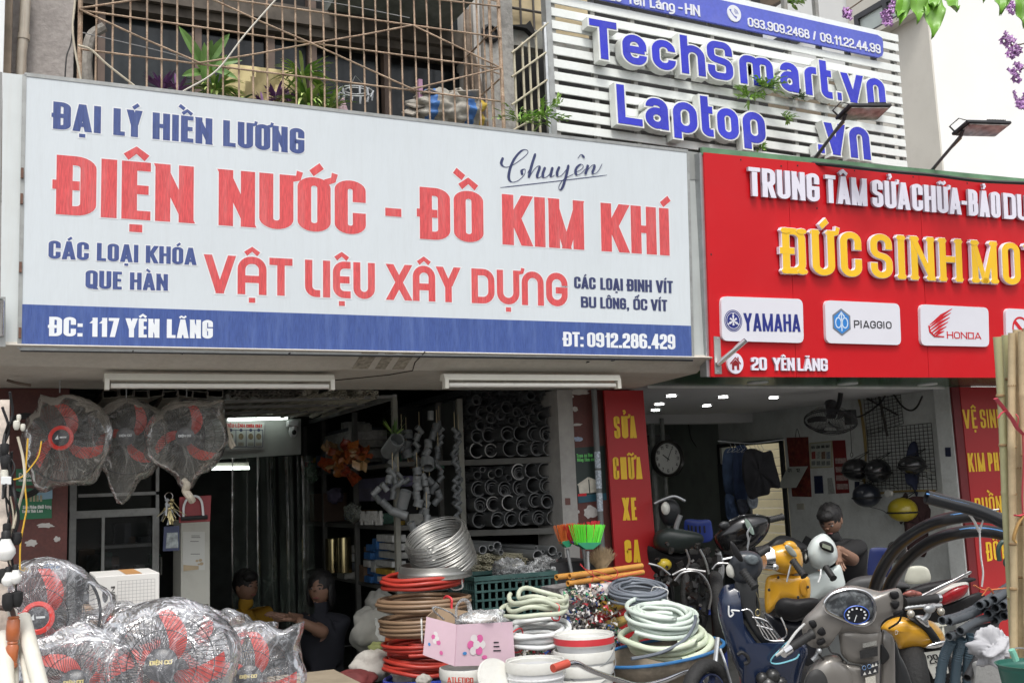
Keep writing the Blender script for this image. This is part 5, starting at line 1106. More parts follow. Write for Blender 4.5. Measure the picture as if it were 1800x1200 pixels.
g=MB();g.tube([FK.p(FK.px(296,872)[0]+cos(t)*.022,FK.px(296,872)[1]+sin(t)*.022,.02)for t in[k*pi/6 for k in range(12)]],.002,5,close=True);part('ring',g,chrome,o)
# posters and stickers on the oxblood pillars
FPl=Face((0,YF-.02,0));FPr=Face((0,YF,0))
def sticker(F_,q,m_,lab,cat='sticker',nm='sticker',t=.002,out=.001):
 g=MB();F_.quad(g,q,out+t,out);return single(nm,g,m_,lab,cat,smooth=False)
gp=thing('green_poster','green advertising poster with white lettering low on the left pillar','poster',FPl.at(60,908))
g=MB();FPl.quad(g,[(28,858),(91,858),(91,910),(27,913)],.004,.001);part('sheet',g,mat('poster_green',(.015,.16,.07),.4,var=.08),gp,smooth=False)
g=MB();FPl.quad(g,[(60,852),(92,856),(92,876),(68,878)],.006,.0045);part('sky_picture',g,mat('poster_sky',(.22,.36,.45),.4,var=.2),gp,smooth=False)
for i,x in enumerate((52,58,64,70)):
 g=MB();FPl.quad(g,[(x,870),(x+4,870),(x+4,881),(x,881)],.008,.0065);part('house_picture',g,mat('poster_house',(.35,.33,.22),.5,var=.3,scale=40),gp,smooth=False)
tl=mat('poster_white',(.75,.78,.75),.4)
text_line(gp,FPl,[('Sản',40,50),('Phẩm',52,64),('Chất',66,77),('Lượng',79,90)],((40,888),(90,887)),((40,894),(90,893)),tl,tx=.22,ty=.16,out=.006,gap=.06)
text_line(gp,FPl,[('Cao',39,46),('từ',48,52),('Thái',54,63),('Lan',65,75)],((39,895.5),(75,894.5)),((39,901),(75,900)),tl,tx=.22,ty=.16,out=.006,gap=.06)
gp2=thing('green_poster','small green poster reading Co So above the larger green one','poster',FPl.at(44,852))
g=MB();FPl.quad(g,[(28,824),(62,824),(62,852),(28,853)],.004,.001);part('sheet',g,mat('poster_green'),gp2,smooth=False)
text_line(gp2,FPl,[('Cơ',33,43),('Sở',46,57)],((33,831),(57,831)),((33,839),(57,838.5)),tl,tx=.2,ty=.16,out=.006,gap=.08)
text_line(gp2,FPl,[('chính',33,45),('hãng',47,58)],((33,841),(58,841)),((33,846),(58,845.5)),tl,tx=.22,ty=.16,out=.006,gap=.08)
st=thing('phone_sticker','small white sticker with blue lettering at the bottom of the left pillar','sticker',FPl.at(91,1000))
g=MB();FPl.quad(g,[(75,987),(106,985),(107,1000),(75,1001)],.004,.001);part('sheet',g,tl,st,smooth=False)
bt=mat('sticker_blue',(.03,.16,.45),.5)
text_line(st,FPl,[('CỬA',77,85),('CUỐN',88,98),('24',100,105)],((77,988.5),(105,987)),((77,993),(105,991.5)),bt,tx=.24,ty=.16,out=.006);text_line(st,FPl,[('0961.494.811',77,105)],((77,995),(105,993.5)),((77,999.5),(105,998)),bt,tx=.24,ty=.16,out=.006)
pw=mat('torn_paper',(.55,.53,.5),.8,var=.15,scale=20)
def torn(F_,cx,cy,w_,h_,seed,lab,m_=pw):
 R=random.Random(seed);n=16;pts=[]
 for k in range(n):
  t=2*pi*k/n;r=R.uniform(.65,1.1);p=F_.px(cx+cos(t)*w_/2*r,cy+sin(t)*h_/2*r);pts.append(F_.p(p[0],p[1],.002+seed*.00005))
 g=MB();g.ngon(pts[::-1]);return single('torn_sticker',g,m_,lab,'sticker remains',smooth=False)
for i,(F_,cx,cy,w_,h_,lab)in enumerate(((FPr,1018,688,38,14,'large torn white paper at the top of the right pillar'),(FPr,1003,697,10,8,'torn red and white scrap beside the top paper'),(FPr,1010,719,14,10,'small torn paper scrap, second down the right pillar'),(FPr,1015,746,18,6,'thin torn white strip on the right pillar'),(FPr,1015,771,20,9,'torn blue and white phone strip on the right pillar'),(FPr,1038,900,26,26,'large torn white patch below the dark poster'),(FPr,1016,899,7,7,'small round white patch below the dark poster'),(FPl,80,923,34,10,'torn white lettering remains on the left pillar'),(FPl,55,954,26,14,'mottled torn paper on the left pillar'),(FPl,100,947,14,10,'small pale scrape on the left pillar'))):
 torn(F_,cx,cy,w_,h_,i+1,lab,pw if i!=4 else mat('torn_blue',(.35,.42,.55),.7,var=.3,scale=60))
dp=thing('house_poster','dark green poster with green lettering and a white villa on the right pillar','poster',FPr.at(1030,880))
g=MB();FPr.quad(g,[(1007,787),(1062,783),(1066,878),(1016,884)],.004,.0015);part('sheet',g,mat('poster_dark',(.02,.035,.03),.4),dp,smooth=False)
g=MB();FPr.quad(g,[(1015,871),(1065,866),(1066,878),(1016,884)],.006,.0045);part('bottom_band',g,mat('poster_teal',(.02,.09,.13),.4),dp,smooth=False)
gl=mat('poster_lime',(.15,.6,.15),.4)
text_line(dp,FPr,[('Trọn',1013,1024),('an',1026,1031),('tâm',1033,1041)],((1013,797.5),(1041,796)),((1013,804),(1041,802.5)),gl,tx=.24,ty=.18,out=.006);text_line(dp,FPr,[('Nâng',1014,1025),('tầm',1027,1036),('cuộc',1038,1048)],((1014,805),(1048,803.5)),((1014,811),(1048,809.5)),gl,tx=.24,ty=.18,out=.006)
hm=mat('villa_white',(.6,.57,.48),.5,var=.2,scale=20)
for q in([(1016,852),(1033,841),(1035,866),(1018,867)],[(1035,840),(1050,846),(1050,864),(1037,866)],[(1014,851),(1033,838),(1034,842),(1016,854)],[(1034,838),(1052,845),(1052,848),(1034,842)]):
 g=MB();FPr.quad(g,q,.006+.0006*q[0][0]/1014,.0045);part('villa_picture',g,hm,dp,smooth=False)
g=MB();FPr.quad(g,[(1015,868),(1030,866),(1030,871),(1015,872)],.0075,.0062);part('red_tag',g,redl,dp,smooth=False)
g=MB();P=[at(1043,676,YF-.06),at(1053,800,YF-.06),at(1062,950,YF-.06)];x=(P[0].x+P[1].x)/2;g.tube([(x,YF-.05,2.262),(x,YF-.05,FZ)],.02,12)
gpipe=thing('grey_downpipe','grey plastic pipe with stickers running down the right pillar','pipe',(x,YF-.05,FZ));part('pipe',g,mat('downpipe_grey',(.17,.18,.18),.5,var=.12),gpipe)
for i,(y0,y1)in enumerate(((793,822),(826,858),(866,898))):
 g=MB();za,zb2=Face((0,YF-.07,0)).px(1054,y0)[1],Face((0,YF-.07,0)).px(1056,y1)[1];g.tube([(x,YF-.05,za),(x,YF-.05,zb2)],.0212,12,cap=False);part('wrapped_label',g,mat('label_print_%d'%i,(.5,.55,.6),.5,var=.5,scale=90,dirt=.8,dcol=(.05,.15,.3)),gpipe)
sticker(Face((0,YF-.04,0)),[(993,875),(1002,875),(1002.5,887),(993.5,887)],mat('sticker_brownred',(.14,.06,.05),.5),'small square dark red sticker on the concrete post')
# wrapped fans
gridm=mat('fan_guard_black',(.018,.018,.02),.45,spec=.4);bladem=mat('fan_blade_red',(.62,.05,.035),.35,var=.1,scale=4);hubm=mat('fan_hub_dark',(.035,.035,.04),.35,var=.2)
ringm=mat('fan_hub_red',(.6,.04,.03),.35);gold=mat('hub_gold_print',(.6,.5,.2),.4);hubw=mat('hub_white_print',(.6,.62,.62),.4)
def fan_meshes(R=.225):
 g=MB()
 for k in range(64):
  t=2*pi*k/64;c,s_=cos(t),sin(t);tw=.35
  P=[]
  for i in range(8):
   q=i/7;r=.055+(R-.055)*q;a=t+tw*(1-q)**2;P.append((cos(a)*r,sin(a)*r,.075*(1-q**2.2)+.003))
  g.tube(P,.0015,3,cap=False)
 for r in(.115,.17):g.tube([(cos(a)*r,sin(a)*r,.075*(1-((r-.055)/(R-.055))**2.2)+.004)for a in[2*pi*k/40 for k in range(40)]],.0016,4,close=True)
 for z in(.004,-.012):g.tube([(cos(a)*R,sin(a)*R,z)for a in[2*pi*k/48 for k in range(48)]],.0048,6,close=True)
 for k in range(40):
  t=2*pi*k/40;P=[(cos(t)*(.05+(R-.05)*i/5),sin(t)*(.05+(R-.05)*i/5),-.1*(1-(i/5)**2.4)-.01)for i in range(6)];g.tube(P,.0011,3,cap=False)
 guard=g;bl=MB()
 def bf(u,v):
  r=.04+v*(R-.065);a0=.75*v**1.1-.1;wd=.32+.5*sin(pi*min(1,v*.9+.06))**.8;wd*=(.055+.035*v)/max(r,.05)*1.2
  a=a0+(u-.5)*wd;return(cos(a)*r,sin(a)*r,.025*(u-.5)*(1.2-v*.5)-.01)
 bl.grid(6,10,bf)
 mo=MB();mo.lathe([(.001,-.2),(.05,-.195),(.06,-.17),(.058,-.1),(.045,-.05),(.001,-.045)],18)
 hub=MB();hub.lathe([(.055,.072),(.056,.082),(.046,.089),(.02,.092),(.001,.092)],24)
 hr=MB();hr.lathe([(.056,.078),(.066,.082),(.066,.09),(.05,.094),(.045,.09)],24,close=True)
 sp=MB();sp.lathe([(.03,-.04),(.036,.0),(.028,.03),(.001,.035)],16)
 return guard,bl,mo,hub,hr,sp
_fm=fan_meshes()
fmesh=[m_.mesh(n_,mt)for m_,n_,mt in zip(_fm,('guard','blade','motor','hub_badge','hub_ring','spinner'),(gridm,bladem,hubm,hubm,ringm,bladem))]
def child(name,me,par,rot=None,loc=(0,0,0),label=None):
 o=bpy.data.objects.new(name,me);COL.objects.link(o);o.parent=par;o.location=loc
 if rot:o.rotation_euler=rot
 if label:o['label']=label
 return o
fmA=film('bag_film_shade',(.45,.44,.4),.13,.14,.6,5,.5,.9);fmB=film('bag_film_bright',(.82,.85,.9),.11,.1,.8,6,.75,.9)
def bagmesh(R,seed,tails,thick=.115,amp=.1,off=-.02):
 sd=Vector((seed*2.3,seed*1.1,seed*.7));g=MB();n,m=72,22;rings=[]
 for i in range(m+1):
  f=.02+(pi-.04)*i/m;ring=[];rho=sin(f)**.55;z=cos(f)
  for k in range(n):
   t=2*pi*k/n;r=R*1.05
   for(ta,ln,wd)in tails:
    d=(t-ta+pi)%(2*pi)-pi;r+=R*ln*math.exp(-(d/wd)**2)
   rr=r*rho;zt=z*thick*(1-.55*max(0,(r/(R*1.05)-1))*rho);q=Vector((cos(t)*rr,sin(t)*rr,zt))
   w_=noise.noise(q*9+sd)*amp*.35+abs(noise.noise(q*22+sd))*amp*.22;fold=sin(t*17+seed+4*noise.noise(q*6+sd))*.004*rho
   ring.append(q+Vector((cos(t)*w_*.5*rho,sin(t)*w_*.5*rho,(w_*.5+fold)*(1 if z>0 else-1)+off)))
  rings.append(ring)
 g.loft(rings);return g
def fan(lab,c,D,roll,s_,ring=False,bagm=fmA,seed=1,tails=(),hubtext=None,up='Y',blades=3,tilt=0.):
 o=thing('wrapped_fan',lab,'electric fan',c);D=Vector(D).normalized()
 child('guard',fmesh[0],o)
 for k in range(blades):child('blade',fmesh[1],o,(0,0,roll+2*pi*k/blades))
 child('motor',fmesh[2],o);child('hub_badge',fmesh[3],o);child('spinner',fmesh[5],o)
 if ring:child('hub_ring',fmesh[4],o)
 tx=MB();fc_=Face((0,0,.0935),(0,1,0),(1,0,0));
 if hubtext:
  tx.mi2=False;word_geo(tx,fc_,hubtext,-.036,.036,lambda X:-.002,lambda X:.012,tx=.25,ty=.18,out=0);word_geo(tx,fc_,'91',-.0,.0201,lambda X:-.02,lambda X:-.01,tx=.2,ty=.16,out=0)if 0 else None
  child('hub_print',tx.mesh('hub_print',gold if bagm is fmB else hubw,smooth=False),o)
 else:
  tx.ngon([(-.03,-.008,.0935),(-.01,-.008,.0935),(-.014,.016,.0935)]);tx.quad((-.004,-.002,.0935),(.03,-.002,.0935),(.03,.006,.0935),(-.004,.006,.0935));child('hub_print',tx.mesh('hub_print',hubw,smooth=False),o)
 bo=child('plastic_bag',bagmesh(.225,seed,tails).mesh('plastic_bag',bagm),o)
 o.rotation_mode='QUATERNION';o.rotation_quaternion=D.to_track_quat('Z','Y');o.scale=(s_,)*3
 if tilt:o.rotation_quaternion=o.rotation_quaternion@Euler((0,0,tilt)).to_quaternion()
 return o
dn_=-pi/2
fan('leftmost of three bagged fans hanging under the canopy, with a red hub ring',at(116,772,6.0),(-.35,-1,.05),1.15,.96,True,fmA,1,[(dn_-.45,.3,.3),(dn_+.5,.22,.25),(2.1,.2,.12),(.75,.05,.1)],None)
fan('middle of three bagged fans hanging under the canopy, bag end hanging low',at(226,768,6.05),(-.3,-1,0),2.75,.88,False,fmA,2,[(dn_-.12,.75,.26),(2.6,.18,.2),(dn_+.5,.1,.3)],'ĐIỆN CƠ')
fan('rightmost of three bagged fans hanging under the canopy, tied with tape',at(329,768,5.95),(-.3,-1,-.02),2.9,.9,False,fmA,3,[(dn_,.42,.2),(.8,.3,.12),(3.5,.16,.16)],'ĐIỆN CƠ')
g=MB();c=at(328,855,5.93)
g.tube(bez([at(323,842,5.93),at(329,852,5.91),at(326,862,5.93),at(333,872,5.91),at(338,880,5.93)],4),[.012,.016,.014,.02,.018]+[.02]*12,8);single('tape_knot',g,mat('masking_tape',(.5,.45,.36),.8,var=.25,bump=.4),'beige tape knot closing the bag of the rightmost hanging fan','knot')
g=MB();g.tube(bez([at(398,750,6.),at(405,770,6.),at(412,785,6.)],4),[.012]*9,7);g.tube(bez([at(401,752,6.),at(404,778,6.),at(408,788,6.)],4),[.01]*9,7);single('tape_roll_end',g,mat('masking_tape',())if 0 else mat('masking_tape'),'crumpled beige paper twist beside the rightmost hanging fan','paper')
for x,y in((105,690),(222,700),(328,698)):
 g=MB();a=at(x,y,6.02);g.tube([a,(a.x,a.y,2.265)],.003,5);single('hanging_hook',g,steel,'thin steel hook holding the fan '+{105:'at the left',222:'in the middle',328:'at the right'}[x],'hook')
tb=thing('display_table','low table under the wrapped fans, almost out of the photo','table',(.75,4.95,0))
tbm=mat('table_board',(.3,.25,.18),.8,var=.2);g=MB();g.box(.1,1.55,4.55,5.65,.66,.7);part('table_top',g,tbm,tb,smooth=False)
for x in(.14,1.5):
 for y in(4.6,5.6):g=MB();g.box(x-.02,x+.02,y-.02,y+.02,0,.659);part('leg',g,tbm,tb,smooth=False)
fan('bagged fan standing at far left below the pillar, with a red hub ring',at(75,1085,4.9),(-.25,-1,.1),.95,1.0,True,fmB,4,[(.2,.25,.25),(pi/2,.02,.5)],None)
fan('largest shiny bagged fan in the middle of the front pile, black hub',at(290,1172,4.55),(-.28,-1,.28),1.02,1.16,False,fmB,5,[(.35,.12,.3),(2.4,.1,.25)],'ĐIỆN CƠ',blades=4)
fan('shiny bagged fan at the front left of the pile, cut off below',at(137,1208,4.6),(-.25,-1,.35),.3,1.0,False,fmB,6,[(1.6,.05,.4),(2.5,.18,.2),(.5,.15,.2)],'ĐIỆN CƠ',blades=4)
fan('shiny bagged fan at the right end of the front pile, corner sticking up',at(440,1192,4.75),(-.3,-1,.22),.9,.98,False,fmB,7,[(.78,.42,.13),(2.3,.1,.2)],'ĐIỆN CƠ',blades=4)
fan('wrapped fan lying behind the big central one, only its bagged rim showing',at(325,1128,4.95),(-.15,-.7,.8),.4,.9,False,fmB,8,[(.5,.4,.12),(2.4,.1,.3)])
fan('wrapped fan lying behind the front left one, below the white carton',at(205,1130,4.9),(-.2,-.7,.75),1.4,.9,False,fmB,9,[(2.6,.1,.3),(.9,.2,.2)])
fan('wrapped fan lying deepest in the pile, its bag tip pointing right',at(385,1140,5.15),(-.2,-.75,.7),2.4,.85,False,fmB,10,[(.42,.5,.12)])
a=at(167,1074,5.2);b=at(280,1066,5.2);zt=at(167,1013,5.2).z;zt2=at(280,1007,5.2).z;zb0=a.z
wc_=thing('white_carton','white cardboard carton with a hand hole and printed table, on the fan pile','carton',((a.x+b.x)/2,5.35,zb0))
cwm=mat('white_card',(.62,.61,.58),.7,var=.05,scale=5,dirt=.12,dcol=(.4,.36,.3))
g=MB();g.box(a.x,b.x,5.2,5.62,zb0,zt);part('box',g,cwm,wc_,smooth=False,bev=.004)
FC=Face((0,5.2,0))
g=MB();disc(g,FC,FC.px(185,1045),.013,.034,.0015,20);part('hand_hole',g,dark,wc_,smooth=False)
g=MB();p=FC.px(207,1021);q=FC.px(272,1064)
for i in range(11):x=p[0]+(q[0]-p[0])*i/10;flatline(g,FC,[(x,p[1]),(x,q[1])],.0012,.001)
for i in range(9):y=p[1]+(q[1]-p[1])*i/8;flatline(g,FC,[(p[0],y),(q[0],y)],.0012,.0013)
part('printed_table',g,mat('grey_print',(.25,.25,.26),.6),wc_,smooth=False,kind='stuff')
g=MB();cx,cz=FC.px(199,1042)
FV=Face((cx+.007,5.2,cz-.04),(-1,0,0),(0,0,1));FV.n=Vector((0,-1,0));word_geo(g,FV,'-LINI',0.,.075,lambda X:0,lambda X:.017,tx=.2,ty=.16,out=.002);part('lettering',g,dark,wc_,smooth=False)
g=MB();g.box(a.x+.13,a.x+.2,5.203,5.61,zt+.0005,zt+.0015);part('tape',g,mat('orange_tape',(.5,.26,.1),.5),wc_,smooth=False)
g=MB();g.box(a.x-.03,b.x+.02,5.18,5.64,.701,zb0-.002);single('support_crate',g,mat('brown_carton',(.3,.2,.12),.85,var=.15),'brown carton hidden under the white carton','carton',smooth=False)
# far left foreground: pipe stand, bulbs, cables, handle
YL=4.3;FL=Face((0,YL,0))
pvcw=mat('white_pvc',(.66,.64,.56),.45,var=.08,dirt=.2,dcol=(.4,.35,.25),streak=True)
for i,(p,q,r,lab)in enumerate((((40,1085),(80,1240),.028,'thick cream pipe leaning at the lower left corner, rightmost'),((34,1110),(58,1240),.016,'thin cream pipe leaning at the lower left corner'),((3,1050),(12,1240),.03,'thick cream pipe at the very left edge, lower corner'),((20,1075),(22,1240),.022,'upright cream pipe behind the orange handle'))):
 g=MB();g.pipe(at(*p,YL+.1+i*.04),at(*q,YL-.2+i*.04),r,r*.85,14,.1);single('leaning_pipe',g,pvcw,lab,'pipe')
wd=mat('varnished_wood',(.42,.12,.04),.3,var=.25,scale=3,stretch=(1,1,.2),coat=.4)
hd_=thing('hand_drill','hand tool with turned orange wooden handle and bent iron shaft at the left edge','hand tool',FL.at(22,1178))
g=MB();P0,P1=FL.at(24,1082),FL.at(20,1176);d=(P1-P0);L=d.length;prof=[(.0,.001),(.0,.02),(.03,.026),(.05,.022),(.08,.027),(.3,.029),(.44,.027),(.47,.021),(.5,.024),(.53,.021),(.58,.027),(.8,.024),(.88,.021),(.9,.025),(.95,.024),(1.,.012)]
g.tube([P0+d*t for t,r in prof],[r*.82 for t,r in prof],18);part('handle',g,wd,hd_)
g=MB();g.tube(bez([FL.at(-15,1066),FL.at(5,1068),FL.at(20,1071),FL.at(24,1083)],5),.009,8);part('shaft',g,mat('brown_iron',(.1,.06,.05),.6),hd_)
hp=thing('hanging_stand','white board edge hung with lamp holders, plugs and cables at the left edge','display board',FL.at(8,1000))
g=MB();p=FL.px(3,720);q=FL.px(17,1010);g.hexa([(p[0]-.012,YL+.05,FL.px(8,700)[1]),(p[0]+.025,YL+.05,FL.px(8,700)[1]),(p[0]+.025,YL+.07,FL.px(8,700)[1]),(p[0]-.012,YL+.07,FL.px(8,700)[1]),(q[0]-.03,YL+.05,.9),(q[0],YL+.05,.9),(q[0],YL+.07,.9),(q[0]-.03,YL+.07,.9)][::-1]);part('board',g,mat('ruler_board',(.6,.52,.45),.6,var=.3,scale=30),hp,smooth=False)
R_=random.Random(12)
for i in range(9):
 x0=R_.uniform(4,32);y0=690+i*26;P=[FL.at(x0,y0,R_.uniform(0,.05))]
 for k in range(4):P.append(FL.at(x0+R_.uniform(-10,12),y0+40*(k+1),R_.uniform(0,.06)))
 g=MB();g.tube(bez(P,6),R_.choice((.003,.004,.005)),6);part('cable',g,[dark,dark,dark,wirem][i%4],hp)
for(x,y,r,m_,nm)in((29,748,.012,fixm,'plug'),(33,735,.008,fixm,'plug'),(40,752,.009,fixm,'plug'),(8,790,.016,dark,'socket'),(10,812,.018,dark,'lamp_holder'),(8,835,.014,fixm,'switch'),(12,928,.014,dark,'switch'),(10,955,.02,dark,'lamp_holder'),(30,945,.016,dark,'lamp_holder'),(15,1055,.022,dark,'lamp_holder'),(30,1050,.02,dark,'lamp_holder'),(6,1010,.018,dark,'lamp_holder')):
 g=MB();c=FL.at(x,y,.04);g.lathe([(r*.5,-r*1.5),(r*.9,-r*.8),(r,0),(r*.95,r*1.1),(r*.4,r*1.4)],12,Matrix.Translation(c));part(nm,g,m_,hp)
g=MB();FL.quad(g,[(2,838),(20,838),(20,852),(2,852)],.06,.03);part('switch_plate',g,white,hp,smooth=False,bev=.003)
for i,(x,y,r,lab)in enumerate(((10,968,.034,'round white light bulb hanging at the left edge'),(14,1018,.022,'lower left white bulb in the cluster at the left edge'),(27,1014,.022,'lower right white bulb in the cluster at the left edge'))):
 o=thing('light_bulb',lab,'light bulb',FL.at(x,y,.05));c=FL.at(x,y,.05);g=MB();g.lathe([(.001,-r*1.05),(r*.6,-r*.85),(r,-r*.2),(r*.97,r*.25),(r*.6,r*.95),(r*.45,r*1.3)],18,Matrix.Translation(c));part('globe',g,mat('opal_glass',(.75,.75,.72),.2),o)
 g=MB();g.lathe([(r*.46,r*1.3),(r*.46,r*2),(r*.3,r*2.2)],12,Matrix.Translation(c));part('cap',g,dark,o)
def cord(pts,r,m_,lab,Y,cat='cord',nm='cord'):
 g=MB();g.tube(bez([at(x,y,Y)for x,y in pts],7),r,7);return single(nm,g,m_,lab,cat)
yc=mat('yellow_cord',(.62,.36,.03),.6)
cord([(49,770),(47,800),(44,850),(47,890),(42,920),(36,955),(35,1000)],.0035,yc,'thin yellow cord hanging down the left pillar',4.9)
cord([(22,843),(38,838),(55,820),(68,800),(73,775)],.003,yc,'thin yellow cord slanting up to the leftmost hanging fan',4.9)
g=MB()
for k in range(3):g.tube([at(43,800+0,6.2)+Vector((cos(t)*(.125+k*.008),0+k*.006,sin(t)*(.2+k*.01)))for t in[2*pi*j/36 for j in range(36)]],.008,7,close=True)
single('black_hose_coil',g,mat('black_rubber',(.015,.015,.016),.5),'coil of black cable hanging on the left pillar behind the cords','cable coil')
wire([(12,668),(30,673),(55,677)],.008,mat('rusty_chain',(.12,.09,.07),.8,var=.4),'short rusty chain under the canopy at the far left',5.9)
# coils, crates, buckets in front
def coil(lab,c,R,r,turns,m_,tilt=(0,0),seed=1,layers=1,sq=1.,cat='hose coil',nm='hose_coil',ties=(),zs=1.85,jit=.4,n=40,group=None,tiem=None):
 Rr=random.Random(seed);c=Vector(c);rot=Euler((tilt[0],tilt[1],0)).to_matrix();P=[];tot=int(turns*n)
 H=0
 for ly in range(layers):
  for i in range(tot):
   t=i/n;a=2*pi*t+seed;k=t if ly%2==0 else turns-t
   rad=R-ly*r*2.1+r*jit*1.6*noise.noise(Vector((a*.35,seed,ly)))+r*jit*.7*sin(a*.5+ly)
   z=k*r*zs+r*jit*noise.noise(Vector((a*.8,seed+5,ly)))*1.6
   P.append(c+rot@Vector((cos(a)*rad,sin(a)*rad*sq,z+r)))
 g=MB();g.tube(P,r,8);o=thing(nm,lab,cat,c,group);part('hose',g,m_,o,ang=80)
 H=turns*r*zs
 for(ang,w_)in ties:
  q=Vector((cos(ang),sin(ang)*sq,0));s_=R+r*1.25;s0=R-layers*r*2.1-r*.1;g=MB()
  L=[c+rot@(q*s_+Vector((0,0,-r*.3))),c+rot@(q*(s_+r*.1)+Vector((0,0,H*.5+r))),c+rot@(q*s_+Vector((0,0,H+r*1.6))),c+rot@(q*s0+Vector((0,0,H+r*1.9))),c+rot@(q*s0+Vector((0,0,-r*.3)))]
  g.tube(bez(L,4,True),w_,5,close=True);part('tie',g,tiem or mat('white_tie',(.7,.7,.68),.5),o)
 return o
def px_c(x,y,Y):return at(x,y,Y)
redh=mat('red_hose',(.42,.038,.025),.38,var=.14,scale=9,dirt=.35,dcol=(.3,.08,.06));brnh=mat('brown_hose',(.24,.155,.095),.38,var=.1,dirt=.2,dcol=(.4,.33,.25));bluh=mat('blue_hose',(.02,.05,.36),.35)
whth=mat('white_hose',(.72,.74,.74),.35,var=.05,scale=9,dirt=.25,dcol=(.5,.48,.42));grnh=mat('pale_green_hose',(.60,.68,.62),.38,var=.06,dirt=.12,dcol=(.6,.6,.3));mixh=mat('grey_green_hose',(.52,.56,.44),.45,var=.12,scale=9,dirt=.3,dcol=(.4,.35,.25));gryh=mat('grey_conduit',(.15,.17,.2),.45,var=.12)
redt=mat('red_raffia',(.62,.05,.06),.5,var=.2)
Y1=5.6
k1=ppm(Y1,760,1050)
ctr=at(762,1215,Y1);zb_=0
base_x,base_y=ctr.x,ctr.y
def zat(y,x=760):return at(x,y,Y1).z
col=Vector((at(760,1100,Y1).x,Y1+.15,0))
R1=72*k1
g=MB();g.box(col.x-.28,col.x+.28,col.y-.24,col.y+.3,.0,zat(1225)+0);single('plinth_crate',g,mat('dark_crate',(.06,.07,.08),.7),'dark box under the column of hose coils','box',smooth=False)
coil('blue hose coil at the bottom of the coil column',(col.x,col.y,zat(1212)),R1*.93,.0125,2.0,bluh,seed=2,ties=[(-1.9,.004)])
coil('lower red hose coil under the brown ones',(col.x,col.y,zat(1186)),R1*.93,.012,2.6,redh,seed=3,layers=2,jit=.8,tilt=(.02,.08))
coil('middle red hose coil directly under the brown ones',(col.x,col.y,zat(1150)),R1*.92,.011,2.5,redh,seed=4,layers=2)
coil('lower brown hose coil tied with a white strip',(col.x,col.y,zat(1120)),R1*.98,.0115,4.0,brnh,seed=5,layers=2,ties=[(-1.95,.005)],jit=.3)
coil('upper brown hose coil tied with a red strip',(col.x+.01,col.y,zat(1078)),R1*1.07,.0118,3.0,brnh,seed=6,layers=2,ties=[(-1.35,.007)],tiem=redt,jit=.35,tilt=(0,.02))
coil('top red hose coil under the steel wire',(col.x,col.y,zat(1036)),R1*.94,.0115,3.0,redh,seed=7,layers=2,ties=[(-.75,.005)],jit=.8,tilt=(.02,-.02))
wireM=mat('bright_wire',(.36,.36,.34),.38,metal=.8,var=.15)
g=MB();P=[];c=at(775,968,Y1+.1);Rt=Euler((.25,-.45,0)).to_matrix();Rw=random.Random(2)
for i in range(96*26):
 a=2*pi*i/26;ly=i/(96*26);rad=.185*(1+.03*noise.noise(Vector((a*.4,0,0))))-.02*abs(sin(ly*21));P.append(c+Rt@Vector((cos(a)*rad,sin(a)*rad,(ly-.5)*.23+.012*sin(a*.37))))
g.tube(P,.0018,4);P=[]
for i in range(16*32):
 a=2*pi*i/32;P.append(at(765,1012,Y1+.12)+Vector((cos(a)*(.21-.001*(i/32)),sin(a)*(.21-.001*i/32),.004*i/32+.01*sin(a))))
o=thing('wire_coil','tilted coil of bright steel wire on top of the red hose','wire coil',c);part('wire',g,wireM,o,ang=80)
g=MB();g.tube(P,.003,4);part('wire',g,wireM,o,ang=80)
YG=5.9
gm=mat('crate_green',(.028,.075,.07),.5,var=.2,scale=8,dirt=.3,dcol=(.12,.16,.15));gx0,gx1=at(836,1040,YG).x,at(978,1040,YG).x;gz1,gz0=at(880,1010,YG).z,at(900,1098,YG).z
cr_=thing('green_crate','dark green plastic lattice crate with clear bags heaped inside','crate',((gx0+gx1)/2,YG+.2,gz0))
g=MB()
g.box(gx0-.01,gx1+.01,YG-.012,YG+.012,gz1-.025,gz1);g.box(gx0-.01,gx0+.012,YG+.0125,YG+.42,gz1-.025,gz1-.0005);g.box(gx1-.012,gx1+.01,YG+.0125,YG+.42,gz1-.025,gz1-.0005);g.box(gx0+.013,gx1-.013,YG+.4,YG+.42,gz1-.025,gz1-.001);part('rim',g,gm,cr_,smooth=False)
N=12
for side in range(2):
 g=MB()
 for i in range(N+1):
  if side==0:x=gx0+(gx1-gx0)*i/N;g.box(x-.007,x+.007,YG-.004,YG+.004,gz0,gz1-.0255)
  else:y=YG+.42*i/N;g.box(gx0-.004,gx0+.004,y+.0045,y+.014,gz0,gz1-.026)
 for j in range(6):
  z=gz0+.004+(gz1-gz0-.04)*j/5
  if side==0:g.box(gx0,gx1,YG-.007,YG+.001,z-.006,z+.006)
  else:g.box(gx0-.007,gx0+.001,YG+.008,YG+.42,z-.006,z+.006)
 part('lattice_side',g,gm,cr_,smooth=False)
g=MB();g.box(gx0+.02,gx1-.02,YG+.03,YG+.39,gz0,gz0+.01);part('floor',g,gm,cr_,smooth=False)
clr=film('clear_bag',(.55,.57,.58),.4,.18,.8,12,.7)
for i,(x,y,rx,rz)in enumerate(((895,998,.1,.055),(955,998,.09,.06),(920,1006,.12,.04))):single('plastic_bag',crumple(at(x,y,YG+.2),(rx,.1,rz),i+4,26,18,.5,3),clr,'clear crumpled plastic bag in the green crate, '+('left','right','middle')[i],'plastic bag')
g=MB();g.box(gx1+.02,gx1+.35,YG+.1,YG+.45,.5,at(985,990,YG).z);single('black_crate',g,mat('black_crate',(.018,.018,.02),.6),'black crate behind the bundle of wooden poles','crate',smooth=False)
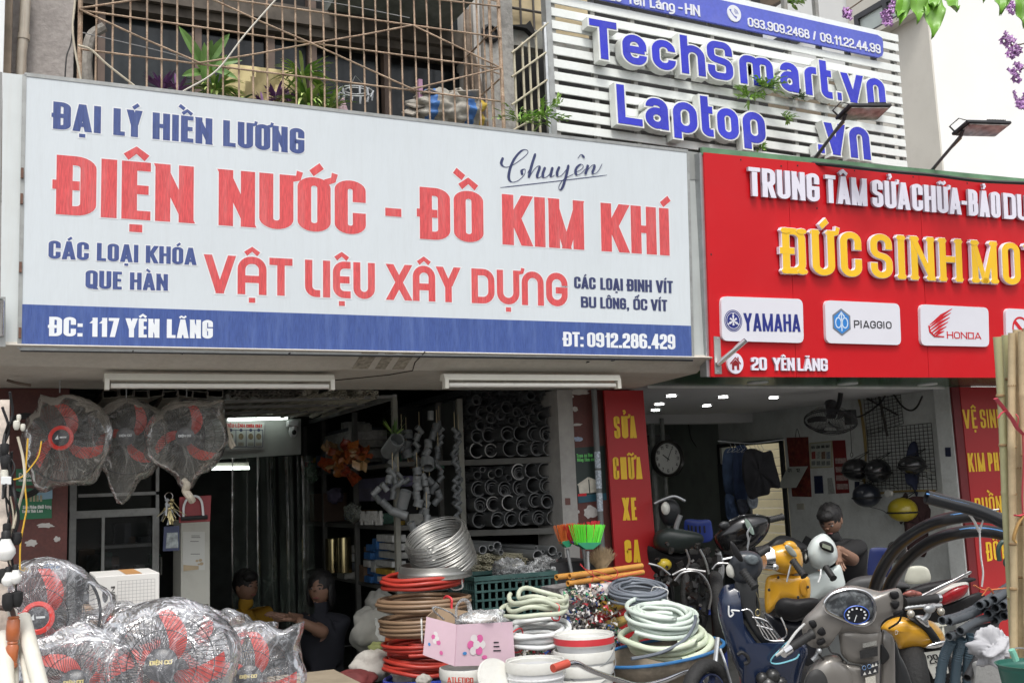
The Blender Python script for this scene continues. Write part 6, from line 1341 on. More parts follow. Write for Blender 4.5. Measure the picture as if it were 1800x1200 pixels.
g=MB();g.box(gx0-.02,gx1+.05,YG-.03,YG+.45,.0,gz0-.002);single('supply_sack',g,mat('sack_base',(.3,.28,.25),.9,var=.3),'pile of goods under the green crate','goods',smooth=False)
YP=4.95
A,B_,C_=(744,1075),(800,1100),(905,1075)
def up3(p,Y):return at(*p,Y)
tA,tB,tC=at(750,1083,YP+.12),at(803,1097,YP),at(900,1092,YP+.05);bA,bB,bC=at(744,1150,YP+.12),at(799,1170,YP),at(905,1167,YP+.05)
pb=thing('printed_carton','open pale pink carton with cartoon style print, standing on a paint bucket','carton',bB)
pk=mat('pink_print',(.62,.45,.52),.6,var=.08,scale=4,dirt=.15,dcol=(.5,.42,.35));inner=mat('kraft',(.36,.26,.17),.85,var=.12)
def wall(p,q,r_,s_,nm,m_):
 g=MB();n_=(q-p).cross(s_-p).normalized();g.hexa([p,q,r_,s_,p+n_*.004,q+n_*.004,r_+n_*.004,s_+n_*.004]);return part(nm,g,m_,pb,smooth=False)
back=Vector((-.03,.3,0))
wall(bA,bB,tB,tA,'left_side',pk);wall(bB,bC,tC,tB,'front_side',pk);wall(bA+Vector((.14,.22,0)),bC+Vector((.02,.2,0)),tC+Vector((.02,.2,.01)),tA+Vector((.14,.22,.02)),'rear_side',inner)
wall(bA,bA+Vector((.14,.22,0)),tA+Vector((.14,.22,.02)),tA,'far_side',inner)
fx=(bC-bB);F_p=Face(bB,(tB-bB),fx);L_=fx.length;H_=(tB-bB).length
def deco(F_,pts,m_,nm,o_=.0012):
 g=MB();g.ngon([F_.p(x,z,o_+.0045)for x,z in pts]);return part(nm,g,m_,pb,smooth=False)
def oval(cx,cz,rx,rz,n=18):return[(cx+cos(2*pi*k/n)*rx,cz+sin(2*pi*k/n)*rz)for k in range(n)]
pink=mat('hot_pink_print',(.62,.12,.32),.5);blk=mat('black_print',(.02,.02,.025),.5);offw=mat('offwhite_print',(.68,.64,.64),.5);blu_=mat('small_blue_print',(.05,.22,.5),.5)
for F_,sc_,cx in((F_p,1.,.115),(Face(bA,tA-bA,bB-bA),.6,.07)):
 for k in range(6):a=k*pi/3;deco(F_,oval(cx+cos(a)*.033*sc_,.1+sin(a)*.033*sc_,.02*sc_,.02*sc_),pink if k%2 else offw,'printed_motif',.001+k*.0003)
 deco(F_,oval(cx,.1,.02*sc_,.02*sc_),offw,'printed_motif',.0032);deco(F_,oval(cx-.065*sc_,.06,.012*sc_,.008),blu_,'printed_motif',.0026);deco(F_,oval(cx+.05*sc_,.04,.016*sc_,.01),pink,'printed_motif',.0028)
g=MB();
for i,w_ in enumerate((.03,.035,.045)):flatline(g,F_p,[(.215-.0,.11-i*.02),(.215+w_,.11-i*.02)],.006,.006)
part('printed_marks',g,blk,pb,smooth=False,kind='stuff')
fl_=film('carrier_bag',(.75,.77,.78),.4,.15,.7,9,.6)
o=thing('carrier_bag','translucent carrier bag with its two handles standing out of the printed carton','plastic bag',at(830,1085,YP+.1))
part('bag_body',crumple(at(845,1090,YP+.12),(.12,.09,.045),11,26,16,.4),fl_,o)
g=MB();g.tube(bez([at(*p,YP+.08)for p in((802,1085),(790,1075),(766,1066),(762,1072),(780,1088))],6),[.012]*25,8,flat=.35);part('handle',g,fl_,o)
g=MB();g.tube(bez([at(*p,YP+.1)for p in((802,1092),(803,1066),(812,1054),(822,1058),(826,1075),(824,1092))],6),[.014]*31,8,flat=.35);part('handle',g,fl_,o)
bw=mat('bucket_white',(.66,.67,.68),.4,var=.07,scale=6,dirt=.6,dcol=(.48,.46,.42));lidw=mat('bucket_lid',(.66,.66,.62),.5,var=.08,scale=10,dirt=.4,dcol=(.4,.38,.32))
def bucket(lab,cx,ytop,w_,Y,H=.3,band=None,rims=2,group=None,writing=None,open_=True,zt=None,tilt=0.,nm='paint_bucket'):
 k=ppm(Y,cx,ytop);R=w_/2*k;c=at(cx,ytop,Y);c.z=zt if zt else c.z;c.y+=0;o=thing(nm,lab,'bucket',(c.x,c.y,c.z-H),group)
 M=Matrix.Translation(c);g=MB();pr=[(R*.98,-.028),(R*.9,-.03),(R*.84,-H),(.001,-H)]
 g.lathe([(R*.86,-H)]+[(R*.96,-.05),(R*.965,-.03),(R*.93,-.03),(R*.83,-H+.01)],30,M);part('body',g,bw,o)
 g=MB();g.lathe([(R*1.0,-.052),(R*1.02,-.04),(R*1.02,-.012),(R*1.0,0),(R*.97,0),(R*.96,-.012),(R*.93,-.014),(R*.93,-.05)],30,M,close=True);part('rim',g,lidw,o)
 if not open_:g=MB();g.lathe([(R*.96,-.01),(R*.94,-.008),(R*.5,-.006),(.001,-.006)],30,M);part('lid',g,lidw,o)
 for j in range(rims):z=-.075-j*.03;g=MB();g.lathe([(R*(.96+z*.3),z),(R*(1.01+z*.3),z-.003),(R*(1.01+z*.3),z-.008),(R*(.96+z*.3),z-.012)],30,M,close=True);part('ridge',g,bw,o)
 if band:g=MB();g.lathe([(R*1.022,-.045),(R*1.024,-.034),(R*1.024,-.02),(R*1.022,-.014)],30,M,close=True);part('band',g,band,o)
 g=MB();g.tube(bez([c+Vector((cos(a)*R*1.03,sin(a)*R*1.03,-.05-.1*sin((a+pi+.4)/(pi-.2+.4)*pi)**2*(1 if 1 else 0)))for a in[-pi+.35+(pi-.7)*q/8 for q in range(9)]],3),.0022,5);part('wire_handle',g,steel,o)
 return o,c,R
b1,c1,R1b=bucket('white paint bucket with dark specks at the bottom centre, left of the red banded one',940,1158,92,4.72,rims=2)
b2,c2_,R2b=bucket('top white bucket with a red band in the nested stack',1026,1112,92,4.8,H=.1,band=mat('bucket_red_band',(.55,.04,.05),.4),rims=0)
for i,(dy,lab)in enumerate(((1140,'second white bucket from the top of the nested stack'),(1163,'third white bucket from the top of the nested stack'),(1187,'lowest visible white bucket of the nested stack'))):
 bucket(lab,1026-i*3,dy,94+i*2,4.8,H=.1 if i<2 else .35,rims=0,zt=None)
b4,c4,R4=bucket('white bucket with a green label under the printed carton',818,1171,84,4.95,rims=0)
o=b4;FB=Face((0,c4.y-R4*.94,0));g=MB();g.lathe([(R4*.962,-.09),(R4*.95,-.3),(R4*.955,-.3),(R4*.967,-.09)],30,Matrix.Translation(c4),close=True);part('label_band',g,mat('label_lime',(.25,.42,.08),.4,var=.2),o)
text_line(o,Face((0,c4.y-R4*1.0,0)),[('ATLETICO',786,832)],((786,1189),(832,1190)),((786,1199),(832,1200)),mat('label_red',(.5,.05,.03),.4),tx=.22,ty=.16,out=.002)
g=MB();rt=Euler((radians(62),0,.3)).to_matrix().to_4x4();g.lathe([(.105,-.012),(.11,0),(.105,.012),(.09,.008),(.001,.006)],28,Matrix.Translation(at(873,1195,4.75))@rt);single('bucket_lid',g,lidw,'round white bucket lid leaning between two buckets at the bottom','lid')
R_=random.Random(40)
bm_=[mat('rag_white',(.62,.6,.58),.8,var=.2,scale=50,dirt=.3,dcol=(.1,.12,.15)),mat('rag_black',(.03,.03,.035),.6),mat('rag_red',(.5,.05,.06),.7,var=.2),mat('rag_green',(.05,.25,.12),.7),mat('rag_blue',(.03,.08,.3),.7),mat('rag_cream',(.55,.48,.35),.8,var=.2)]
def ragpile(lab,pts,Y,n,s0,s1,wts,thick=.08,nm='strip_bundle',cat='bundle'):
 xs,ys=[p[0]for p in pts],[p[1]for p in pts];o=thing(nm,lab,cat,at(sum(xs)/len(xs),max(ys),Y));G={k:MB()for k in range(6)}
 def inside(x,y):
  r=False;j=len(pts)-1
  for i in range(len(pts)):
   (xi,yi),(xj,yj)=pts[i],pts[j]
   if(yi>y)!=(yj>y)and x<(xj-xi)*(y-yi)/(yj-yi)+xi:r=not r
   j=i
  return r
 cnt=0
 while cnt<n:
  x,y=R_.uniform(min(xs),max(xs)),R_.uniform(min(ys),max(ys))
  if not inside(x,y):continue
  cnt+=1;c=at(x,y,Y+R_.uniform(-thick,thick));s_=R_.uniform(s0,s1);rot=Euler((R_.uniform(-1,1),R_.uniform(-.6,.6),R_.uniform(0,6))).to_matrix();k=R_.choices(range(6),wts)[0];ph=R_.uniform(0,6)
  G[k].grid(5,2,lambda u,v:c+rot@Vector(((u-.5)*s_*2,(v-.5)*s_*.55,.4*s_*sin(u*7+ph)*(.5+v))))
 for k,gg in G.items():
  if gg.v:part('strips',gg,bm_[k],o,kind='stuff')
 bk=MB();q=[at(x,y,Y+thick*1.3)for x,y in pts];bk.ngon(q[::-1]if 0 else q,ext=(0,.25,0));part('core',bk,mat('bundle_core',(.2,.19,.19),.9,var=.4,scale=30),o,smooth=False)
 return o
ragpile('bundle of multicoloured printed plastic strips right of the white hose',[(985,1035),(1050,1025),(1085,1060),(1092,1140),(1060,1180),(1010,1110),(990,1080)],5.35,520,.012,.03,(6,2,2,1.2,1,1))
ragpile('second bundle of multicoloured strips under the white hose',[(915,1130),(975,1110),(985,1150),(910,1160)],5.2,220,.012,.028,(5,2,2,1.6,.5,1))
def sack(lab,c,r,m_,seed,nm='sack',amp=.22,n=28,m=18,cat='sack',f=2.2):
 return single(nm,crumple(c,r,seed,n,m,amp,f),m_,lab,cat)
prints=mat('printed_sack_red',(.62,.58,.56),.6,var=.1,scale=6,dirt=.9,dcol=(.5,.03,.05))
for i,(p,q,r,m_,lab)in enumerate((((1040,1040),(1085,1030),.035,prints,'white roll of printed sheet with red marks under the wooden poles'),((1060,1068),(1105,1052),.04,mat('yellow_sheet',(.6,.4,.06),.5,var=.15,dirt=.5,dcol=(.5,.05,.04)),'yellow printed roll above the pale green hose'),((1050,1085),(1095,1066),.03,mat('red_sheet',(.5,.04,.05),.5,var=.2,dirt=.5,dcol=(.6,.55,.5)),'red and white printed roll left of the pale green hose'),((1070,1098),(1100,1088),.03,mat('gold_sheet',(.58,.42,.12),.5,var=.15),'gold coloured roll left of the pale green hose, below the red one'))):
 g=MB();a,b=at(*p,5.35),at(*q,5.5);g.tube([a,a+(b-a)*.33,a+(b-a)*.66,b],[r*.9,r*1.05,r,r*.8],14);single('sheet_roll',g,m_,lab,'roll')
coil('grey green hose coil tied with red string on top of the white one',at(936,1080,5.15),.155,.0125,2.2,mixh,tilt=(.12,-.05),seed=12,layers=1,jit=2.2,ties=[(-1.1,.004)],tiem=redt)
coil('top loops of grey green hose lying crossed on the white coil',at(946,1058,5.15),.138,.0125,1.6,mixh,tilt=(.2,.1),seed=15,jit=2.4)
coil('white hose coil under the grey green one',at(946,1128,5.12),.168,.0122,3.3,whth,tilt=(.13,-.08),seed=13,layers=2,jit=1.1,ties=[(-2.8,.004)],tiem=redt)
coil('dark grey conduit coil tied with white string under the varnished poles',at(1120,1052,5.3),.165,.0085,4,gryh,tilt=(.2,-.04),seed=14,layers=4,jit=.7,ties=[(-.9,.003)],n=44)
coil('upper pale green hose coil lying in the wheelbarrow',at(1162,1104,5.0),.186,.0125,4.2,grnh,tilt=(.22,.02),seed=16,layers=3,jit=1.2)
coil('lower pale green thick hose coil spilling over the wheelbarrow',at(1174,1140,5.0),.222,.018,2.1,mat('lime_white_hose',(.60,.67,.52),.4,var=.08,scale=8,dirt=.25,dcol=(.5,.5,.3)),tilt=(.14,-.12),seed=17,layers=2,jit=1.1)
cord([(1222,1080),(1221,1095),(1205,1122),(1170,1143),(1140,1152),(1110,1157)],.009,gryh,'short loose grey hose curving over the pale green coils',4.78,'hose','loose_hose')
pm=mat('varnished_pole',(.56,.27,.06),.38,var=.15,scale=6);pe=mat('pole_end',(.5,.38,.2),.7)
for i,(p,q,lab)in enumerate((((1001,1012),(1128,994),'upper varnished bamboo pole in the bundle tied with red raffia'),((998,1025),(1130,1005),'lower varnished bamboo pole in the bundle tied with red raffia'),((978,1014),(1090,1000),'left varnished bamboo pole with a pale end in the same bundle'))):
 g=MB();g.mi=0;a,b=at(*p,5.45),at(*q,5.62);g.pipe(a,b,.017,.011,14,.1);single('bamboo_pole',g,pm,lab,'pole')
g=MB()
for P in([(1020,992),(1038,1008),(1060,1018),(1075,1022)],[(1020,990),(1030,1000),(1050,1004),(1080,1014)],[(1041,1003),(1043,1014),(1040,1022)],[(1075,1018),(1095,1012),(1128,1005)],[(1078,996),(1086,1006),(1082,1016)]):
 g.tube(bez([at(x,y,5.4)for x,y in P],5),.004,5,flat=.5)
single('raffia_tie',g,redt,'red raffia string tying the varnished poles together','string')
def broom(lab,cx,cy,w_,h_,m_,Y,ang,seed,neck=mat('broom_green_head',(.03,.25,.13),.4)):
 o=thing('broom',lab,'broom',at(cx,cy+40,Y));F_=Face((0,Y,0));k=ppm(Y,cx,cy);c=F_.at(cx,cy);R=random.Random(seed);g=MB();rot=Matrix.Rotation(ang,3,'Y')
 for i in range(90):
  u=R.uniform(-1,1);y_=R.uniform(-.02,.02);b0=c+rot@Vector((u*w_*.36*k,y_,-h_*.5*k));b1=c+rot@Vector((u*w_*.52*k,y_*2,h_*.5*k*R.uniform(.9,1.05)));g.tube([b0,b1],.0022,3)
 part('bristles',g,m_,o,kind='stuff')
 g=MB();top=rot@Vector((0,0,-h_*.5*k));g.hexa([c+rot@Vector((x*w_*.38*k*(1 if z>-1 else .3),y,(-.5*h_+(3 if z>-1 else-7))*k))for z in(-2,0)for x,y in((-1,-.022),(1,-.022),(1,.022),(-1,.022))]);part('head',g,neck,o,smooth=False)
 g=MB();a=c+rot@Vector((0,0,(-.5*h_-10)*k));g.tube([a,a+rot@Vector((.03,0,-1.0))],.011,8);part('stick',g,steel,o)
broom('broom with orange bristles stored bristles up, leftmost of three',993,937,30,28,mat('bristle_orange',(.6,.14,.03),.5),5.95,-.12,1)
broom('broom with red bristles stored bristles up, middle of three',1022,935,60,28,mat('bristle_red',(.55,.02,.03),.5),5.93,-.08,2,mat('broom_purple_head',(.1,.03,.2),.4))
broom('broom with bright green bristles stored bristles up, front of three',1033,939,58,30,mat('bristle_green',(.13,.72,.05),.5),5.85,.05,3)
o=thing('straw_broom','fan shaped straw broom standing bristles up beside the red panel','broom',at(1055,1010,5.85));g=MB();R=random.Random(5);c=at(1058,1010,5.85)
for i in range(420):
 a_=R.uniform(-.75,.75);L=R.uniform(.13,.185);d=Vector((sin(a_)*.9,R.uniform(-.15,.15),cos(a_)));g.tube([c,c+d*L*.6,c+d*L+Vector((R.uniform(-.01,.01),0,-abs(sin(a_))*.02))],[.0022,.0016,.0008],3)
part('straw',g,mat('straw_brown',(.26,.19,.11),.8,var=.3,scale=30),o,kind='stuff')
g=MB();g.tube([c+Vector((0,0,.02)),c-Vector((0,0,.9))],.014,8);part('handle',g,pm,o)
wbm=mat('barrow_blue',(.03,.16,.38),.4,var=.15,dirt=.3,dcol=(.2,.15,.1));wbr=mat('barrow_dirty_steel',(.2,.17,.13),.6,var=.3,scale=6,dirt=.8,dcol=(.35,.3,.24),metal=.3)
YWB=4.85;cW=at(1176,1150,YWB)
wb_=thing('wheelbarrow','steel wheelbarrow with a blue rim and a red grip, loaded with pale hoses','wheelbarrow',(cW.x,cW.y+.1,0))
k=ppm(YWB,1176,1150);W2=100*k;rings=[];tr=[]
for zz,sc_,sy in((-.2,.45,.5),(-.16,.62,.66),(-.08,.84,.85),(0,1,1)):
 rings.append([Vector((cW.x+.015+cos(a)*W2*sc_*(1.0 if cos(a)<0 else 1.04),cW.y+.12+sin(a)*.3*sy,cW.z+zz+cos(a)*.035*(zz+.2)/.2+.0))for a in[2*pi*q/28 for q in range(28)]])
g=MB();g.loft(rings,cap=False);g.F(*range(28));part('tray',g,wbr,wb_,solid=.004)
g=MB();g.tube(rings[-1],.009,8,close=True);part('tray_rim',g,wbm,wb_)
g=MB();
for py0,sh_ in((0,0),):
 P=bez([at(975,1172,4.35),at(1000,1166,4.38),at(1015,1166,4.4),at(1040,1178,4.45),at(1085,1194,4.55),at(1125,1204,4.6),at(1165,1196,4.65),at(1208,1178,4.7),at(1222,1180,4.75),at(1235,1200,4.75),at(1240,1230,4.75)],5)
 g.tube(P,.0135,10)
part('frame_tube',g,chrome,wb_)
g=MB();g.tube([at(972,1174,4.345),at(998,1165,4.375)],.019,12);part('grip',g,mat('grip_red',(.5,.08,.05),.5),wb_)
g=MB();g.tube([(cW.x+.2,cW.y+.45,0.3),(cW.x+.2,cW.y+.0,.3),(cW.x-.2,cW.y,.1)],.014,8);g.tube([(cW.x+.3,cW.y+.1,cW.z-.15),(cW.x+.35,cW.y+.1,.22)],.012,8);part('legs',g,steel,wb_)
sw=mat('sack_white',(.5,.48,.44),.85,var=.12,scale=6,dirt=.4,dcol=(.25,.22,.18),bump=.3);sg=mat('sack_grey',(.2,.2,.18),.85,var=.2,scale=6)
for i,(x,y,Y,r,m_,lab)in enumerate(((668,1065,6.5,(.09,.1,.1),sg,'grey knotted sack under the shelving'),(657,1110,6.4,(.14,.12,.14),sg,'large grey sack below the knotted one'),(655,1170,6.1,(.13,.1,.09),sw,'crumpled white sack with red lettering on the floor'),(622,1195,6.0,(.12,.1,.06),mat('sack_maroon',(.15,.03,.03),.8,var=.3),'maroon cloth bundle at the bottom of the clutter'),(692,1130,6.1,(.05,.06,.1),mat('sack_orange',(.5,.12,.04),.7,var=.2),'orange sack squeezed beside the brown coils'),(688,1100,6.15,(.045,.06,.05),mat('sack_leafy',(.4,.42,.2),.7,var=.4,scale=30),'yellow green printed sack beside the brown coils'),(662,1142,6.25,(.05,.06,.045),mat('sack_olive',(.2,.22,.08),.8,var=.2),'olive green bag in the clutter'),(712,1190,5.9,(.08,.08,.06),sw,'small white bag at the foot of the coil column'),(697,1155,5.95,(.055,.05,.07),mat('bag_red',(.42,.04,.03),.6,var=.2),'red printed bag beside the lower red coil'),(745,1195,5.4,(.04,.04,.03),sw,'white scrap bag right of the red bag'))):
 sack(lab,at(x,y,Y),r,m_,i+20)
tw=bpy.data.objects
g=MB();q=at(660,1158,5.95);F_=Face((0,q.y,0));text_line(thing('sack_lettering','red handwriting like lettering printed on the crumpled white sack','print',F_.at(665,1190)),F_,[('Dulux',657,676)],((657,1176),(676,1174)),((657,1184),(676,1182)),mat('print_red',(.4,.04,.03),.6),tx=.16,ty=.12,out=.002)if 0 else None
cb2=thing('open_carton','open cardboard carton with printed side in the clutter under the shelf','carton',at(665,1130,6.35));g=MB();a=at(660,1125,6.3);b=at(692,1128,6.2);g.hexa([a,b,b+Vector((.05,.25,0)),a+Vector((.05,.25,0)),a+Vector((0,0,.13)),b+Vector((0,0,.11)),b+Vector((.05,.25,.12)),a+Vector((.05,.25,.14))]);part('box',g,wc[0],cb2,smooth=False)
# repair shop contents
def pdv(x,y,d):return EYE+ray(x,y)*(d/FPX)
def smooth2(pts,n=4,close=True):
 P=bez([Vector((p[0],p[1],p[2]if len(p)>2 else 0))for p in pts],n,close);return P
def panel(g,pts,d,dome=.03,thick=.04,rings=6,n=4,sharp=False,cen=None):
 """a moulded shell: outline in pixels (optionally with its own depth), domed towards the street, closed at the back"""
 P=[(p[0],p[1],(p[2]if len(p)>2 else 0))for p in pts]
 if not sharp:P=[tuple(v)for v in smooth2(P,n)]
 W=[pdv(x,y,d+dz)for x,y,dz in P];m=len(W);c=sum(W,Vector())/m if cen is None else pdv(cen[0],cen[1],d)
 vd=(EYE-c).normalized();L=[]
 L.append([c+(p-c)*.93+-vd*thick for p in W]);L.append([c+(p-c)*1.0-vd*thick*.5 for p in W]);L.append(W)
 for k in range(1,rings):
  s_=1-k/rings;L.append([c+(p-c)*s_+vd*dome*sqrt(max(0,1-s_**2.2))for p in W])
 L.append([c+(p-c)*.02+vd*dome for p in W]);g.loft(L);return g
def tubep(g,pts,d,r,n=8,sm=5,**k):
 P=[pdv(p[0],p[1],d+(p[2]if len(p)>2 else 0))for p in pts];g.tube(bez(P,sm)if len(P)>2 else P,r,n,**k);return g
def grip(par,p,q,d,r,m_,ribs=8,nm='grip'):
 a,b=pdv(*p[:2],d+(p[2]if len(p)>2 else 0)),pdv(*q[:2],d+(q[2]if len(q)>2 else 0));g=MB();P=[];rr=[]
 for i in range(ribs*2+1):t=i/(ribs*2);P.append(a+(b-a)*t);rr.append(r*(1.08 if i%2 else .94))
 rr[0]=rr[-1]=r*1.25;g.tube(P,rr,12);return part(nm,g,m_,par)
def wheel(par,c,R,w_,ax,rimm_,hub=True):
 c=Vector(c);M=Matrix.Translation(c)@Vector(ax).to_track_quat('Z','Y').to_matrix().to_4x4();g=MB();n=40;rings=[]
 for k in range(14):
  a=2*pi*k/14;rings.append((R-w_*.35+cos(a)*w_*.42,sin(a)*w_*.5))
 g.lathe(rings,n,M,close=True);w=part('wheel',g,mat('tyre_rubber',(.018,.018,.018),.75,bump=.5,bscale=60),par)
 g=MB();g.lathe([(R-w_*.92,-w_*.35),(R-w_*.82,-w_*.38),(R-w_*.82,w_*.38),(R-w_*.92,w_*.35)],n,M,close=True)
 for k in range(6):
  a=2*pi*k/6;p=M@Vector((cos(a)*R*.12,sin(a)*R*.12,0));q=M@Vector((cos(a)*(R-w_*.85),sin(a)*(R-w_*.85),0));g.beam(p,q,.022,.02,up=(M.to_3x3()@Vector((0,0,1))))
 g.lathe([(.001,-.03),(R*.2,-.03),(R*.2,.03),(.001,.03)],16,M);r=part('rim',g,rimm_,w);return w
blackp=mat('bike_black_plastic',(.011,.011,.012),.5,var=.25,scale=20,spec=.3,dirt=.3,dcol=(.04,.038,.035));seatm=mat('bike_seat_vinyl',(.013,.013,.014),.55,bump=.1,spec=.3)
rubb=mat('grip_rubber',(.018,.018,.018),.6);lensw=mat('clear_lens',(.55,.55,.5),.12,var=.3,scale=30);lensr=mat('red_lens',(.3,.01,.015),.12,var=.3,scale=20)
navyp=mat('bike_navy_paint',(.012,.022,.055),.2,var=.08,coat=.7);yelp=mat('bike_yellow_paint',(.64,.33,.025),.28,var=.05,coat=.6);whip=mat('bike_white_paint',(.60,.66,.64),.3,var=.03,coat=.5);silp=mat('bike_silver_grey_paint',(.25,.235,.215),.34,metal=.45,var=.04,coat=.35)
darkg=mat('bike_dark_grey',(.03,.032,.034),.38,var=.1)
s1=thing('scooter','silver grey scooter in the foreground with round speedometer and warning stickers','scooter',(pdv(1520,1150,4.2).x,pdv(1520,1150,4.2).y,0));D=4.15
g=MB();panel(g,[(1409,1104),(1413,1086),(1429,1070),(1445,1052),(1462,1038),(1482,1030),(1500,1028.5),(1520,1032),(1545,1038),(1562,1035),(1578,1033),(1585,1040),(1588,1056),(1585,1072),(1572,1080),(1556,1088),(1548,1098),(1546,1112),(1520,1116),(1495,1110),(1474,1114),(1464,1124),(1456,1136),(1436,1139),(1418,1130)],D,.05,.11,n=4,cen=(1497,1078));part('handlebar_cover',g,silp,s1,ang=60)
g=MB();dash=[(1450,1058),(1461,1045),(1477,1038),(1498,1035),(1521,1040),(1534,1052),(1538,1069),(1535,1086),(1526,1095),(1510,1098),(1491,1091),(1470,1082),(1452,1072)]
g.tube([pdv(v.x,v.y,D-.052)for v in smooth2(dash,4)],.0065,8,close=True);part('dash_trim',g,chrome,s1)
g=MB();panel(g,dash,D-.045,.014,.02);ds=part('instrument_glass',g,mat('instrument_dark',(.05,.055,.06),.08,var=.6,scale=14,dirt=.8,dcol=(.3,.33,.34),spec=.8),s1)
def ringp(cx,cy,rx,ry,d,r,m_,nm,par,a0=0,a1=360,n=30):
 g=MB();g.tube([pdv(cx+cos(radians(a0+(a1-a0)*k/n))*rx,cy+sin(radians(a0+(a1-a0)*k/n))*ry,d)for k in range(n+(a1-a0<360))],r,5,close=a1-a0>=360,flat=.6);return part(nm,g,m_,par)
ringp(1506,1080,22,16,D-.068,.003,mat('gauge_blue',(.05,.12,.5),.3),'speedometer_ring',ds)
g=MB();c_=[]
g.ngon([pdv(1506+cos(2*pi*k/24)*21,1080+sin(2*pi*k/24)*15.2,D-.066)for k in range(24)]);part('speedometer_face',g,mat('gauge_black',(.015,.016,.02),.3),ds,smooth=False)
g=MB()
for k in range(9):
 a=radians(150+k*30);x,y=1506+cos(a)*15.5,1080+sin(a)*11;g.quad(pdv(x-1.6,y-1.6,D-.069),pdv(x+1.6,y-1.6,D-.069),pdv(x+1.6,y+1.6,D-.069),pdv(x-1.6,y+1.6,D-.069))
tubep(g,[(1506,1080),(1502,1092)],D-.07,.0016,5);part('speedometer_marks',g,mat('gauge_white',(.7,.72,.72),.4),ds,smooth=False,kind='stuff')
g=MB();panel(g,[(1476,1110),(1500,1104),(1546,1106),(1547,1135),(1544,1163),(1520,1166),(1495,1163),(1480,1150),(1476,1130)],D+.01,.028,.08,cen=(1525,1135));part('front_cover',g,silp,s1,ang=60)
g=MB();panel(g,[(1479,1166),(1497,1167),(1520,1169),(1545,1167),(1546,1200),(1550,1260),(1490,1260),(1478,1200)],D+.015,.028,.08,cen=(1525,1200));part('inner_shield',g,silp,s1,ang=60)
g=MB();panel(g,[(1408,1260),(1411,1210),(1420,1180),(1436,1160),(1458,1150),(1480,1156),(1500,1178),(1510,1215),(1512,1260)],D+.02,.06,.1);part('side_fairing',g,silp,s1,ang=60)
g=MB();panel(g,[(1412,1260),(1413,1205),(1420,1184),(1434,1175),(1448,1182),(1456,1204),(1458,1260)],D-.035,.02,.03);part('fairing_recess',g,mat('recess_dark',(.03,.03,.03),.6),s1)
g=MB();panel(g,[(1549,1110),(1562,1111),(1571,1122),(1573,1150),(1572,1260),(1548,1260),(1547,1170)],D+.1,.03,.08);part('glove_box_side',g,silp,s1,ang=60)
g=MB();panel(g,[(1548,1132),(1556,1138),(1563,1150),(1562,1158),(1549,1166)],D+.055,.006,.01);part('glove_box_opening',g,dark,s1)
g=MB();panel(g,[(1573,1132),(1582,1150),(1598,1185),(1616,1260),(1574,1260)],D+.25,.03,.06);part('leg_shield_side',g,darkg,s1)
g=MB();tubep(g,[(1480,1164),(1500,1167),(1545,1165)],D-.02,.0018,5);part('seam',g,dark,s1)
for i,(q,m_)in enumerate((([(1516,1130),(1541,1125),(1541,1133),(1517,1138)],mat('label_grey',(.25,.25,.23),.5,var=.4,scale=300)),([(1511,1143),(1543,1135),(1543,1152),(1512,1157)],mat('label_black',(.03,.03,.03),.4,var=.6,scale=300)),([(1512,1170),(1544,1160),(1544,1182),(1513,1188)],mat('label_dark_print',(.04,.04,.045),.4,var=.5,scale=200)),([(1521,1190),(1539,1186),(1540,1203),(1522,1206)],mat('label_cream',(.5,.48,.42),.5,var=.2,scale=200)))):
 g=MB();g.quad(*[pdv(x,y,D-.024-i*.001)for x,y in q][::-1]);o=part('warning_sticker',g,m_,s1,smooth=False)
 if i==2:
  for j in range(2):
   ringp(1519+j*9,1173-j*2.5,3.2,3.6,D-.029,.0014,mat('icon_blue',(.2,.35,.6),.5),'icon',o,n=14)
  g=MB()
  for j,(x,y)in enumerate(((1534,1169),(1540,1167),(1520,1183),(1529,1181),(1538,1178))):g.ngon([pdv(x-3,y+3,D-.03),pdv(x+3,y+2,D-.03),pdv(x,y-3.5,D-.03)])
  part('icon',g,mat('icon_white',(.55,.55,.52),.5),o,smooth=False,kind='stuff')
for i,pts in enumerate(([(1421,1092),(1431,1089),(1436,1099),(1428,1104)],[(1436,1110),(1445,1101),(1452,1112),(1444,1117)],[(1435,1127),(1447,1121),(1451,1128),(1440,1134)],[(1564,1040),(1578,1039),(1580,1050),(1569,1052)],[(1565,1058),(1580,1056),(1580,1065),(1572,1070)],[(1570,1076),(1586,1071),(1587,1077),(1574,1083)])):
 g=MB();panel(g,pts,D-.045+(.01 if i!=1 else 0),.008,.012,3,3);part('switch',g,blackp,s1)
grip(s1,(1427,1114,-.03),(1384,1141,-.1),D,.0165,rubb);g=MB();tubep(g,[(1388,1139,-.1),(1376,1147,-.12)],D,.019,12);part('bar_end',g,chrome,s1)
grip(s1,(1588,1058,.02),(1645,1051,.1),D,.0165,rubb);g=MB();tubep(g,[(1643,1051,.1),(1651,1050,.11)],D,.0185,12);part('bar_end',g,chrome,s1)
g=MB();tubep(g,[(1414,1096,-.02),(1398,1112,-.06),(1378,1140,-.12),(1364,1152,-.13)],D,.0055,8);part('brake_lever',g,mat('lever_white_metal',(.6,.6,.58),.35,metal=.5),s1)
g=MB();g.ell(pdv(1440,1143,D-.03),(.011,)*3,10,6);tubep(g,[(1440,1140),(1436,1152),(1428,1160)],D,.01,8);part('brake_cylinder',g,steel,s1)
g=MB();tubep(g,[(1500,1200,.05),(1540,1300,.15)],D,.05,10);part('steering_column',g,darkg,s1)
wheel(s1,(s1.location.x+.35,s1.location.y+.65,.2),.2,.09,(.9,-.3,0),silp)
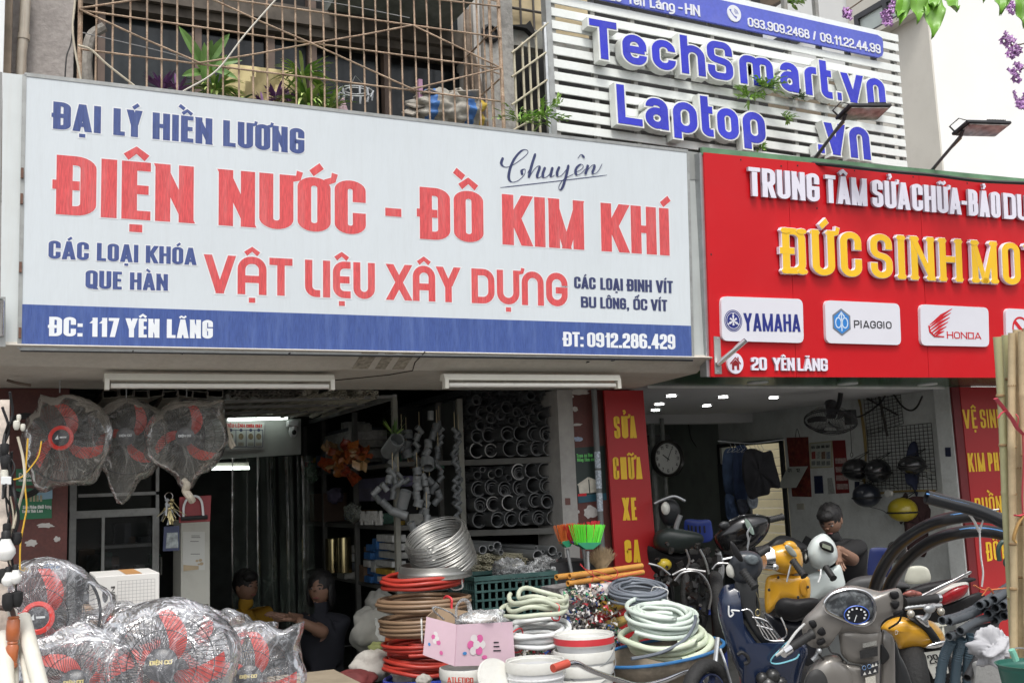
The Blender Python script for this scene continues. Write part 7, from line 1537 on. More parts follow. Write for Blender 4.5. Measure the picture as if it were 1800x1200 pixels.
g=MB();c=Vector((s1.location.x-.15,s1.location.y-.55,.74));g.ell(c,(.14,.33,.07),16,10);part('seat',g,seatm,s1)
g=MB()
for P in([(1456,1136,.0),(1462,1146,-.03),(1474,1150,-.02),(1482,1160,.02)],[(1440,1150,0),(1450,1162,.02),(1456,1180,.05)],[(1586,1075,0),(1580,1092,.02),(1562,1104,.04)]):tubep(g,P,D-.02,.004,6)
part('cable',g,rubb,s1,kind='stuff')
s2=thing('scooter','dark navy scooter with chrome footboard rack and light blue trim, beside the wheelbarrow','scooter',(pdv(1340,1150,4.9).x,pdv(1340,1150,4.9).y,0));D=4.9
g=MB();panel(g,[(1298,1024),(1285,1026),(1272,1030),(1263,1048),(1262,1078),(1271,1112),(1285,1152),(1300,1190),(1312,1240),(1390,1240),(1410,1180),(1420,1145),(1410,1128),(1392,1132),(1372,1142),(1352,1144),(1336,1134),(1318,1110),(1302,1082),(1290,1056),(1292,1036)],D,.07,.14,cen=(1312,1130));part('body',g,navyp,s2,ang=60)
g=MB();panel(g,[(1293,1020),(1316,1018),(1331,1024),(1329,1058),(1336,1084),(1355,1102),(1376,1124),(1378,1136),(1360,1141),(1341,1132),(1322,1108),(1306,1080),(1294,1050)],D-.02,.02,.06,cen=(1325,1085));part('inner_shield',g,darkg,s2,ang=60)
g=MB();panel(g,[(1281,992),(1288,977),(1302,968),(1322,968),(1336,976),(1341,990),(1337,1008),(1322,1022),(1303,1026),(1286,1014)],D-.02,.05,.1);part('handlebar_cover',g,mat('smoke_plastic',(.035,.04,.048),.3,var=.1),s2,ang=60)
g=MB();panel(g,[(1276,999),(1281,990),(1288,996),(1291,1008),(1288,1015),(1279,1011)],D-.06,.015,.02);part('indicator_lens',g,lensw,s2)
g=MB();panel(g,[(1308,980),(1318,974),(1330,977),(1334,986),(1326,992),(1314,990)],D-.07,.01,.02);part('instrument_glass',g,mat('gauge_glass_grey',(.12,.14,.15),.1,var=.5,scale=40),s2)
g=MB();panel(g,[(1283,952),(1288,952),(1296,962),(1305,978),(1306,986),(1299,985),(1289,974),(1284,962)],D-.1,.012,.02);part('mirror',g,blackp,s2)
g=MB();tubep(g,[(1314,962,.05),(1316,950,.05),(1314,936,.05),(1320,925,.05)],D,.005,6);part('mirror_stem',g,steel,s2)
grip(s2,(1306,1003,-.1),(1327,1032,-.16),D,.017,rubb);grip(s2,(1330,975,0),(1349,964,.05),D,.016,rubb)
g=MB()
for P in([(1304,1072),(1314,1070),(1322,1076),(1332,1096),(1348,1123),(1378,1125)],[(1341,1074),(1347,1086),(1358,1102),(1372,1122)],[(1330,1090),(1344,1110),(1352,1123)],[(1338,1092),(1352,1112),(1360,1123)],[(1346,1095),(1358,1112),(1366,1123)],[(1322,1084),(1336,1086),(1350,1092)],[(1330,1098),(1345,1102),(1358,1106)]):tubep(g,P,D-.05,.0032,6)
part('chrome_rack',g,chrome,s2)
g=MB();tubep(g,[(1372,1084),(1378,1096),(1383,1112),(1376,1122),(1364,1124)],D-.04,.004,6);part('rack_loop',g,chrome,s2)
g=MB();g.tube([pdv(1332+cos(t)*4,1073+sin(t)*6+3,D-.08)for t in[2*pi*k/12 for k in range(12)]],.0025,5,close=True);tubep(g,[(1329,1040),(1333,1052),(1337,1072)],D-.09,.004,6,flat=.4);part('key_fob',g,brass,s2)
g=MB();cy=mat('light_blue_trim',(.16,.42,.5),.35)
tubep(g,[(1399,1113),(1380,1132),(1362,1150),(1355,1160),(1358,1165),(1372,1165),(1398,1157),(1405,1149)],D-.08,.0055,8,flat=.6);part('accent_trim',g,cy,s2)
g=MB();tubep(g,[(1281,1064),(1281,1078),(1284,1083),(1289,1078),(1286,1072),(1300,1073)],D-.1,.004,6);part('white_hook',g,white,s2)
g=MB();panel(g,[(1362,1073),(1365,1058),(1378,1050),(1400,1052),(1428,1050),(1442,1056),(1440,1068),(1420,1080),(1396,1089),(1374,1086)],D+.25,.05,.2);part('seat',g,seatm,s2,ang=60)
g=MB();panel(g,[(1345,1078),(1366,1084),(1400,1092),(1440,1080),(1450,1130),(1420,1170),(1380,1140),(1350,1110)],D+.35,.04,.2);part('under_seat_body',g,mat('under_seat_black',(.014,.016,.022),.4),s2)
g=MB();tubep(g,[(1296,1150),(1304,1146),(1313,1152),(1316,1162),(1308,1166)],D-.09,.008,8);part('vent',g,dark,s2)
g=MB();
for x,y,r in((1340,1192,.03),(1358,1188,.035),(1350,1205,.05),(1372,1200,.03)):g.ell(pdv(x,y,D-.08),(r,r,r),12,8)
part('engine_parts',g,mat('engine_black',(.025,.025,.025),.3,var=.4,scale=20),s2,kind='stuff')
wheel(s2,pdv(1243,1228,4.75),.17,.07,(.35,-1,0),mat('rim_navy',(.02,.03,.08),.3));wheel(s2,pdv(1430,1235,5.6),.2,.09,(.35,-1,0),steel)
g=MB();tubep(g,[(1266,1140,-.05),(1275,1165,-.1),(1285,1200,-.1)],D,.006,6);tubep(g,[(1262,1120),(1258,1160,-.05),(1255,1190,-.1)],D,.012,8);part('fork',g,steel,s2)
s3=thing('scooter','bright yellow scooter behind the navy one, with rounded yellow headset','scooter',(pdv(1385,1050,5.9).x,pdv(1385,1050,5.9).y,0));D=5.9
g=MB();panel(g,[(1342,978),(1350,964),(1364,958),(1385,955),(1402,960),(1410,974),(1411,994),(1403,1006),(1385,1009),(1366,1004),(1352,997),(1344,990)],D,.09,.16);part('headset',g,yelp,s3,ang=60)
g=MB();panel(g,[(1376,956),(1384,950),(1394,951),(1401,958),(1402,968),(1392,966),(1382,962)],D-.02,.04,.06);part('crest',g,yelp,s3,ang=60)
g=MB();panel(g,[(1379,960),(1386,957),(1396,966),(1401,976),(1396,979),(1386,972)],D-.1,.01,.015);part('instrument_window',g,mat('smoke_window',(.25,.27,.24),.08,var=.3),s3)
g=MB();
for i in range(6):pass
g.loft([[pdv(1338+i*5.2,983-i*.8,D-.05)+AXZ*0+Vector((0,cos(t)*.05,sin(t)*(.055+.004*i)))for t in[2*pi*k/20 for k in range(20)]]for i in range(4)]);part('headlight_ring',g,chrome,s3)
grip(s3,(1394,985,-.12),(1414,1012,-.2),D,.018,rubb);g=MB();tubep(g,[(1390,992,-.12),(1387,1004,-.15),(1383,1022,-.16)],D,.005,6);part('brake_lever',g,steel,s3)
grip(s3,(1328,967,0),(1350,963,0),D,.018,rubb)
g=MB();panel(g,[(1346,1020),(1353,1011),(1372,1008),(1396,1011),(1418,1012),(1424,1022),(1424,1048),(1416,1056),(1395,1055),(1372,1055),(1364,1066),(1350,1078),(1345,1070),(1344,1044)],D+.02,.035,.1,cen=(1372,1034));part('leg_shield',g,yelp,s3,ang=60)
g=MB();panel(g,[(1407,1024),(1413,1018),(1418,1024),(1419,1044),(1412,1046),(1407,1038)],D-.02,.004,.01);part('shield_recess_shade',g,mat('yellow_recess_shade',(.45,.22,.02),.4),s3)  # darker yellow panel, the shading of the recess opening put into colour
g=MB()
for x,y in((1352,1036),(1368,1014),(1420,1031),(1403,1049),(1360,986)):g.ell(pdv(x,y,D-.03),(.009,.006,.009),8,5)
part('bolt_hole',g,dark,s3,kind='stuff')
g=MB();g.ell(pdv(1364,996,D-.09),(.02,.01,.02),12,7);part('ignition_lock',g,chrome,s3)
wheel(s3,(s3.location.x+.1,s3.location.y+.5,.2),.2,.09,(.9,-.3,0),steel)
g=MB();panel(g,[(1350,1080),(1372,1068),(1400,1062),(1430,1062),(1430,1200),(1350,1200)],D+.15,.05,.2);part('body',g,mat('yellow_scooter_black',(.02,.02,.02),.5),s3)
s4=thing('scooter','white scooter with a small grey digital display, behind the yellow one','scooter',(pdv(1450,1030,6.3).x,pdv(1450,1030,6.3).y,0));D=6.3
g=MB();panel(g,[(1417,974),(1420,960),(1430,945),(1447,937),(1460,945),(1469,958),(1473,976),(1468,988),(1456,996),(1442,1001),(1428,996),(1421,986)],D,.08,.15);part('headset',g,whip,s4,ang=60)
g=MB();panel(g,[(1440,954),(1448,950),(1461,955),(1466,964),(1463,971),(1450,967),(1443,962)],D-.09,.008,.015);o=part('display_bezel',g,dark,s4);g=MB();g.quad(*[pdv(x,y,D-.105)for x,y in((1445,961),(1461,967),(1461,960),(1446,954))]);part('display',g,mat('lcd_grey',(.25,.28,.22),.3),o,smooth=False)
ringp(1416,977,4,11,D-.02,.012,blackp,'headlight_rim',s4);g=MB();g.ell(pdv(1415,977,D),(.015,.03,.035),10,6);part('headlight',g,lensw,s4)
g=MB();panel(g,[(1419,1012),(1440,1003),(1462,997),(1476,992),(1482,1008),(1486,1034),(1470,1042),(1444,1050),(1424,1062),(1417,1058),(1416,1034)],D+.05,.05,.1,cen=(1452,1025));part('leg_shield',g,whip,s4,ang=60)
grip(s4,(1452,997,-.1),(1465,1016,-.18),D,.018,rubb);g=MB();tubep(g,[(1443,1000,-.1),(1442,1012,-.12),(1438,1023,-.13)],D,.005,6);part('brake_lever',g,white,s4)
wheel(s4,(s4.location.x,s4.location.y+.5,.2),.2,.09,(.9,-.3,0),steel)
g=MB();panel(g,[(1420,1062),(1486,1036),(1490,1200),(1420,1200)],D+.2,.04,.15,sharp=True);part('body',g,mat('white_scooter_grey',(.12,.13,.13),.5),s4)
s5=thing('motorbike','yellow motorbike tail with black stripe and white number plate, right of the silver scooter','motorbike',(pdv(1620,1150,4.9).x,pdv(1620,1150,4.9).y,0));D=4.9
g=MB();panel(g,[(1548,1104),(1560,1090),(1582,1083),(1600,1087),(1622,1088),(1640,1092),(1654,1106),(1661,1122),(1655,1131),(1632,1137),(1606,1140),(1582,1140),(1574,1126),(1562,1112)],D,.07,.16);part('tail_cowl',g,yelp,s5,ang=60)
g=MB();panel(g,[(1594,1084),(1612,1085),(1632,1096),(1648,1116),(1654,1128),(1642,1131),(1628,1112),(1612,1098)],D-.05,.025,.03);part('black_stripe',g,blackp,s5)
g=MB();panel(g,[(1608,1082),(1626,1082),(1634,1100),(1630,1103),(1618,1096)],D-.065,.015,.02);part('silver_nose',g,chrome,s5)
g=MB();panel(g,[(1624,1137),(1640,1129),(1659,1125),(1662,1130),(1654,1136),(1640,1139)],D-.06,.012,.02);part('chrome_lip',g,chrome,s5)
F5=Face(pdv(1570,1115,D-.085),(0,0,1),AXX*0+Vector((.9,.42,0)));g=MB();word_geo(g,F5,'CHS',0.,.075,lambda X:0,lambda X:.02,tx=.2,ty=.16,out=.01);part('lettering',g,mat('decal_silver',(.6,.6,.58),.4),s5,smooth=False)
Pq=[(1620,1147),(1662,1141),(1668,1182),(1641,1192)];a,b,c_,d_=[pdv(x,y,D-.05)for x,y in Pq];n_=(b-a).cross(d_-a).normalized();n_=n_ if n_.dot(EYE-a)>0 else-n_
g=MB();g.hexa([a,b,c_,d_,a-n_*.004,b-n_*.004,c_-n_*.004,d_-n_*.004]);pq=part('number_plate',g,mat('plate_white',(.7,.7,.64),.4,dirt=.2),s5,smooth=False)
Fq5=Face(d_,(a-d_),(b-a));hh=(a-d_).length
for ws,z0,z1,x0 in(('29-F',.56,.9,.015),('27.8',.1,.44,.03)):
 g=MB();word_geo(g,Fq5,ws,x0,x0+.085,lambda X:z0*hh,lambda X:z1*hh,tx=.16,ty=.12,out=.004);part('lettering',g,dark,pq,smooth=False)
g=MB();panel(g,[(1612,1140),(1640,1138),(1662,1136),(1690,1200),(1700,1260),(1640,1260),(1620,1180)],D+.02,.03,.06);part('mudguard',g,blackp,s5)
wheel(s5,pdv(1606,1212,D+.05),.24,.11,(.75,-.6,0),steel)
for x,y,nm in((1601,1078,'indicator'),(1654,1074,'indicator')):
 g=MB();g.ell(pdv(x,y,D-.1),(.018,.018,.018),12,8);part(nm,g,mat('indicator_silver',(.45,.42,.36),.2,metal=.5),s5)
g=MB();g.ell(pdv(1634,1069,D-.1),(.033,.02,.02),14,8);tubep(g,[(1634,1072),(1630,1082),(1622,1090)],D-.08,.012,8);part('lamp_pod',g,steel,s5)
g=MB();tubep(g,[(1590,1068),(1610,1065),(1655,1064)],D-.05,.012,8);part('cross_bar',g,steel,s5)
s6=thing('motorbike','pale motorbike tail with a wide red tail lamp under the black pipe loops','motorbike',(pdv(1640,1045,5.6).x,pdv(1640,1045,5.6).y,0));D=5.5
g=MB();panel(g,[(1618,1046),(1640,1036),(1670,1026),(1697,1022),(1702,1028),(1694,1044),(1676,1056),(1648,1064),(1626,1062)],D,.05,.12);part('tail_cowl',g,mat('cream_plastic',(.5,.5,.46),.35),s6,ang=60)
g=MB();panel(g,[(1650,1052),(1662,1040),(1682,1030),(1700,1027),(1702,1034),(1694,1047),(1676,1057),(1656,1063)],D-.05,.03,.04);part('tail_lamp',g,lensr,s6)
g=MB();panel(g,[(1612,1050),(1640,1034),(1680,1015),(1704,1003),(1706,1008),(1676,1024),(1645,1042),(1618,1055)],D-.08,.008,.012);part('chrome_strip',g,chrome,s6)
g=MB();panel(g,[(1580,1050),(1600,1034),(1640,1022),(1700,1014),(1716,1018),(1700,1024),(1640,1038),(1600,1052)],D+.1,.05,.12);part('seat',g,seatm,s6)
g=MB();panel(g,[(1600,1060),(1660,1062),(1720,1040),(1730,1060),(1680,1090),(1620,1090)],D+.05,.03,.1);part('rear_body',g,blackp,s6)
g=MB();panel(g,[(1586,1044),(1600,1036),(1618,1040),(1620,1046),(1600,1048)],D-.12,.02,.02);part('red_badge',g,mat('small_lamp',(.3,.1,.08),.2,var=.5,scale=40),s6)
wheel(s6,(s6.location.x+.05,s6.location.y+.1,.25),.25,.1,(.75,-.6,0),steel)
s7=thing('motorbike','grey motorbike seat behind the silver scooter dash','motorbike',(pdv(1530,1025,5.8).x,pdv(1530,1025,5.8).y,0));D=5.7
g=MB();panel(g,[(1480,1040),(1488,1024),(1505,1014),(1535,1010),(1560,1014),(1592,1024),(1598,1034),(1560,1040),(1510,1046)],D,.06,.15);part('seat',g,mat('dark_grey_vinyl',(.05,.05,.05),.55),s7,ang=60)
g=MB();panel(g,[(1480,1042),(1540,1040),(1600,1040),(1600,1120),(1480,1120)],D+.05,.04,.12);part('body',g,blackp,s7);wheel(s7,(s7.location.x,s7.location.y+.1,.25),.25,.1,(.75,-.6,0),steel)
s8=thing('motorbike','black scooter deeper in the shop with a raised mirror, left of the yellow one','motorbike',(pdv(1300,960,6.9).x,pdv(1300,960,6.9).y,0));D=6.8
g=MB();panel(g,[(1254,946),(1266,928),(1285,912),(1306,904),(1330,903),(1349,908),(1354,918),(1348,938),(1330,958),(1302,972),(1272,972)],D,.1,.2);part('fairing',g,mat('gloss_black',(.01,.01,.011),.15,coat=.5),s8,ang=60)
g=MB();panel(g,[(1308,911),(1313,910),(1322,922),(1328,938),(1327,942),(1320,940),(1311,926)],D-.15,.01,.02);o=part('mirror',g,blackp,s8);g=MB();panel(g,[(1309,913),(1313,912),(1321,923),(1326,938),(1320,937),(1312,925)],D-.172,.002,.004);part('mirror_glass',g,mat('mirror_pale',(.35,.45,.4),.1,metal=.4),o)
g=MB();tubep(g,[(1320,941),(1315,955),(1314,970)],D-.12,.005,6);part('mirror_stem',g,steel,s8)
grip(s8,(1350,914,0),(1375,908,.05),D,.02,rubb);g=MB();panel(g,[(1263,922),(1270,916),(1280,917),(1282,925),(1274,930),(1266,928)],D-.05,.02,.03);part('mirror',g,darkg,s8)
g=MB();panel(g,[(1276,970),(1340,958),(1372,940),(1405,950),(1420,966),(1380,985),(1330,1000),(1285,1000)],D+.3,.1,.25);part('body',g,blackp,s8);wheel(s8,pdv(1262,1075,6.6),.25,.08,(.9,-.6,0),darkg)
g=MB();tubep(g,[(1262,970),(1268,1000),(1262,1030)],D-.2,.02,8);tubep(g,[(1260,985),(1300,978),(1330,985)],D-.2,.008,6);part('fork',g,steel,s8)
s9=thing('motorbike','black motorbike at the left of the repair shop under the clock','motorbike',(pdv(1190,960,7.3).x,pdv(1190,960,7.3).y,0));D=7.2
g=MB();panel(g,[(1150,940),(1168,928),(1200,930),(1232,938),(1236,952),(1215,966),(1180,972),(1152,962)],D,.08,.2);part('seat',g,mat('seat_green_black',(.02,.028,.026),.45),s9,ang=60)
g=MB();panel(g,[(1136,960),(1160,966),(1200,972),(1235,962),(1250,985),(1240,1010),(1190,1020),(1140,1000)],D+.1,.05,.2);part('body',g,blackp,s9)
g=MB();panel(g,[(1158,886),(1172,876),(1188,880),(1196,896),(1190,916),(1172,924),(1160,908)],D+.2,.06,.12);part('headlamp_cowl',g,darkg,s9);g=MB();g.ell(pdv(1170,893,D),(.035,.02,.045),12,8);part('headlamp',g,lensw,s9)
g=MB();tubep(g,[(1150,885),(1165,878),(1185,872),(1204,880)],D+.1,.01,8);tubep(g,[(1196,905),(1188,930),(1192,960)],D,.018,8);part('handlebar',g,steel,s9)
wheel(s9,pdv(1222,1052,D-.5),.22,.05,(.75,-1,0),darkg);wheel(s9,pdv(1165,1060,D+.2),.24,.06,(.9,-1,0),darkg);g=MB();g.ell(pdv(1168,992,D-.3),(.05,.04,.04),12,8);part('yellow_lamp_cover',g,mat('dim_yellow',(.4,.3,.02),.4),s9)
g=MB()
for P in([(1186,1020),(1200,1006),(1225,1004),(1242,1020),(1250,1045),(1246,1070)],[(1182,1010),(1205,1000),(1240,1004)],[(1140,990),(1160,996),(1178,1010)],[(1230,965),(1240,985),(1246,1008)],[(1252,1000),(1262,990),(1280,990)],[(1206,965),(1212,985),(1206,1000)]):tubep(g,P,6.3,.007,6)
part('chrome_pipes',g,mat('dull_chrome',(.3,.3,.3),.3,metal=.8),s9,kind='stuff')
R_=random.Random(55);g=MB()
for k in range(70):x,y=R_.uniform(1150,1262),R_.uniform(955,1080);s_=R_.uniform(.012,.035);g.obox(pdv(x,y,6.45+R_.uniform(-.1,.2)),(s_,s_*R_.uniform(.5,2),s_*R_.uniform(.4,1.5)),Euler((R_.uniform(0,3),R_.uniform(0,3),0)).to_matrix())
part('engine_parts',g,mat('greasy_engine',(.03,.029,.028),.35,metal=.4,var=.6,scale=30),s9,kind='stuff')
# chairs
def chairback(lab,pts,d,m_,slots,cat='chair'):
 o=thing('plastic_chair',lab,cat,(pdv(*pts[0],d).x,pdv(*pts[0],d).y,FZ));g=MB();panel(g,pts,d,.015,.02,5,4);part('backrest',g,m_,o,ang=60)
 g=MB()
 for x,y,h in slots:g.beam(pdv(x,y,d-.017),pdv(x+1,y+h,d-.017),.012,.006,up=(0,1,0))
 if slots:part('back_slots',g,dark,o,kind='stuff')
 c=o.location;q=pdv(sum(p[0]for p in pts)/len(pts),pts[0][1],d)
 g=MB();g.box(q.x-.2,q.x+.2,q.y-.02,q.y+.38,.44+FZ,.47+FZ);part('seat',g,m_,o,smooth=False)
 for sx_ in(-1,1):
  for yy in(0,.34):g=MB();g.tube([(q.x+sx_*.17,q.y+yy,FZ),(q.x+sx_*.16,q.y+yy,.44+FZ)],.015,6);part('leg',g,m_,o)
 return o
blc=mat('chair_blue',(.03,.06,.32),.4);
chairback('bright blue plastic chair back behind the black scooter',[(1203,917),(1212,912),(1228,913),(1246,913),(1251,922),(1250,950),(1208,950)],8.2,blc,[(1210,922,12),(1216,923,12),(1223,924,12),(1230,924,12),(1238,924,12)])
chairback('dark blue plastic chair behind the seated person',[(1528,970),(1536,962),(1560,963),(1568,972),(1562,1015),(1527,1015)],7.1,mat('chair_deep_blue',(.015,.025,.11),.45),[(1552,975,6),(1553,985,6)])
chairback('cream plastic chair behind the black pipe loops',[(1596,1000),(1606,994),(1625,995),(1634,1004),(1633,1022),(1592,1024)],7.0,mat('chair_cream',(.5,.5,.42),.45),[])
g=MB();panel(g,[(1560,962),(1566,952),(1584,950),(1594,958),(1592,984),(1570,988),(1560,980)],6.9,.05,.1);single('shoulder_bag',g,mat('glossy_black_bag',(.015,.015,.015),.25,var=.4,scale=12,bump=.5,bscale=20),'glossy black bag on the dark blue chair','bag')
# clock
Yc_=9.0;Fk=Face((0,Yc_,0));cc=Fk.at(1173,805.5);Rk=.185
ck=thing('wall_clock','round wall clock with black rim and white dial on a pole','clock',cc-Vector((0,0,Rk)))
M=Matrix.Translation(cc)@Matrix.Rotation(pi/2,4,'X');g=MB();g.lathe([(Rk*.82,.0),(Rk*.84,.03),(Rk*.93,.045),(Rk,.03),(Rk,-.02),(Rk*.8,-.02)],40,M,close=True);part('rim',g,mat('clock_black',(.02,.018,.016),.3),ck)
g=MB();g.lathe([(Rk*.86,-.01),(Rk*.86,.002),(.001,.002)],36,M);part('dial',g,mat('clock_dial',(.62,.63,.6),.5,var=.06,scale=8),ck)
Fd=Face(cc,(0,0,1));
for k_ in range(1,13):
 a=radians(90-30*k_);x,z=cos(a)*Rk*.66,sin(a)*Rk*.66;g=MB();w_=.022 if k_<10 else .034;word_geo(g,Fd,str(k_),x-w_/2,x+w_/2,lambda X:z-.017,lambda X:z+.017,tx=.16,ty=.13,out=.004,rr=1.6);part('numeral',g,dark,ck,smooth=False)
g=MB();flatline(g,Fd,[(.02,-.015),(-.055,.038)],.01,.006);part('hour_hand',g,dark,ck,smooth=False)
g=MB();flatline(g,Fd,[(-.01,-.03),(.055,.1)],.006,.008);part('minute_hand',g,dark,ck,smooth=False)
g=MB();g.tube([(cc.x,Yc_+.06,FZ),(cc.x,Yc_+.06,2.25)],.022,8);g.tube([(cc.x-.1,Yc_+.1,FZ),(cc.x-.1,Yc_+.1,2.2)],.03,8);single('steel_column',g,mat('dim_column',(.2,.21,.2),.6,var=.3,scale=10),'pale steel pole carrying the wall clock','pole')
g=MB();g.box(4.3,5.9,10.2,10.25,FZ,1.5);single('dark_board',g,mat('slate_board',(.05,.06,.065),.6,var=.2),'dark board leaning at the back of the repair shop','board',smooth=False)
g=MB();g.box(4.3,6.4,10.5,10.55,1.5,2.0);single('rear_window',g,mat('rear_window_glass',(.2,.24,.24),.3,var=.6,scale=3),'dim window strip behind the clock','window',smooth=False)
g=MB();g.box(4.2,6.5,9.8,9.9,2.02,2.12);single('pelmet',g,mat('dark_pelmet',(.06,.065,.065),.6),'dark beam above the window behind the clock','beam',smooth=False)
def wdp(x,y,o_):return AXX.z*0+fwd.dot(Face((XW,0,0),(0,0,1),(0,-1,0)).at(x,y,o_)-EYE)
# things on the right wall
FW=Face((XW,0,0),(0,0,1),(0,-1,0))
def wq(par,nm,q,o0,m_,t=.003,**k):g=MB();FW.quad(g,q,o0+t,o0);return part(nm,g,m_,par,smooth=False,**k)
cal=thing('wall_calendar','red wall calendar with a white page folded forward, beside the doorway','calendar',FW.at(1405,873))
wq(cal,'backing',[(1383,769),(1421,767.5),(1427,873),(1393,872)],.001,mat('calendar_red',(.15,.02,.018),.5,var=.5,scale=12,dirt=.6,dcol=(.25,.14,.04)))
g=MB();P=[FW.at(*p,o_)for p,o_ in(((1386,820),.006),((1421,819),.006),((1412,856),.09),((1379,857),.09))];g.quad(*P);part('page',g,mat('page_white',(.5,.52,.48),.6),cal,smooth=False,solid=.003)
g=MB();tubep(g,[(1398,768),(1401,753),(1406,768)],10.2,.003,5);part('hanging_loop',g,dark,cal)
text_line(cal,Face((XW-.06,0,0),(0,0,1),(0,-1,0)),[('01',1387,1393),('12',1401,1408)],((1387,823),(1408,823)),((1387,829),(1408,829)),dark,tx=.24,ty=.18,out=.012)
fp=thing('fire_notice','fire safety notice with four pictures on the right wall','notice',FW.at(1444,822))
wq(fp,'border',[(1423,778),(1463.5,774),(1464,821),(1424.5,823)],.001,mat('notice_border',(.42,.4,.25),.5));wq(fp,'sheet',[(1425.5,780),(1461.5,776.5),(1462,819),(1427,820.5)],.005,mat('notice_sheet2',(.5,.52,.46),.5))
text_line(fp,FW,[('TIÊU',1427,1434),('LỆNH',1436,1443),('CHỮA',1445,1451),('CHÁY',1453,1460)],((1427,784),(1460,781.5)),((1427,788.5),(1460,786)),dark,tx=.26,ty=.18,out=.01)
for i in range(4):
 x=1428+i*8.7;wq(fp,'picture',[(x,794),(x+6.5,793),(x+6.8,806),(x+.3,806.5)],.009,[mat('pic_red',(.3,.06,.05),.6,var=.5,scale=60),mat('pic_grey',(.35,.36,.33),.6,var=.5,scale=60),mat('pic_brown',(.2,.12,.08),.6,var=.6,scale=60),mat('pic_slate',(.2,.22,.25),.6,var=.5,scale=60)][i]);wq(fp,'caption',[(x,810),(x+6.5,809.5),(x+6.8,817),(x+.3,817.5)],.009,mat('caption_grey',(.2,.21,.2),.6,var=.6,scale=150))
rs=thing('price_poster','narrow red poster with pale boxes on the right wall','poster',FW.at(1480,866))
wq(rs,'sheet',[(1463.5,774),(1486,773),(1493.5,866),(1470,867)],.002,mat('price_red',(.2,.02,.02),.5,var=.3,scale=10));
for i in range(4):y=805+i*15;wq(rs,'price_box',[(1469+i*.8,y),(1488+i*1.1,y-.5),(1489+i*1.1,y+9),(1470+i*.8,y+9.5)],.006,mat('price_pale',(.42,.3,.28),.5,var=.4,scale=50))
for i,(q,m_,lab)in enumerate((([(1431.5,836),(1446,835.5),(1448,866.5),(1433,867)],mat('card_navy',(.02,.025,.06),.4,var=.3,scale=30),'dark blue payment card under the fire notice'),([(1455,840),(1463,839),(1468,867),(1457,868)],mat('card_grey',(.33,.34,.32),.6,var=.3,scale=60),'grey paper sheet between the blue card and the red poster'),([(1503,846),(1511,846),(1511,861),(1503,861)],mat('card_navy'),'small dark card on the wall left of the helmets'),([(1401,884.5),(1413.5,884),(1414.5,895),(1402,895)],mat('socket_cream',(.45,.43,.36),.5),'cream wall socket under the calendar'),([(1662,786),(1671,786),(1672,802),(1663,802)],mat('card_navy'),'small dark card on the white corner post'))):
 g=MB();(FW if i<4 else Face((XW-.125,0,0),(0,0,1),(0,-1,0))).quad(g,q,.006,.001);o=single('wall_card' if i!=3 else 'wall_socket',g,m_,lab,'card' if i!=3 else 'socket',smooth=False)
gd=thing('wire_grid','black wire grid panels on the wall holding helmets and jackets','wire grid',FW.at(1585,865,.02));bk=mat('grid_wire',(.06,.06,.055),.6)
def wiregrid(q,nx,ny,nm):
 C=[Vector(FW.px(*p))for p in q];g=MB()
 for i in range(nx+1):
  a=C[0].lerp(C[1],i/nx);b=C[3].lerp(C[2],i/nx);g.tube([FW.p(*a,.02),FW.p(*b,.02)],.0028,4)
 for j in range(ny+1):
  a=C[0].lerp(C[3],j/ny);b=C[1].lerp(C[2],j/ny);g.tube([FW.p(*a,.024),FW.p(*b,.024)],.0028,4)
 part(nm,g,bk,gd)
wiregrid([(1521,697),(1585,688),(1591,744),(1527,765)],9,10,'upper_grid');wiregrid([(1527,755),(1640,743),(1650,861),(1533,865)],16,18,'lower_grid')
for i,(a,b)in enumerate((((1531,700),(1584,728)),((1553,688),(1569,766)))):g=MB();g.beam(FW.at(*a,.05+i*.012),FW.at(*b,.05+i*.012),.022,.01);single('flat_bar',g,mat('dark_bar',(.06,.055,.05),.6),'dark flat bar on the wire grid, '+('slanting right' if i==0 else 'nearly upright'),'bar',smooth=False)
def helmet(lab,x,y,rx,ry,m_,deco_=None,strap=True):
 c=FW.at(x,y,.2);k=(c-EYE).length/FPX;o=thing('helmet',lab,'helmet',c-Vector((0,0,ry*k)));g=MB()
 g.ell(c,(.12,rx*k*1.15,ry*k),20,14,fn=lambda q:1+(.05 if q.z<-.2 else 0));part('shell',g,m_,o)
 g=MB();g.tube([c+Vector((cos(t)*.122,sin(t)*rx*k*1.17,-ry*k*.25))for t in[2*pi*j/24 for j in range(24)]],.008,6,close=True);part('edge_trim',g,rubb,o)
 if strap:g=MB();g.tube(bez([c+Vector((-.05,-rx*k*.5,ry*k*.7)),FW.at(x,y-ry-12,.05),c+Vector((-.05,rx*k*.5,ry*k*.7))],5),.007,6,flat=.4);g.tube(bez([c+Vector((-.08,0,-ry*k*.8)),FW.at(x+8,y+ry+8,.08),FW.at(x+14,y+ry+14,.06)],4),.006,6,flat=.4);part('strap',g,rubb,o)
 if deco_:
  g=MB();cx,cy,r=deco_[0];n=14;P=[]
  for t in range(n):P.append((cx+cos(2*pi*t/n)*r,cy+sin(2*pi*t/n)*r))
  F_=Face((XW-.265,0,0),(0,0,1),(0,-1,0));g.ngon([F_.at(*p)for p in P],ext=(.03,0,0));part('emblem',g,deco_[1],o,smooth=False)
 return o
hb=mat('helmet_black',(.015,.015,.017),.25,coat=.4)
helmet('black half helmet hanging at the left of the wire grid',1534,823,21,18,hb,((1541,827,5.5),mat('badge_rose',(.25,.14,.14),.5)))
helmet('black half helmet hanging second from the left on the wire grid',1573,825,17,19,hb)
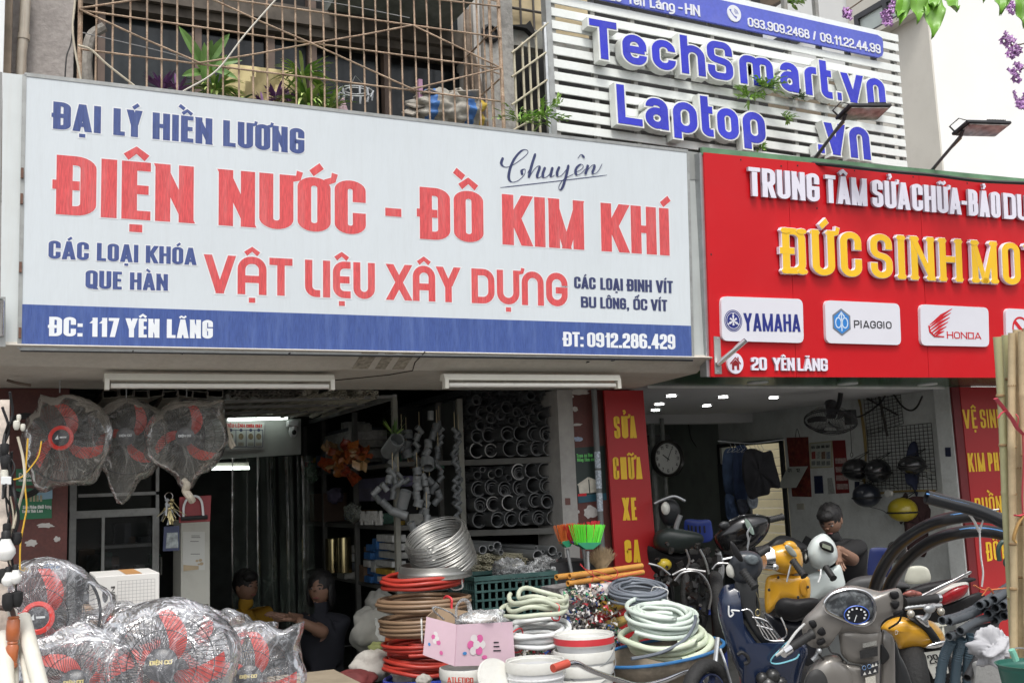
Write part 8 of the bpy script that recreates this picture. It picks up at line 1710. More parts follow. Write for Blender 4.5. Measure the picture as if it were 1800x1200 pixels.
helmet('dark blue half helmet with a white emblem hanging lowest',1553,868,20,19,mat('helmet_ink',(.02,.024,.035),.3,coat=.4),((1560,867,6),mat('badge_white',(.5,.5,.46),.5)))
helmet('black helmet with a pale rim strip at the right of the grid',1634,815,18,15,hb)
helmet('yellow half helmet hanging lowest on the right',1617,893,21,19,mat('helmet_yellow',(.42,.33,.02),.3,var=.1,coat=.3))
g=MB();tubep(g,[(1618,815),(1626,826),(1640,831),(1650,832)],9.0,.014,6,flat=.4);single('helmet_strip',g,mat('pale_strip',(.5,.5,.46),.5),'pale patterned strip around the rightmost black helmet','strip')
def cloth(lab,pts,d,m_,dome=.05,cat='clothing',nm='garment',seed=0,parent=None):
 g=MB();P=[tuple(v)for v in smooth2(pts,4)];W=[pdv(x,y,d)for x,y,_ in P];c=sum(W,Vector())/len(W);vd=(EYE-c).normalized();L=[[c+(p-c)*.9-vd*.04 for p in W],W]
 for k in range(1,9):
  s_=1-k/9;L.append([c+(p-c)*s_+vd*(dome*sqrt(1-s_**2)+.03*noise.noise(Vector((p.x*14+seed,s_*2,p.z*2)))+.014*sin(p.x*60+seed+s_*5)*s_)for p in W])
 L.append([c+(p-c)*.02+vd*dome for p in W]);g.loft(L)
 return single(nm,g,m_,lab,cat,ang=80)if parent is None else part(nm,g,m_,parent,ang=80)
cloth('navy rain jacket hanging folded from a hook on the grid',[(1606,775),(1612,780),(1616,800),(1621,830),(1620,845),(1612,858),(1615,875),(1610,872),(1603,856),(1594,850),(1590,830),(1593,800),(1598,782)],wdp(1606,820,.1),mat('navy_cloth',(.025,.032,.07),.8,var=.3),seed=1)
cloth('dark brown cloth hanging below the grid, left of the yellow helmet',[(1590,866),(1596,870),(1600,885),(1594,905),(1584,921),(1580,910),(1582,885)],wdp(1590,890,.08),mat('brown_cloth',(.07,.045,.04),.9,var=.3),seed=2)
cloth('dark maroon coat hanging behind the yellow helmet',[(1592,880),(1620,872),(1650,885),(1655,930),(1650,975),(1600,972),(1590,930)],wdp(1622,920,.06),mat('maroon_cloth',(.045,.02,.02),.9,var=.3),seed=3)
for i,(pts,m_,lab,d)in enumerate((([(1272,795),(1284,786),(1300,792),(1303,830),(1298,862),(1276,868),(1270,830)],mat('denim_blue',(.05,.08,.15),.9,var=.4),'blue denim garment at the left end of the doorway clothes line',9.9),([(1290,792),(1300,782),(1314,788),(1318,830),(1312,880),(1294,882),(1288,840)],mat('washed_navy',(.03,.05,.11),.9,var=.3),'washed navy garment second on the doorway clothes line',9.8),([(1306,800),(1312,790),(1326,788),(1342,794),(1356,792),(1362,812),(1372,855),(1355,857),(1352,868),(1336,872),(1318,876),(1308,850),(1304,820)],mat('black_tee',(.02,.02,.024),.9,var=.4),'large black shirt hanging widest in the doorway',9.5),([(1276,868),(1290,872),(1292,884),(1300,904),(1288,911),(1279,911),(1274,890)],mat('jeans_leg',(.035,.06,.12),.9,var=.4),'blue jeans leg hanging lowest on the doorway clothes line',9.7),([(1296,878),(1318,880),(1318,892),(1308,905),(1298,902)],mat('dark_shorts',(.03,.035,.05),.9,var=.3),'dark shorts hanging under the doorway shirts',9.65),([(1314,872),(1331,872),(1331,890),(1318,893)],mat('pale_blue_cloth',(.25,.28,.32),.9,var=.5,scale=20),'pale and blue cloth piece hanging at the right of the jeans',9.6))):
 cloth(lab,pts,d,m_,.04,seed=i+5)
g=MB();tubep(g,[(1262,775),(1320,779),(1378,772)],9.6,.006,6);single('clothes_rail',g,steel,'thin rail across the top of the doorway','rail')
for i,x in enumerate((1283,1291,1300,1308,1316,1324,1330,1337)):g=MB();tubep(g,[(x,779),(x+2,784),(x+5,791),(x-5,795),(x+1,788)],9.6,.002,4);single('hanger',g,steel,'thin wire clothes hanger in the doorway','hanger','wire clothes hangers in the doorway')
wfn=thing('wall_fan','black wall fan tilted down high on the right wall','electric fan',pdv(1461,740,8.6));c=pdv(1460,741,8.6)
for nm,me in(('guard',fmesh[0]),):child(nm,me,wfn)
for k in range(3):
 o=child('blade',_fm[1].mesh('dark_blade',mat('dark_fan_blade',(.03,.03,.032),.3)),wfn,(0,0,2.1*k+.3))
child('motor',fmesh[2],wfn);wfn.rotation_mode='QUATERNION';wfn.rotation_quaternion=Vector((-.35,-.25,-1)).to_track_quat('Z','Y');wfn.scale=(.92,)*3;wfn.location=c
g=MB();tubep(g,[(1470,720),(1475,708),(1478,690)],8.5,.02,8);g.obox(pdv(1495,733,8.7),(.06,.08,.12));tubep(g,[(1470,722),(1495,733)],8.6,.02,8);single('fan_bracket',g,blackp,'black bracket and switch box of the tilted wall fan','bracket')
def wline(pts,r,m_,lab,off=.03,d=None,nm='cable',grp=None):g=MB();g.tube(bez([FW.at(x,y,off)for x,y in pts],6),r,6);return single(nm,g,m_,lab,'cable',grp)
och=mat('ochre_cable',(.3,.22,.08),.7);bwm=mat('dull_black_cable',(.03,.028,.026),.6)
wline([(1440,694),(1470,690),(1500,688),(1514,700),(1520,740),(1526,800),(1524,850),(1532,868),(1560,865),(1600,862),(1648,862)],.01,och,'ochre cable running along the grid edge and below it');wline([(1512,697),(1522,740),(1527,790),(1521,846)],.008,och,'second ochre cable beside the grid edge')
wline([(1503,731),(1520,732),(1540,722),(1560,705),(1570,690),(1580,692),(1595,712),(1610,721),(1622,715),(1632,696)],.008,bwm,'black cable waving across the wire grid',.07)
wline([(1224,730),(1260,727),(1300,723),(1340,722),(1380,716),(1420,708),(1470,696),(1510,690)],.012,bwm,'bundle of dark cables sagging along the ceiling edge');wline([(1215,740),(1225,728),(1300,727),(1350,716),(1430,703)],.007,bwm,'thin dark cable crossing the bundle at the ceiling edge',.05);wline([(1214,744),(1218,768),(1228,785)],.006,bwm,'short dark cable dropping beside the clock')
g=MB();tubep(g,[(1494,745),(1496,770),(1497,795)],8.6,.003,5);g.tube([pdv(1497+cos(t)*2.2,799+sin(t)*4,8.6)for t in[2*pi*k/10 for k in range(10)]],.003,5,close=True);single('pull_cord',g,bwm,'pull cord hanging from the wall fan','cord')
# people
def body(o,nm,J,E,m_,sub=2,root=0,tags=None):
 me=bpy.data.meshes.new(nm);me.from_pydata([Vector(j[:3])-o.location for j in J],E,[]);b=bpy.data.objects.new(nm,me);COL.objects.link(b)
 k=b.modifiers.new('skin','SKIN');k.use_smooth_shade=True
 for i,j in enumerate(J):sv=me.skin_vertices[0].data[i];rr=j[3];sv.radius=rr if isinstance(rr,tuple)else(rr,rr);sv.use_root=i==root
 s_=b.modifiers.new('sub','SUBSURF');s_.levels=s_.render_levels=sub
 dg=bpy.context.evaluated_depsgraph_get();m2=bpy.data.meshes.new_from_object(b.evaluated_get(dg));b.modifiers.clear();b.data=m2;b.parent=o
 m2.materials.clear();mm=m_ if isinstance(m_,list)else[m_]
 for q in mm:m2.materials.append(q)
 if tags:
  V=[Vector(j[:3])-o.location for j in J]
  for p in m2.polygons:
   best=None
   for a,c,tg in tags:
    ab=V[c]-V[a];t=max(0,min(1,(p.center-V[a]).dot(ab)/ab.length_squared));d=(p.center-V[a]-ab*t).length-(J[a][3][0]if isinstance(J[a][3],tuple)else J[a][3])*.5
    if best is None or d<best[0]:best=(d,next(x for u,x in tg if t<=u))
   p.material_index=best[1]
 for p in m2.polygons:p.use_smooth=True
 return b
skin=mat('skin',(.24,.135,.09),.55,var=.08);hairm=mat('hair_black',(.012,.011,.011),.5,var=.4,scale=60,bump=.5,bscale=120)
def headparts(o,c,f,r=.098,hair='short',m_=skin):
 """features on a head centred at c looking along f"""
 f=Vector(f).normalized();s_=f.cross(Vector((0,0,1))).normalized();u=s_.cross(f);R3=Matrix((s_,f,u)).transposed()
 def P(x,y,z):return c+R3@Vector((x,y,z))
 g=MB();g.ell(c,(.074,.09,.112),24,18,R3,fn=lambda q:1-.14*max(0,-q.z)**1.5*(1-.3*max(0,q.y))+(.03 if abs(q.x)>.85 else 0))
 hd=part('head',g,m_,o)
 g=MB();g.loft([[P(x*w_,.084+y_,z+.0)for x,z in((-1,0),(0,.004),(1,0),(0,-.004))]for w_,y_,z in((.004,0,.02),(.008,.012,.0),(.014,.024,-.022),(.012,.006,-.032))]);part('nose',g,m_,hd)
 for sx_ in(-1,1):
  g=MB();g.ell(P(sx_*.03,.078,.012),(.014,.009,.006),10,6,R3);part('eye',g,mat('eye_white',(.2,.18,.17),.3),hd);g=MB();g.ell(P(sx_*.03,.086,.012),(.006,.004,.006),8,5,R3);part('iris',g,dark,hd)
  g=MB();g.tube([P(sx_*.016,.088,.031),P(sx_*.03,.088,.036),P(sx_*.046,.076,.03)],.0035,5);part('eyebrow',g,hairm,hd)
  g=MB();g.ell(P(sx_*.076,-.005,.0),(.01,.02,.03),10,7,R3);part('ear',g,m_,hd)
 g=MB();g.ell(P(0,.08,-.052),(.024,.01,.006),12,6,R3);part('mouth',g,mat('lips',(.25,.09,.08),.5),hd)
 g=MB();
 def hf(q):return 1.0+.08*noise.noise(q*5)+.16*abs(noise.noise(Vector((q.x*9,q.y*9,q.z*3))))
 if hair=='short':g.ell(P(0,-.016,.032),(.083,.094,.098),24,14,R3,fn=hf);g.ell(P(.01,.05,.075),(.06,.05,.04),20,10,R3,fn=hf)
 else:
  g.ell(P(0,-.02,.03),(.09,.098,.1),24,14,R3,fn=hf);g.ell(P(0,-.07,-.05),(.085,.05,.12),20,12,R3,fn=hf)
  for sx_ in(-1,1):g.ell(P(sx_*.078,-.01,-.03),(.022,.05,.09),12,8,R3)
 part('hair',g,hairm,o);return hd
def hand(o,w,d,n,m_=skin,s_=1.,curl=.3,side=1):
 """palm at wrist w, fingers along d, palm normal n"""
 d=Vector(d).normalized();n=Vector(n).normalized();x=d.cross(n).normalized();J=[(*(w),.02*s_),(*(w+d*.045*s_),(.03*s_,.016*s_)),(*(w+d*.08*s_),(.032*s_,.013*s_))];E=[(0,1),(1,2)]
 for i,(off,L)in enumerate(((-.027,.062),(-.009,.075),(.01,.07),(.028,.055))):
  b=w+d*.082*s_+x*off*s_;p=b;dd=d.copy();prev=2
  for k in range(3):p=p+dd*L*s_/2.6;J.append((*p,.0078*s_));E.append((prev,len(J)-1));prev=len(J)-1;dd=(dd+n*curl).normalized()
 b=w+d*.03*s_+x*.03*side*s_;J.append((*b,.012*s_));E.append((1,len(J)-1));t=len(J)-1
 for k in range(2):b=b+(d*.6+x*side*.8+n*.2).normalized()*.03*s_;J.append((*b,.0085*s_));E.append((t,len(J)-1));t=len(J)-1
 return body(o,'hand',J,E,m_,1)
def seated(lab,headc,face,shirt,sh_m,tr_m,arms,hair='short',hips=None,lean=(0,0),knees=None,hand_dirs=None):
 H=Vector(headc);o=thing('person',lab,'person',(H.x,H.y,FZ));f=Vector(face).normalized();s_=Vector((-f.y,f.x,0)).normalized()*-1;s_=Vector((f.y,-f.x,0)).normalized()
 neck=H-Vector((0,0,.13))-f*.02;ch=neck-Vector((lean[0]*.3,lean[1]*.3,.17));hp=hips or(neck-Vector((lean[0],lean[1],.5)))
 hp=Vector(hp);shr=[neck+s_*k*.185-Vector((0,0,.075))for k in(-1,1)];J=[(*hp,(.15,.12)),(*((hp+ch)/2),(.135,.11)),(*ch,(.15,.115)),(*(neck-Vector((0,0,.03))),.055),(*(H-Vector((0,0,.05))),.06)];E=[(0,1),(1,2),(2,3),(3,4)]
 for k,sd in enumerate(shr):
  i=len(J);J.append((*sd,.07));E.append((2,i));el,wr=arms[k];J.append((*el,.045));J.append((*wr,.027));E+=[(i,i+1),(i+1,i+2)]
 ks=knees or[(hp+f*.4+s_*k*.13+Vector((0,0,.1)),hp+f*.45+s_*k*.15-Vector((0,0,.28)))for k in(-1,1)]
 li=[]
 for k,(kn,ft)in zip((-1,1),ks):
  i=len(J);J.append((*(hp+s_*k*.09),.09));J.append((*kn,.062));J.append((*ft,.042));J.append((*(ft+f*.14-Vector((0,0,.02))),.035));E+=[(0,i),(i,i+1),(i+1,i+2),(i+2,i+3)];li.append(i)
 T=[(0,1,[(.25,2),(1,1)]),(1,2,[(1,1)]),(2,3,[(1,1)]),(3,4,[(.25,1),(1,0)]),(2,5,[(1,1)]),(5,6,[(.72,1),(1,0)]),(6,7,[(1,0)]),(2,8,[(1,1)]),(8,9,[(.72,1),(1,0)]),(9,10,[(1,0)])]
 for i in li:T+=[(0,i,[(1,2)]),(i,i+1,[(1,2)]),(i+1,i+2,[(.9,2),(1,0)]),(i+2,i+3,[(1,0)])]
 body(o,'body',J,E,[skin,sh_m,tr_m],tags=T,sub=3);headparts(o,H,face,hair=hair)
 for k in(0,1):hd_=(hand_dirs or[((0,-.2,-1),(0,-1,0))]*2)[k];hand(o,Vector(arms[k][1]),hd_[0],hd_[1],side=-1 if k else 1)
 return o
H=pdv(433,1031,7.7)
seated('seated young man in a mustard yellow t-shirt behind the wrapped fans, looking right',H,(.55,-1,-.02),None,mat('tee_mustard',(.36,.20,.015),.85,var=.12),mat('dark_trousers',(.03,.03,.035),.9),[(H+Vector((-.26,.03,-.5)),H+Vector((-.1,-.22,-.62))),(H+Vector((.26,.05,-.5)),H+Vector((.16,-.25,-.62)))])
H=pdv(563,1035,7.3)
seated('seated woman in a black shirt holding out her hands, beside the shelving',H,(-.75,-1,0),None,mat('shirt_black',(.014,.015,.022),.85,var=.2),mat('black_trousers',(.015,.015,.018),.9),[(pdv(535,1090,7.3),pdv(507,1082,7.15)),(pdv(572,1112,7.05),pdv(520,1088,6.95))],hair='long',hand_dirs=[((-1,-.1,.25),(0,.3,-1)),((-1,0,.1),(.2,.5,.8))])
H=pdv(1460,915,7.6)
p3=seated('seated person in a black t-shirt with head bowed, behind the white scooter',H,(-.8,-.45,-.55),None,mat('tee_black',(.012,.012,.013),.85,var=.2),mat('black_jeans',(.012,.012,.015),.9),[(pdv(1470,975,7.4),pdv(1448,985,7.3)),(pdv(1505,985,7.3),pdv(1470,962,7.2))],hips=pdv(1512,1045,7.7),lean=(-.22,0))
# right foreground: black pipe loops, conduits, bamboo
hd=mat('hdpe_black',(.015,.016,.018),.28,var=.15,spec=.6);hs_=mat('hdpe_blue_stripe',(.12,.3,.62),.35)
o=thing('pipe_loop','coil of thick black pipe with blue stripes, looping over the bikes at right','pipe coil',pdv(1700,1000,4.6))
for i,(P,d,nm)in enumerate((([(1532,1050,.6),(1548,1005,.45),(1576,962,.3),(1618,930,.15),(1665,912,0),(1720,906,-.1),(1770,915,-.2),(1820,935,-.25),(1860,970,-.2)],4.7,'loop'),([(1556,1048,.6),(1572,1012,.5),(1600,978,.35),(1640,950,.2),(1690,935,.05),(1740,934,0),(1790,948,-.1),(1850,980,-.1)],4.75,'loop'),([(1629,873,-.1),(1670,884,-.1),(1715,896,-.1),(1760,915,-.1),(1815,942,-.1),(1860,975,0)],4.5,'loop'))):
 Pq_=bez([pdv(x,y,d+dz)for x,y,dz in P],7);g=MB();g.tube(Pq_,.0285,16,cap=i!=2)
 if i==2:a=Pq_[0];b=Pq_[1];g.pipe(a-(b-a)*.1,b,.0285,.022,16,.2)
 lp_=part(nm,g,hd,o)
 vd=[(EYE-q).normalized()for q in Pq_];g=MB();g.tube([q+(v*.8+Vector((0,0,.45))).normalized()*.0285 for q,v in zip(Pq_,vd)],.0036,5);part('stripe',g,hs_,lp_)
wt=mat('white_strap',(.85,.85,.83),.5)
g=MB()
for P in([(1705,905),(1712,915),(1722,935)],[(1722,935),(1726,920),(1736,900),(1755,895)],[(1722,935),(1724,975),(1728,1005),(1726,1030)]):tubep(g,P,4.42,.011,6,flat=.35)
single('white_strap',g,wt,'white cloth strap tied round the black pipe loops, end hanging down','strap')
cgm=mat('corrugated_grey',(.075,.085,.095),.5,var=.12);cgb=mat('corrugated_blue_grey',(.07,.11,.14),.45,var=.12)
def corr(lab,p,q,r,m_,d,dz=0,n=26,mid=None,grp=None):
 P=[pdv(p[0],p[1],d),*([pdv(mid[0],mid[1],d+dz*.5)]if mid else[]),pdv(q[0],q[1],d+dz)];C=bez(P,n if not mid else n//2)if mid else[P[0].lerp(P[1],k/n)for k in range(n+1)];g=MB();rr=[r*(1.0 if k%2 else .9)for k in range(len(C))]
 g.tube(C,rr,12,cap=False);a,b=C[0],C[2];g.pipe(a-(b-a)*.05,b,r*1.0,r*.8,12,.06);return single('corrugated_conduit',g,m_,lab,'conduit',grp)
ends=[(1722,1063),(1733,1060),(1747,1053),(1763,1064),(1750,1068),(1737,1078),(1765,1082),(1748,1090),(1718,1066)]
posn=['highest left end','second end from the left','topmost end','end nearest the bamboo, upper','end in the very centre','lower left end','end nearest the bamboo, lower','lowest end','leftmost end']
for i,(x,y)in enumerate(ends):corr('ribbed grey conduit in the tied bundle by the bamboo, '+posn[i],(x,y),(x+95,y-62),.0175,cgm,4.15+.01*i,.55,30)
for i,(p,md,q)in enumerate((((1668,1092),(1700,1082),(1740,1062)),((1656,1090),(1690,1080),(1735,1058)),((1688,1108),(1720,1090),(1760,1080)),((1668,1118),(1700,1108),(1750,1098)))):corr('loose ribbed conduit sticking out left of the bundle, '+('second from the top','topmost','third from the top','lowest')[i],p,q,.0165,cgm,4.05,.25,24,md)
for i,(p,md,q)in enumerate((((1672,1126),(1658,1160),(1648,1230)),((1690,1122),(1682,1160),(1676,1230)),((1708,1116),(1702,1160),(1700,1230)))):corr('ribbed blue grey conduit hanging down by the number plate, '+('left one','middle one','right one')[i],p,q,.0205,cgb,4.1,.05,44,md)
corr('ribbed black conduit slanting down left of the white sack',(1700,1190),(1752,1090),.015,mat('corrugated_black',(.03,.03,.032),.5),3.95,.3,40)
g=MB();tubep(g,[(1712,1028),(1728,1036),(1750,1035),(1790,1030)],4.0,.007,6,flat=.4);tubep(g,[(1736,1032),(1730,1042),(1726,1046)],3.99,.006,6,flat=.4);tubep(g,[(1738,1032),(1746,1042)],3.99,.006,6,flat=.4);single('orange_tie',g,mat('orange_raffia',(.6,.18,.06),.5),'orange raffia tie round the ribbed conduits','string')
bam=mat('bamboo_tan',(.54,.43,.26),.45,var=.22,scale=4,dirt=.3,dcol=(.2,.11,.05),fine=.05);bam2=mat('bamboo_green_tan',(.44,.43,.24),.45,var=.2,scale=3,dirt=.3,dcol=(.2,.13,.06))
R_=random.Random(77);nodec=mat('bamboo_node',(.3,.2,.1),.6)
for i,(xt,yt,xb,r,d)in enumerate(((1753,590,1790,.0155,3.3),(1767,587,1800,.0155,3.33),(1778,583,1783,.014,3.26),(1788,578,1796,.016,3.28),(1798,580,1812,.016,3.24),(1760,600,1786,.013,3.4),(1806,575,1822,.017,3.3),(1792,590,1804,.014,3.4))):
 o=thing('bamboo_pole','bamboo pole in the bundle at the right edge, '+['leftmost','second from the left at the top','slender front one','front one in the middle','front one at the right','thin one behind the leftmost','cut by the photo edge','thin one at the back right'][i],'bamboo pole',pdv(xb,1250,d));A,B=pdv(xt,yt,d),pdv(xb,1262,d-.02);P=[];rr=[];r*=.86;N=MB()
 ps_=[0.]
 while ps_[-1]<1:ps_.append(ps_[-1]+R_.uniform(.11,.17))
 for s0,s1_ in zip(ps_[:-1],ps_[1:]):
  for u_,q in((0.02,1.),(.06,.95),(.5,.94),(.94,.96),(.985,1.06)):
   tt=s0+(s1_-s0)*u_
   if tt<1:P.append(A.lerp(B,tt)+Vector((sin(tt*9+i)*.003,0,0)));rr.append(r*q)
  if s1_<1:N.lathe([(r*.9,-.004),(r*1.08,-.002),(r*1.08,.003),(r*.9,.005)],12,Matrix.Translation(A.lerp(B,s1_)))
 g=MB();g.tube(P,rr,12,cap=True);part('culm',g,bam2 if i in(0,1)else bam,o)
 if N.v:part('node',N,nodec,o,kind='stuff')
g=MB();rb=mat('pink_red_ribbon',(.62,.07,.1),.4,var=.2)
for P,w_ in(([(1750,700),(1760,712),(1768,722)],.012),([(1768,722),(1760,726),(1754,735)],.008),([(1768,722),(1780,738),(1788,752),(1800,764)],.011),([(1788,752),(1790,735),(1786,728)],.007),([(1798,764),(1799,820),(1797,870),(1798,900)],.009),([(1784,905),(1792,906),(1800,902)],.01)):tubep(g,P,3.2,w_,6,flat=.3)
single('red_ribbon',g,rb,'pink red plastic ribbon knotted round the bamboo poles','ribbon')
g=MB();tubep(g,[(1800,905),(1790,920),(1782,945),(1785,952)],3.2,.012,6,flat=.4);single('brown_tape',g,mat('brown_tape',(.5,.3,.1),.5),'brown tape strip stuck round the bamboo below the ribbon','tape')
gh=mat('dark_green_hose',(.03,.06,.05),.45)
g=MB();tubep(g,[(1757,985),(1755,965),(1762,952),(1776,955),(1780,968),(1770,980),(1768,992),(1782,998),(1796,985)],4.0,.0085,8);tubep(g,[(1780,950),(1800,953),(1815,956)],3.9,.02,10);single('green_hose_end',g,gh,'dark green hose end curling in front of the red panel','hose')
g=MB();c=pdv(1812,1165,3.0);rt=Matrix.Translation(c);g.lathe([(.06,-.2),(.088,-.01),(.096,0),(.09,.0),(.056,-.19)],26,rt);gb=thing('green_bucket','dark teal plastic bucket cut by the lower right corner','bucket',c-Vector((0,0,.2)));part('body',g,mat('bucket_teal',(.02,.12,.09),.35),gb)
g=MB();tubep(g,[(1778,1141),(1783,1152),(1786,1160)],2.95,.009,8);part('handle_grip',g,mat('mint_grip',(.2,.5,.38),.4),gb)
g=MB();tubep(g,[(1780,1142),(1788,1138),(1810,1140)],2.95,.002,5);part('wire_handle',g,steel,gb)
single('white_sack',crumple(pdv(1747,1138,3.75),(.08,.045,.05),35,60,40,.75,1.6),mat('sack_crumpled_white',(.46,.46,.48),.6,var=.08,bump=.6,bscale=14),'crumpled white plastic sack beside the bamboo at lower right','sack')
g=MB();q=[pdv(x,y,3.95)for x,y in((1716,1165),(1778,1150),(1782,1250),(1708,1250))];g.ngon(q[::-1],ext=(.02,.04,0));o=single('grey_bag',g,mat('grey_printed_bag',(.3,.3,.29),.8,var=.15,scale=6,bump=.3),'grey printed paper bag under the white sack','bag',smooth=False,bev=.01)
for i,(x,y,dd)in enumerate(((1735,1128,.2),(1752,1112,.3),(1700,1140,.35),(1722,1150,.15),(1690,1175,.3),(1740,1170,.3))):corr('dark ribbed conduit lying low behind the hanging ones, '+('second from the bamboo','nearest the bamboo','upper left','in the middle','lowest left','lowest right')[i],(x,y),(x+60,y+70),.019,cgm,4.15+dd,.2,26)
# plants and odds on the canopy, leaves, lamps
YT=6.1
o=thing('dracaena','broad leaved green plant standing tallest behind the cage bars','plant',at(362,190,YT));g=MB();c=at(361,140,YT)
def lf(p,q,w_,dr_=.4):
 a=at(*p,YT-.05);b=at(*q,YT-.12);d=b-a;blade(g,a,d+Vector((0,0,dr_*d.length*.5)),d.length*1.05,w_*1.35,dr_,up=Vector((.1,-1,.1)),n=8,fold=.35)
for p,q,w_ in(((360,125),(316,50),.024),((362,135),(335,80),.02),((361,150),(359,78),.022),((364,115),(402,62),.022),((366,118),(424,108),.018),((363,128),(398,98),.016),((357,128),(322,135),.018),((368,120),(415,140),.016),((361,110),(372,72),.018)):lf(p,q,w_)
part('leaves',g,mat('dracaena_green',(.16,.30,.08),.4,var=.3,scale=9),o,kind='stuff');g=MB();g.tube([at(362,190,YT),at(361,120,YT)],.014,8);part('stem',g,mat('stem_green',(.13,.2,.06),.6),o)
lm=[leafy,leafl,mat('leaf_mid_green',(.14,.27,.06),.5,var=.3)]
tuft('spider plant hanging over at the foot of the dracaena',at(378,165,YT),80,.2,.010,lm,3,droop=1.5)
tuft('spider plant hanging from the bars right of the beige cloth',at(532,135,YT-.1),60,.2,.011,lm,4,droop=1.2)
tuft('large spider plant growing low at the right of the beige cloth',at(540,190,YT),110,.27,.011,lm,5,droop=1.3)
tuft('small spider plant right of the large one',at(575,196,YT),50,.22,.011,lm,6,droop=1.3)
tuft('single striped plant at the foot of the beige cloth',at(425,176,YT),14,.1,.012,[leafy,leafm],7,droop=.6)
for i,(x,y,n)in enumerate(((285,158,34),(313,160,26),(463,185,24),(485,172,24),(508,178,14))):
 tuft('purple leaved plant behind the sign edge, '+('leftmost','second from the left','in the middle','fourth from the left','rightmost')[i],at(x,y,YT),n,.13 if i<2 else .11,.011,purp,10+i,droop=.4,up=1.1)
g=MB();P=[at(398,112,YT+.1),at(462,120,YT+.1),at(520,125,YT+.1),at(512,180,YT+.1),at(470,195,YT+.1),at(400,190,YT+.1)]
g.grid(14,8,lambda u,v:at(398+u*122-4*v,112+u*14+v*72,YT+.1+.02*sin(u*9+v*4)+.015*sin(u*23+v*9)))
single('beige_cloth',g,mat('beige_cloth',(.50,.42,.22),.85,var=.08,scale=8),'beige cloth spread behind the bars between the plants','cloth',solid=.006)
bd=crumple(at(788,196,YT),(.235,.16,.125),51,48,30,.3,3.2)
def tarp():
 M=mat('tarp_grey_beige',(.43,.41,.36),.6,var=.25,scale=10,dirt=.7,dcol=(.1,.09,.08),bump=.6,bscale=25);return M
def tarpstripes():
 M=tarp();t=M.node_tree;N=t.nodes;L=t.links;b=N['Principled BSDF'];src=b.inputs['Base Color'].links[0].from_socket;tc=N.new('ShaderNodeTexCoord');sx_=N.new('ShaderNodeSeparateXYZ');L.new(tc.outputs['Object'],sx_.inputs[0]);cr=N.new('ShaderNodeValToRGB');cr.color_ramp.interpolation='CONSTANT'
 mr=N.new('ShaderNodeMapRange');mr.inputs[1].default_value=-.3;mr.inputs[2].default_value=.3;L.new(sx_.outputs[0],mr.inputs[0]);L.new(mr.outputs[0],cr.inputs[0]);e=cr.color_ramp.elements;e[0].position=0;e[0].color=(0,0,0,1);e[1].position=.24;e[1].color=(1,0,0,1)
 for p,c in((.33,(0,0,0,1)),(.66,(1,0,0,1)),(.76,(0,0,0,1)),(.84,(0,1,0,1)),(.9,(0,0,0,1))):q=e.new(p);q.color=c
 sp=N.new('ShaderNodeSeparateColor');L.new(cr.outputs[0],sp.inputs[0]);m1=N.new('ShaderNodeMix');m1.data_type='RGBA';L.new(sp.outputs[0],m1.inputs[0]);L.new(src,m1.inputs[6]);m1.inputs[7].default_value=(.08,.22,.55,1)
 m2=N.new('ShaderNodeMix');m2.data_type='RGBA';L.new(sp.outputs[1],m2.inputs[0]);L.new(m1.outputs[2],m2.inputs[6]);m2.inputs[7].default_value=(.6,.42,.06,1);L.new(m2.outputs[2],b.inputs['Base Color']);return M
single('tarp_bundle',bd,tarpstripes(),'crumpled grey and blue striped tarpaulin bundle on the canopy behind the bars','bundle')
R_=random.Random(91)
o=thing('folded_cardboard','stack of dirty folded sheets lying on top of the tarpaulin bundle','sheets',at(780,165,YT))
for i in range(7):
 c=at(740+i*16+R_.uniform(-8,8),164+R_.uniform(-4,5)+i*2,YT-.02+R_.uniform(-.08,.1));g=MB();g.obox(c,(R_.uniform(.1,.2),.14,.006),Euler((R_.uniform(-.4,.3),R_.uniform(-.3,.35),R_.uniform(-.5,.5))).to_matrix());part('sheet',g,mat('dirty_sheet',(.4,.37,.32),.85,var=.3,scale=14,dirt=.6,dcol=(.15,.12,.1)),o,smooth=False)
for i,(x,y)in enumerate(((725,195),(732,185))):g=MB();g.obox(at(x,y,YT-.05),(.1,.1,.01),Euler((.5,-.6+i*.3,.2)).to_matrix());single('flat_scrap',g,mat('dirty_sheet'),('lower' if i==0 else 'upper')+' flat scrap at the left of the tarpaulin bundle','scrap',smooth=False)
g=MB();g.box(at(734,150,YT-.06).x,at(741,150,YT-.06).x,YT-.08,YT-.04,at(737,180,YT).z,at(737,148,YT).z);single('pink_tag',g,mat('pink_plastic',(.45,.25,.38),.4),'pink plastic strip standing at the left of the tarpaulin bundle','strip',smooth=False)
g=MB();g.loft([[at(603,172,YT)+Vector((cos(t)*.006,sin(t)*.006,0))for t in[2*pi*k/12 for k in range(12)]],[at(601,190,YT)+Vector((cos(t)*.035,sin(t)*.02,0))for t in[2*pi*k/12 for k in range(12)]],[at(602,205,YT)+Vector((cos(t)*.055,sin(t)*.03,0))for t in[2*pi*k/12 for k in range(12)]]]);single('pink_bag',g,mat('pink_bag',(.6,.42,.46),.4,var=.3),'small pink and white hanging bag behind the bars','bag')
o=thing('peg_hanger','round sock hanger with clothes pegs behind the bars','hanger',at(630,170,YT+.1));c=at(625,160,YT+.1)
for r,z in((.11,0),(.07,.0)):g=MB();g.tube([c+Vector((cos(t)*r,sin(t)*r*.8,z))for t in[2*pi*k/20 for k in range(20)]],.0035,5,close=True);part('ring',g,white,o)
g=MB()
for k in range(3):g.tube([c+Vector((0,0,.1)),c+Vector((cos(k*2.1)*.11,sin(k*2.1)*.09,0))],.002,4)
part('wire',g,steel,o)
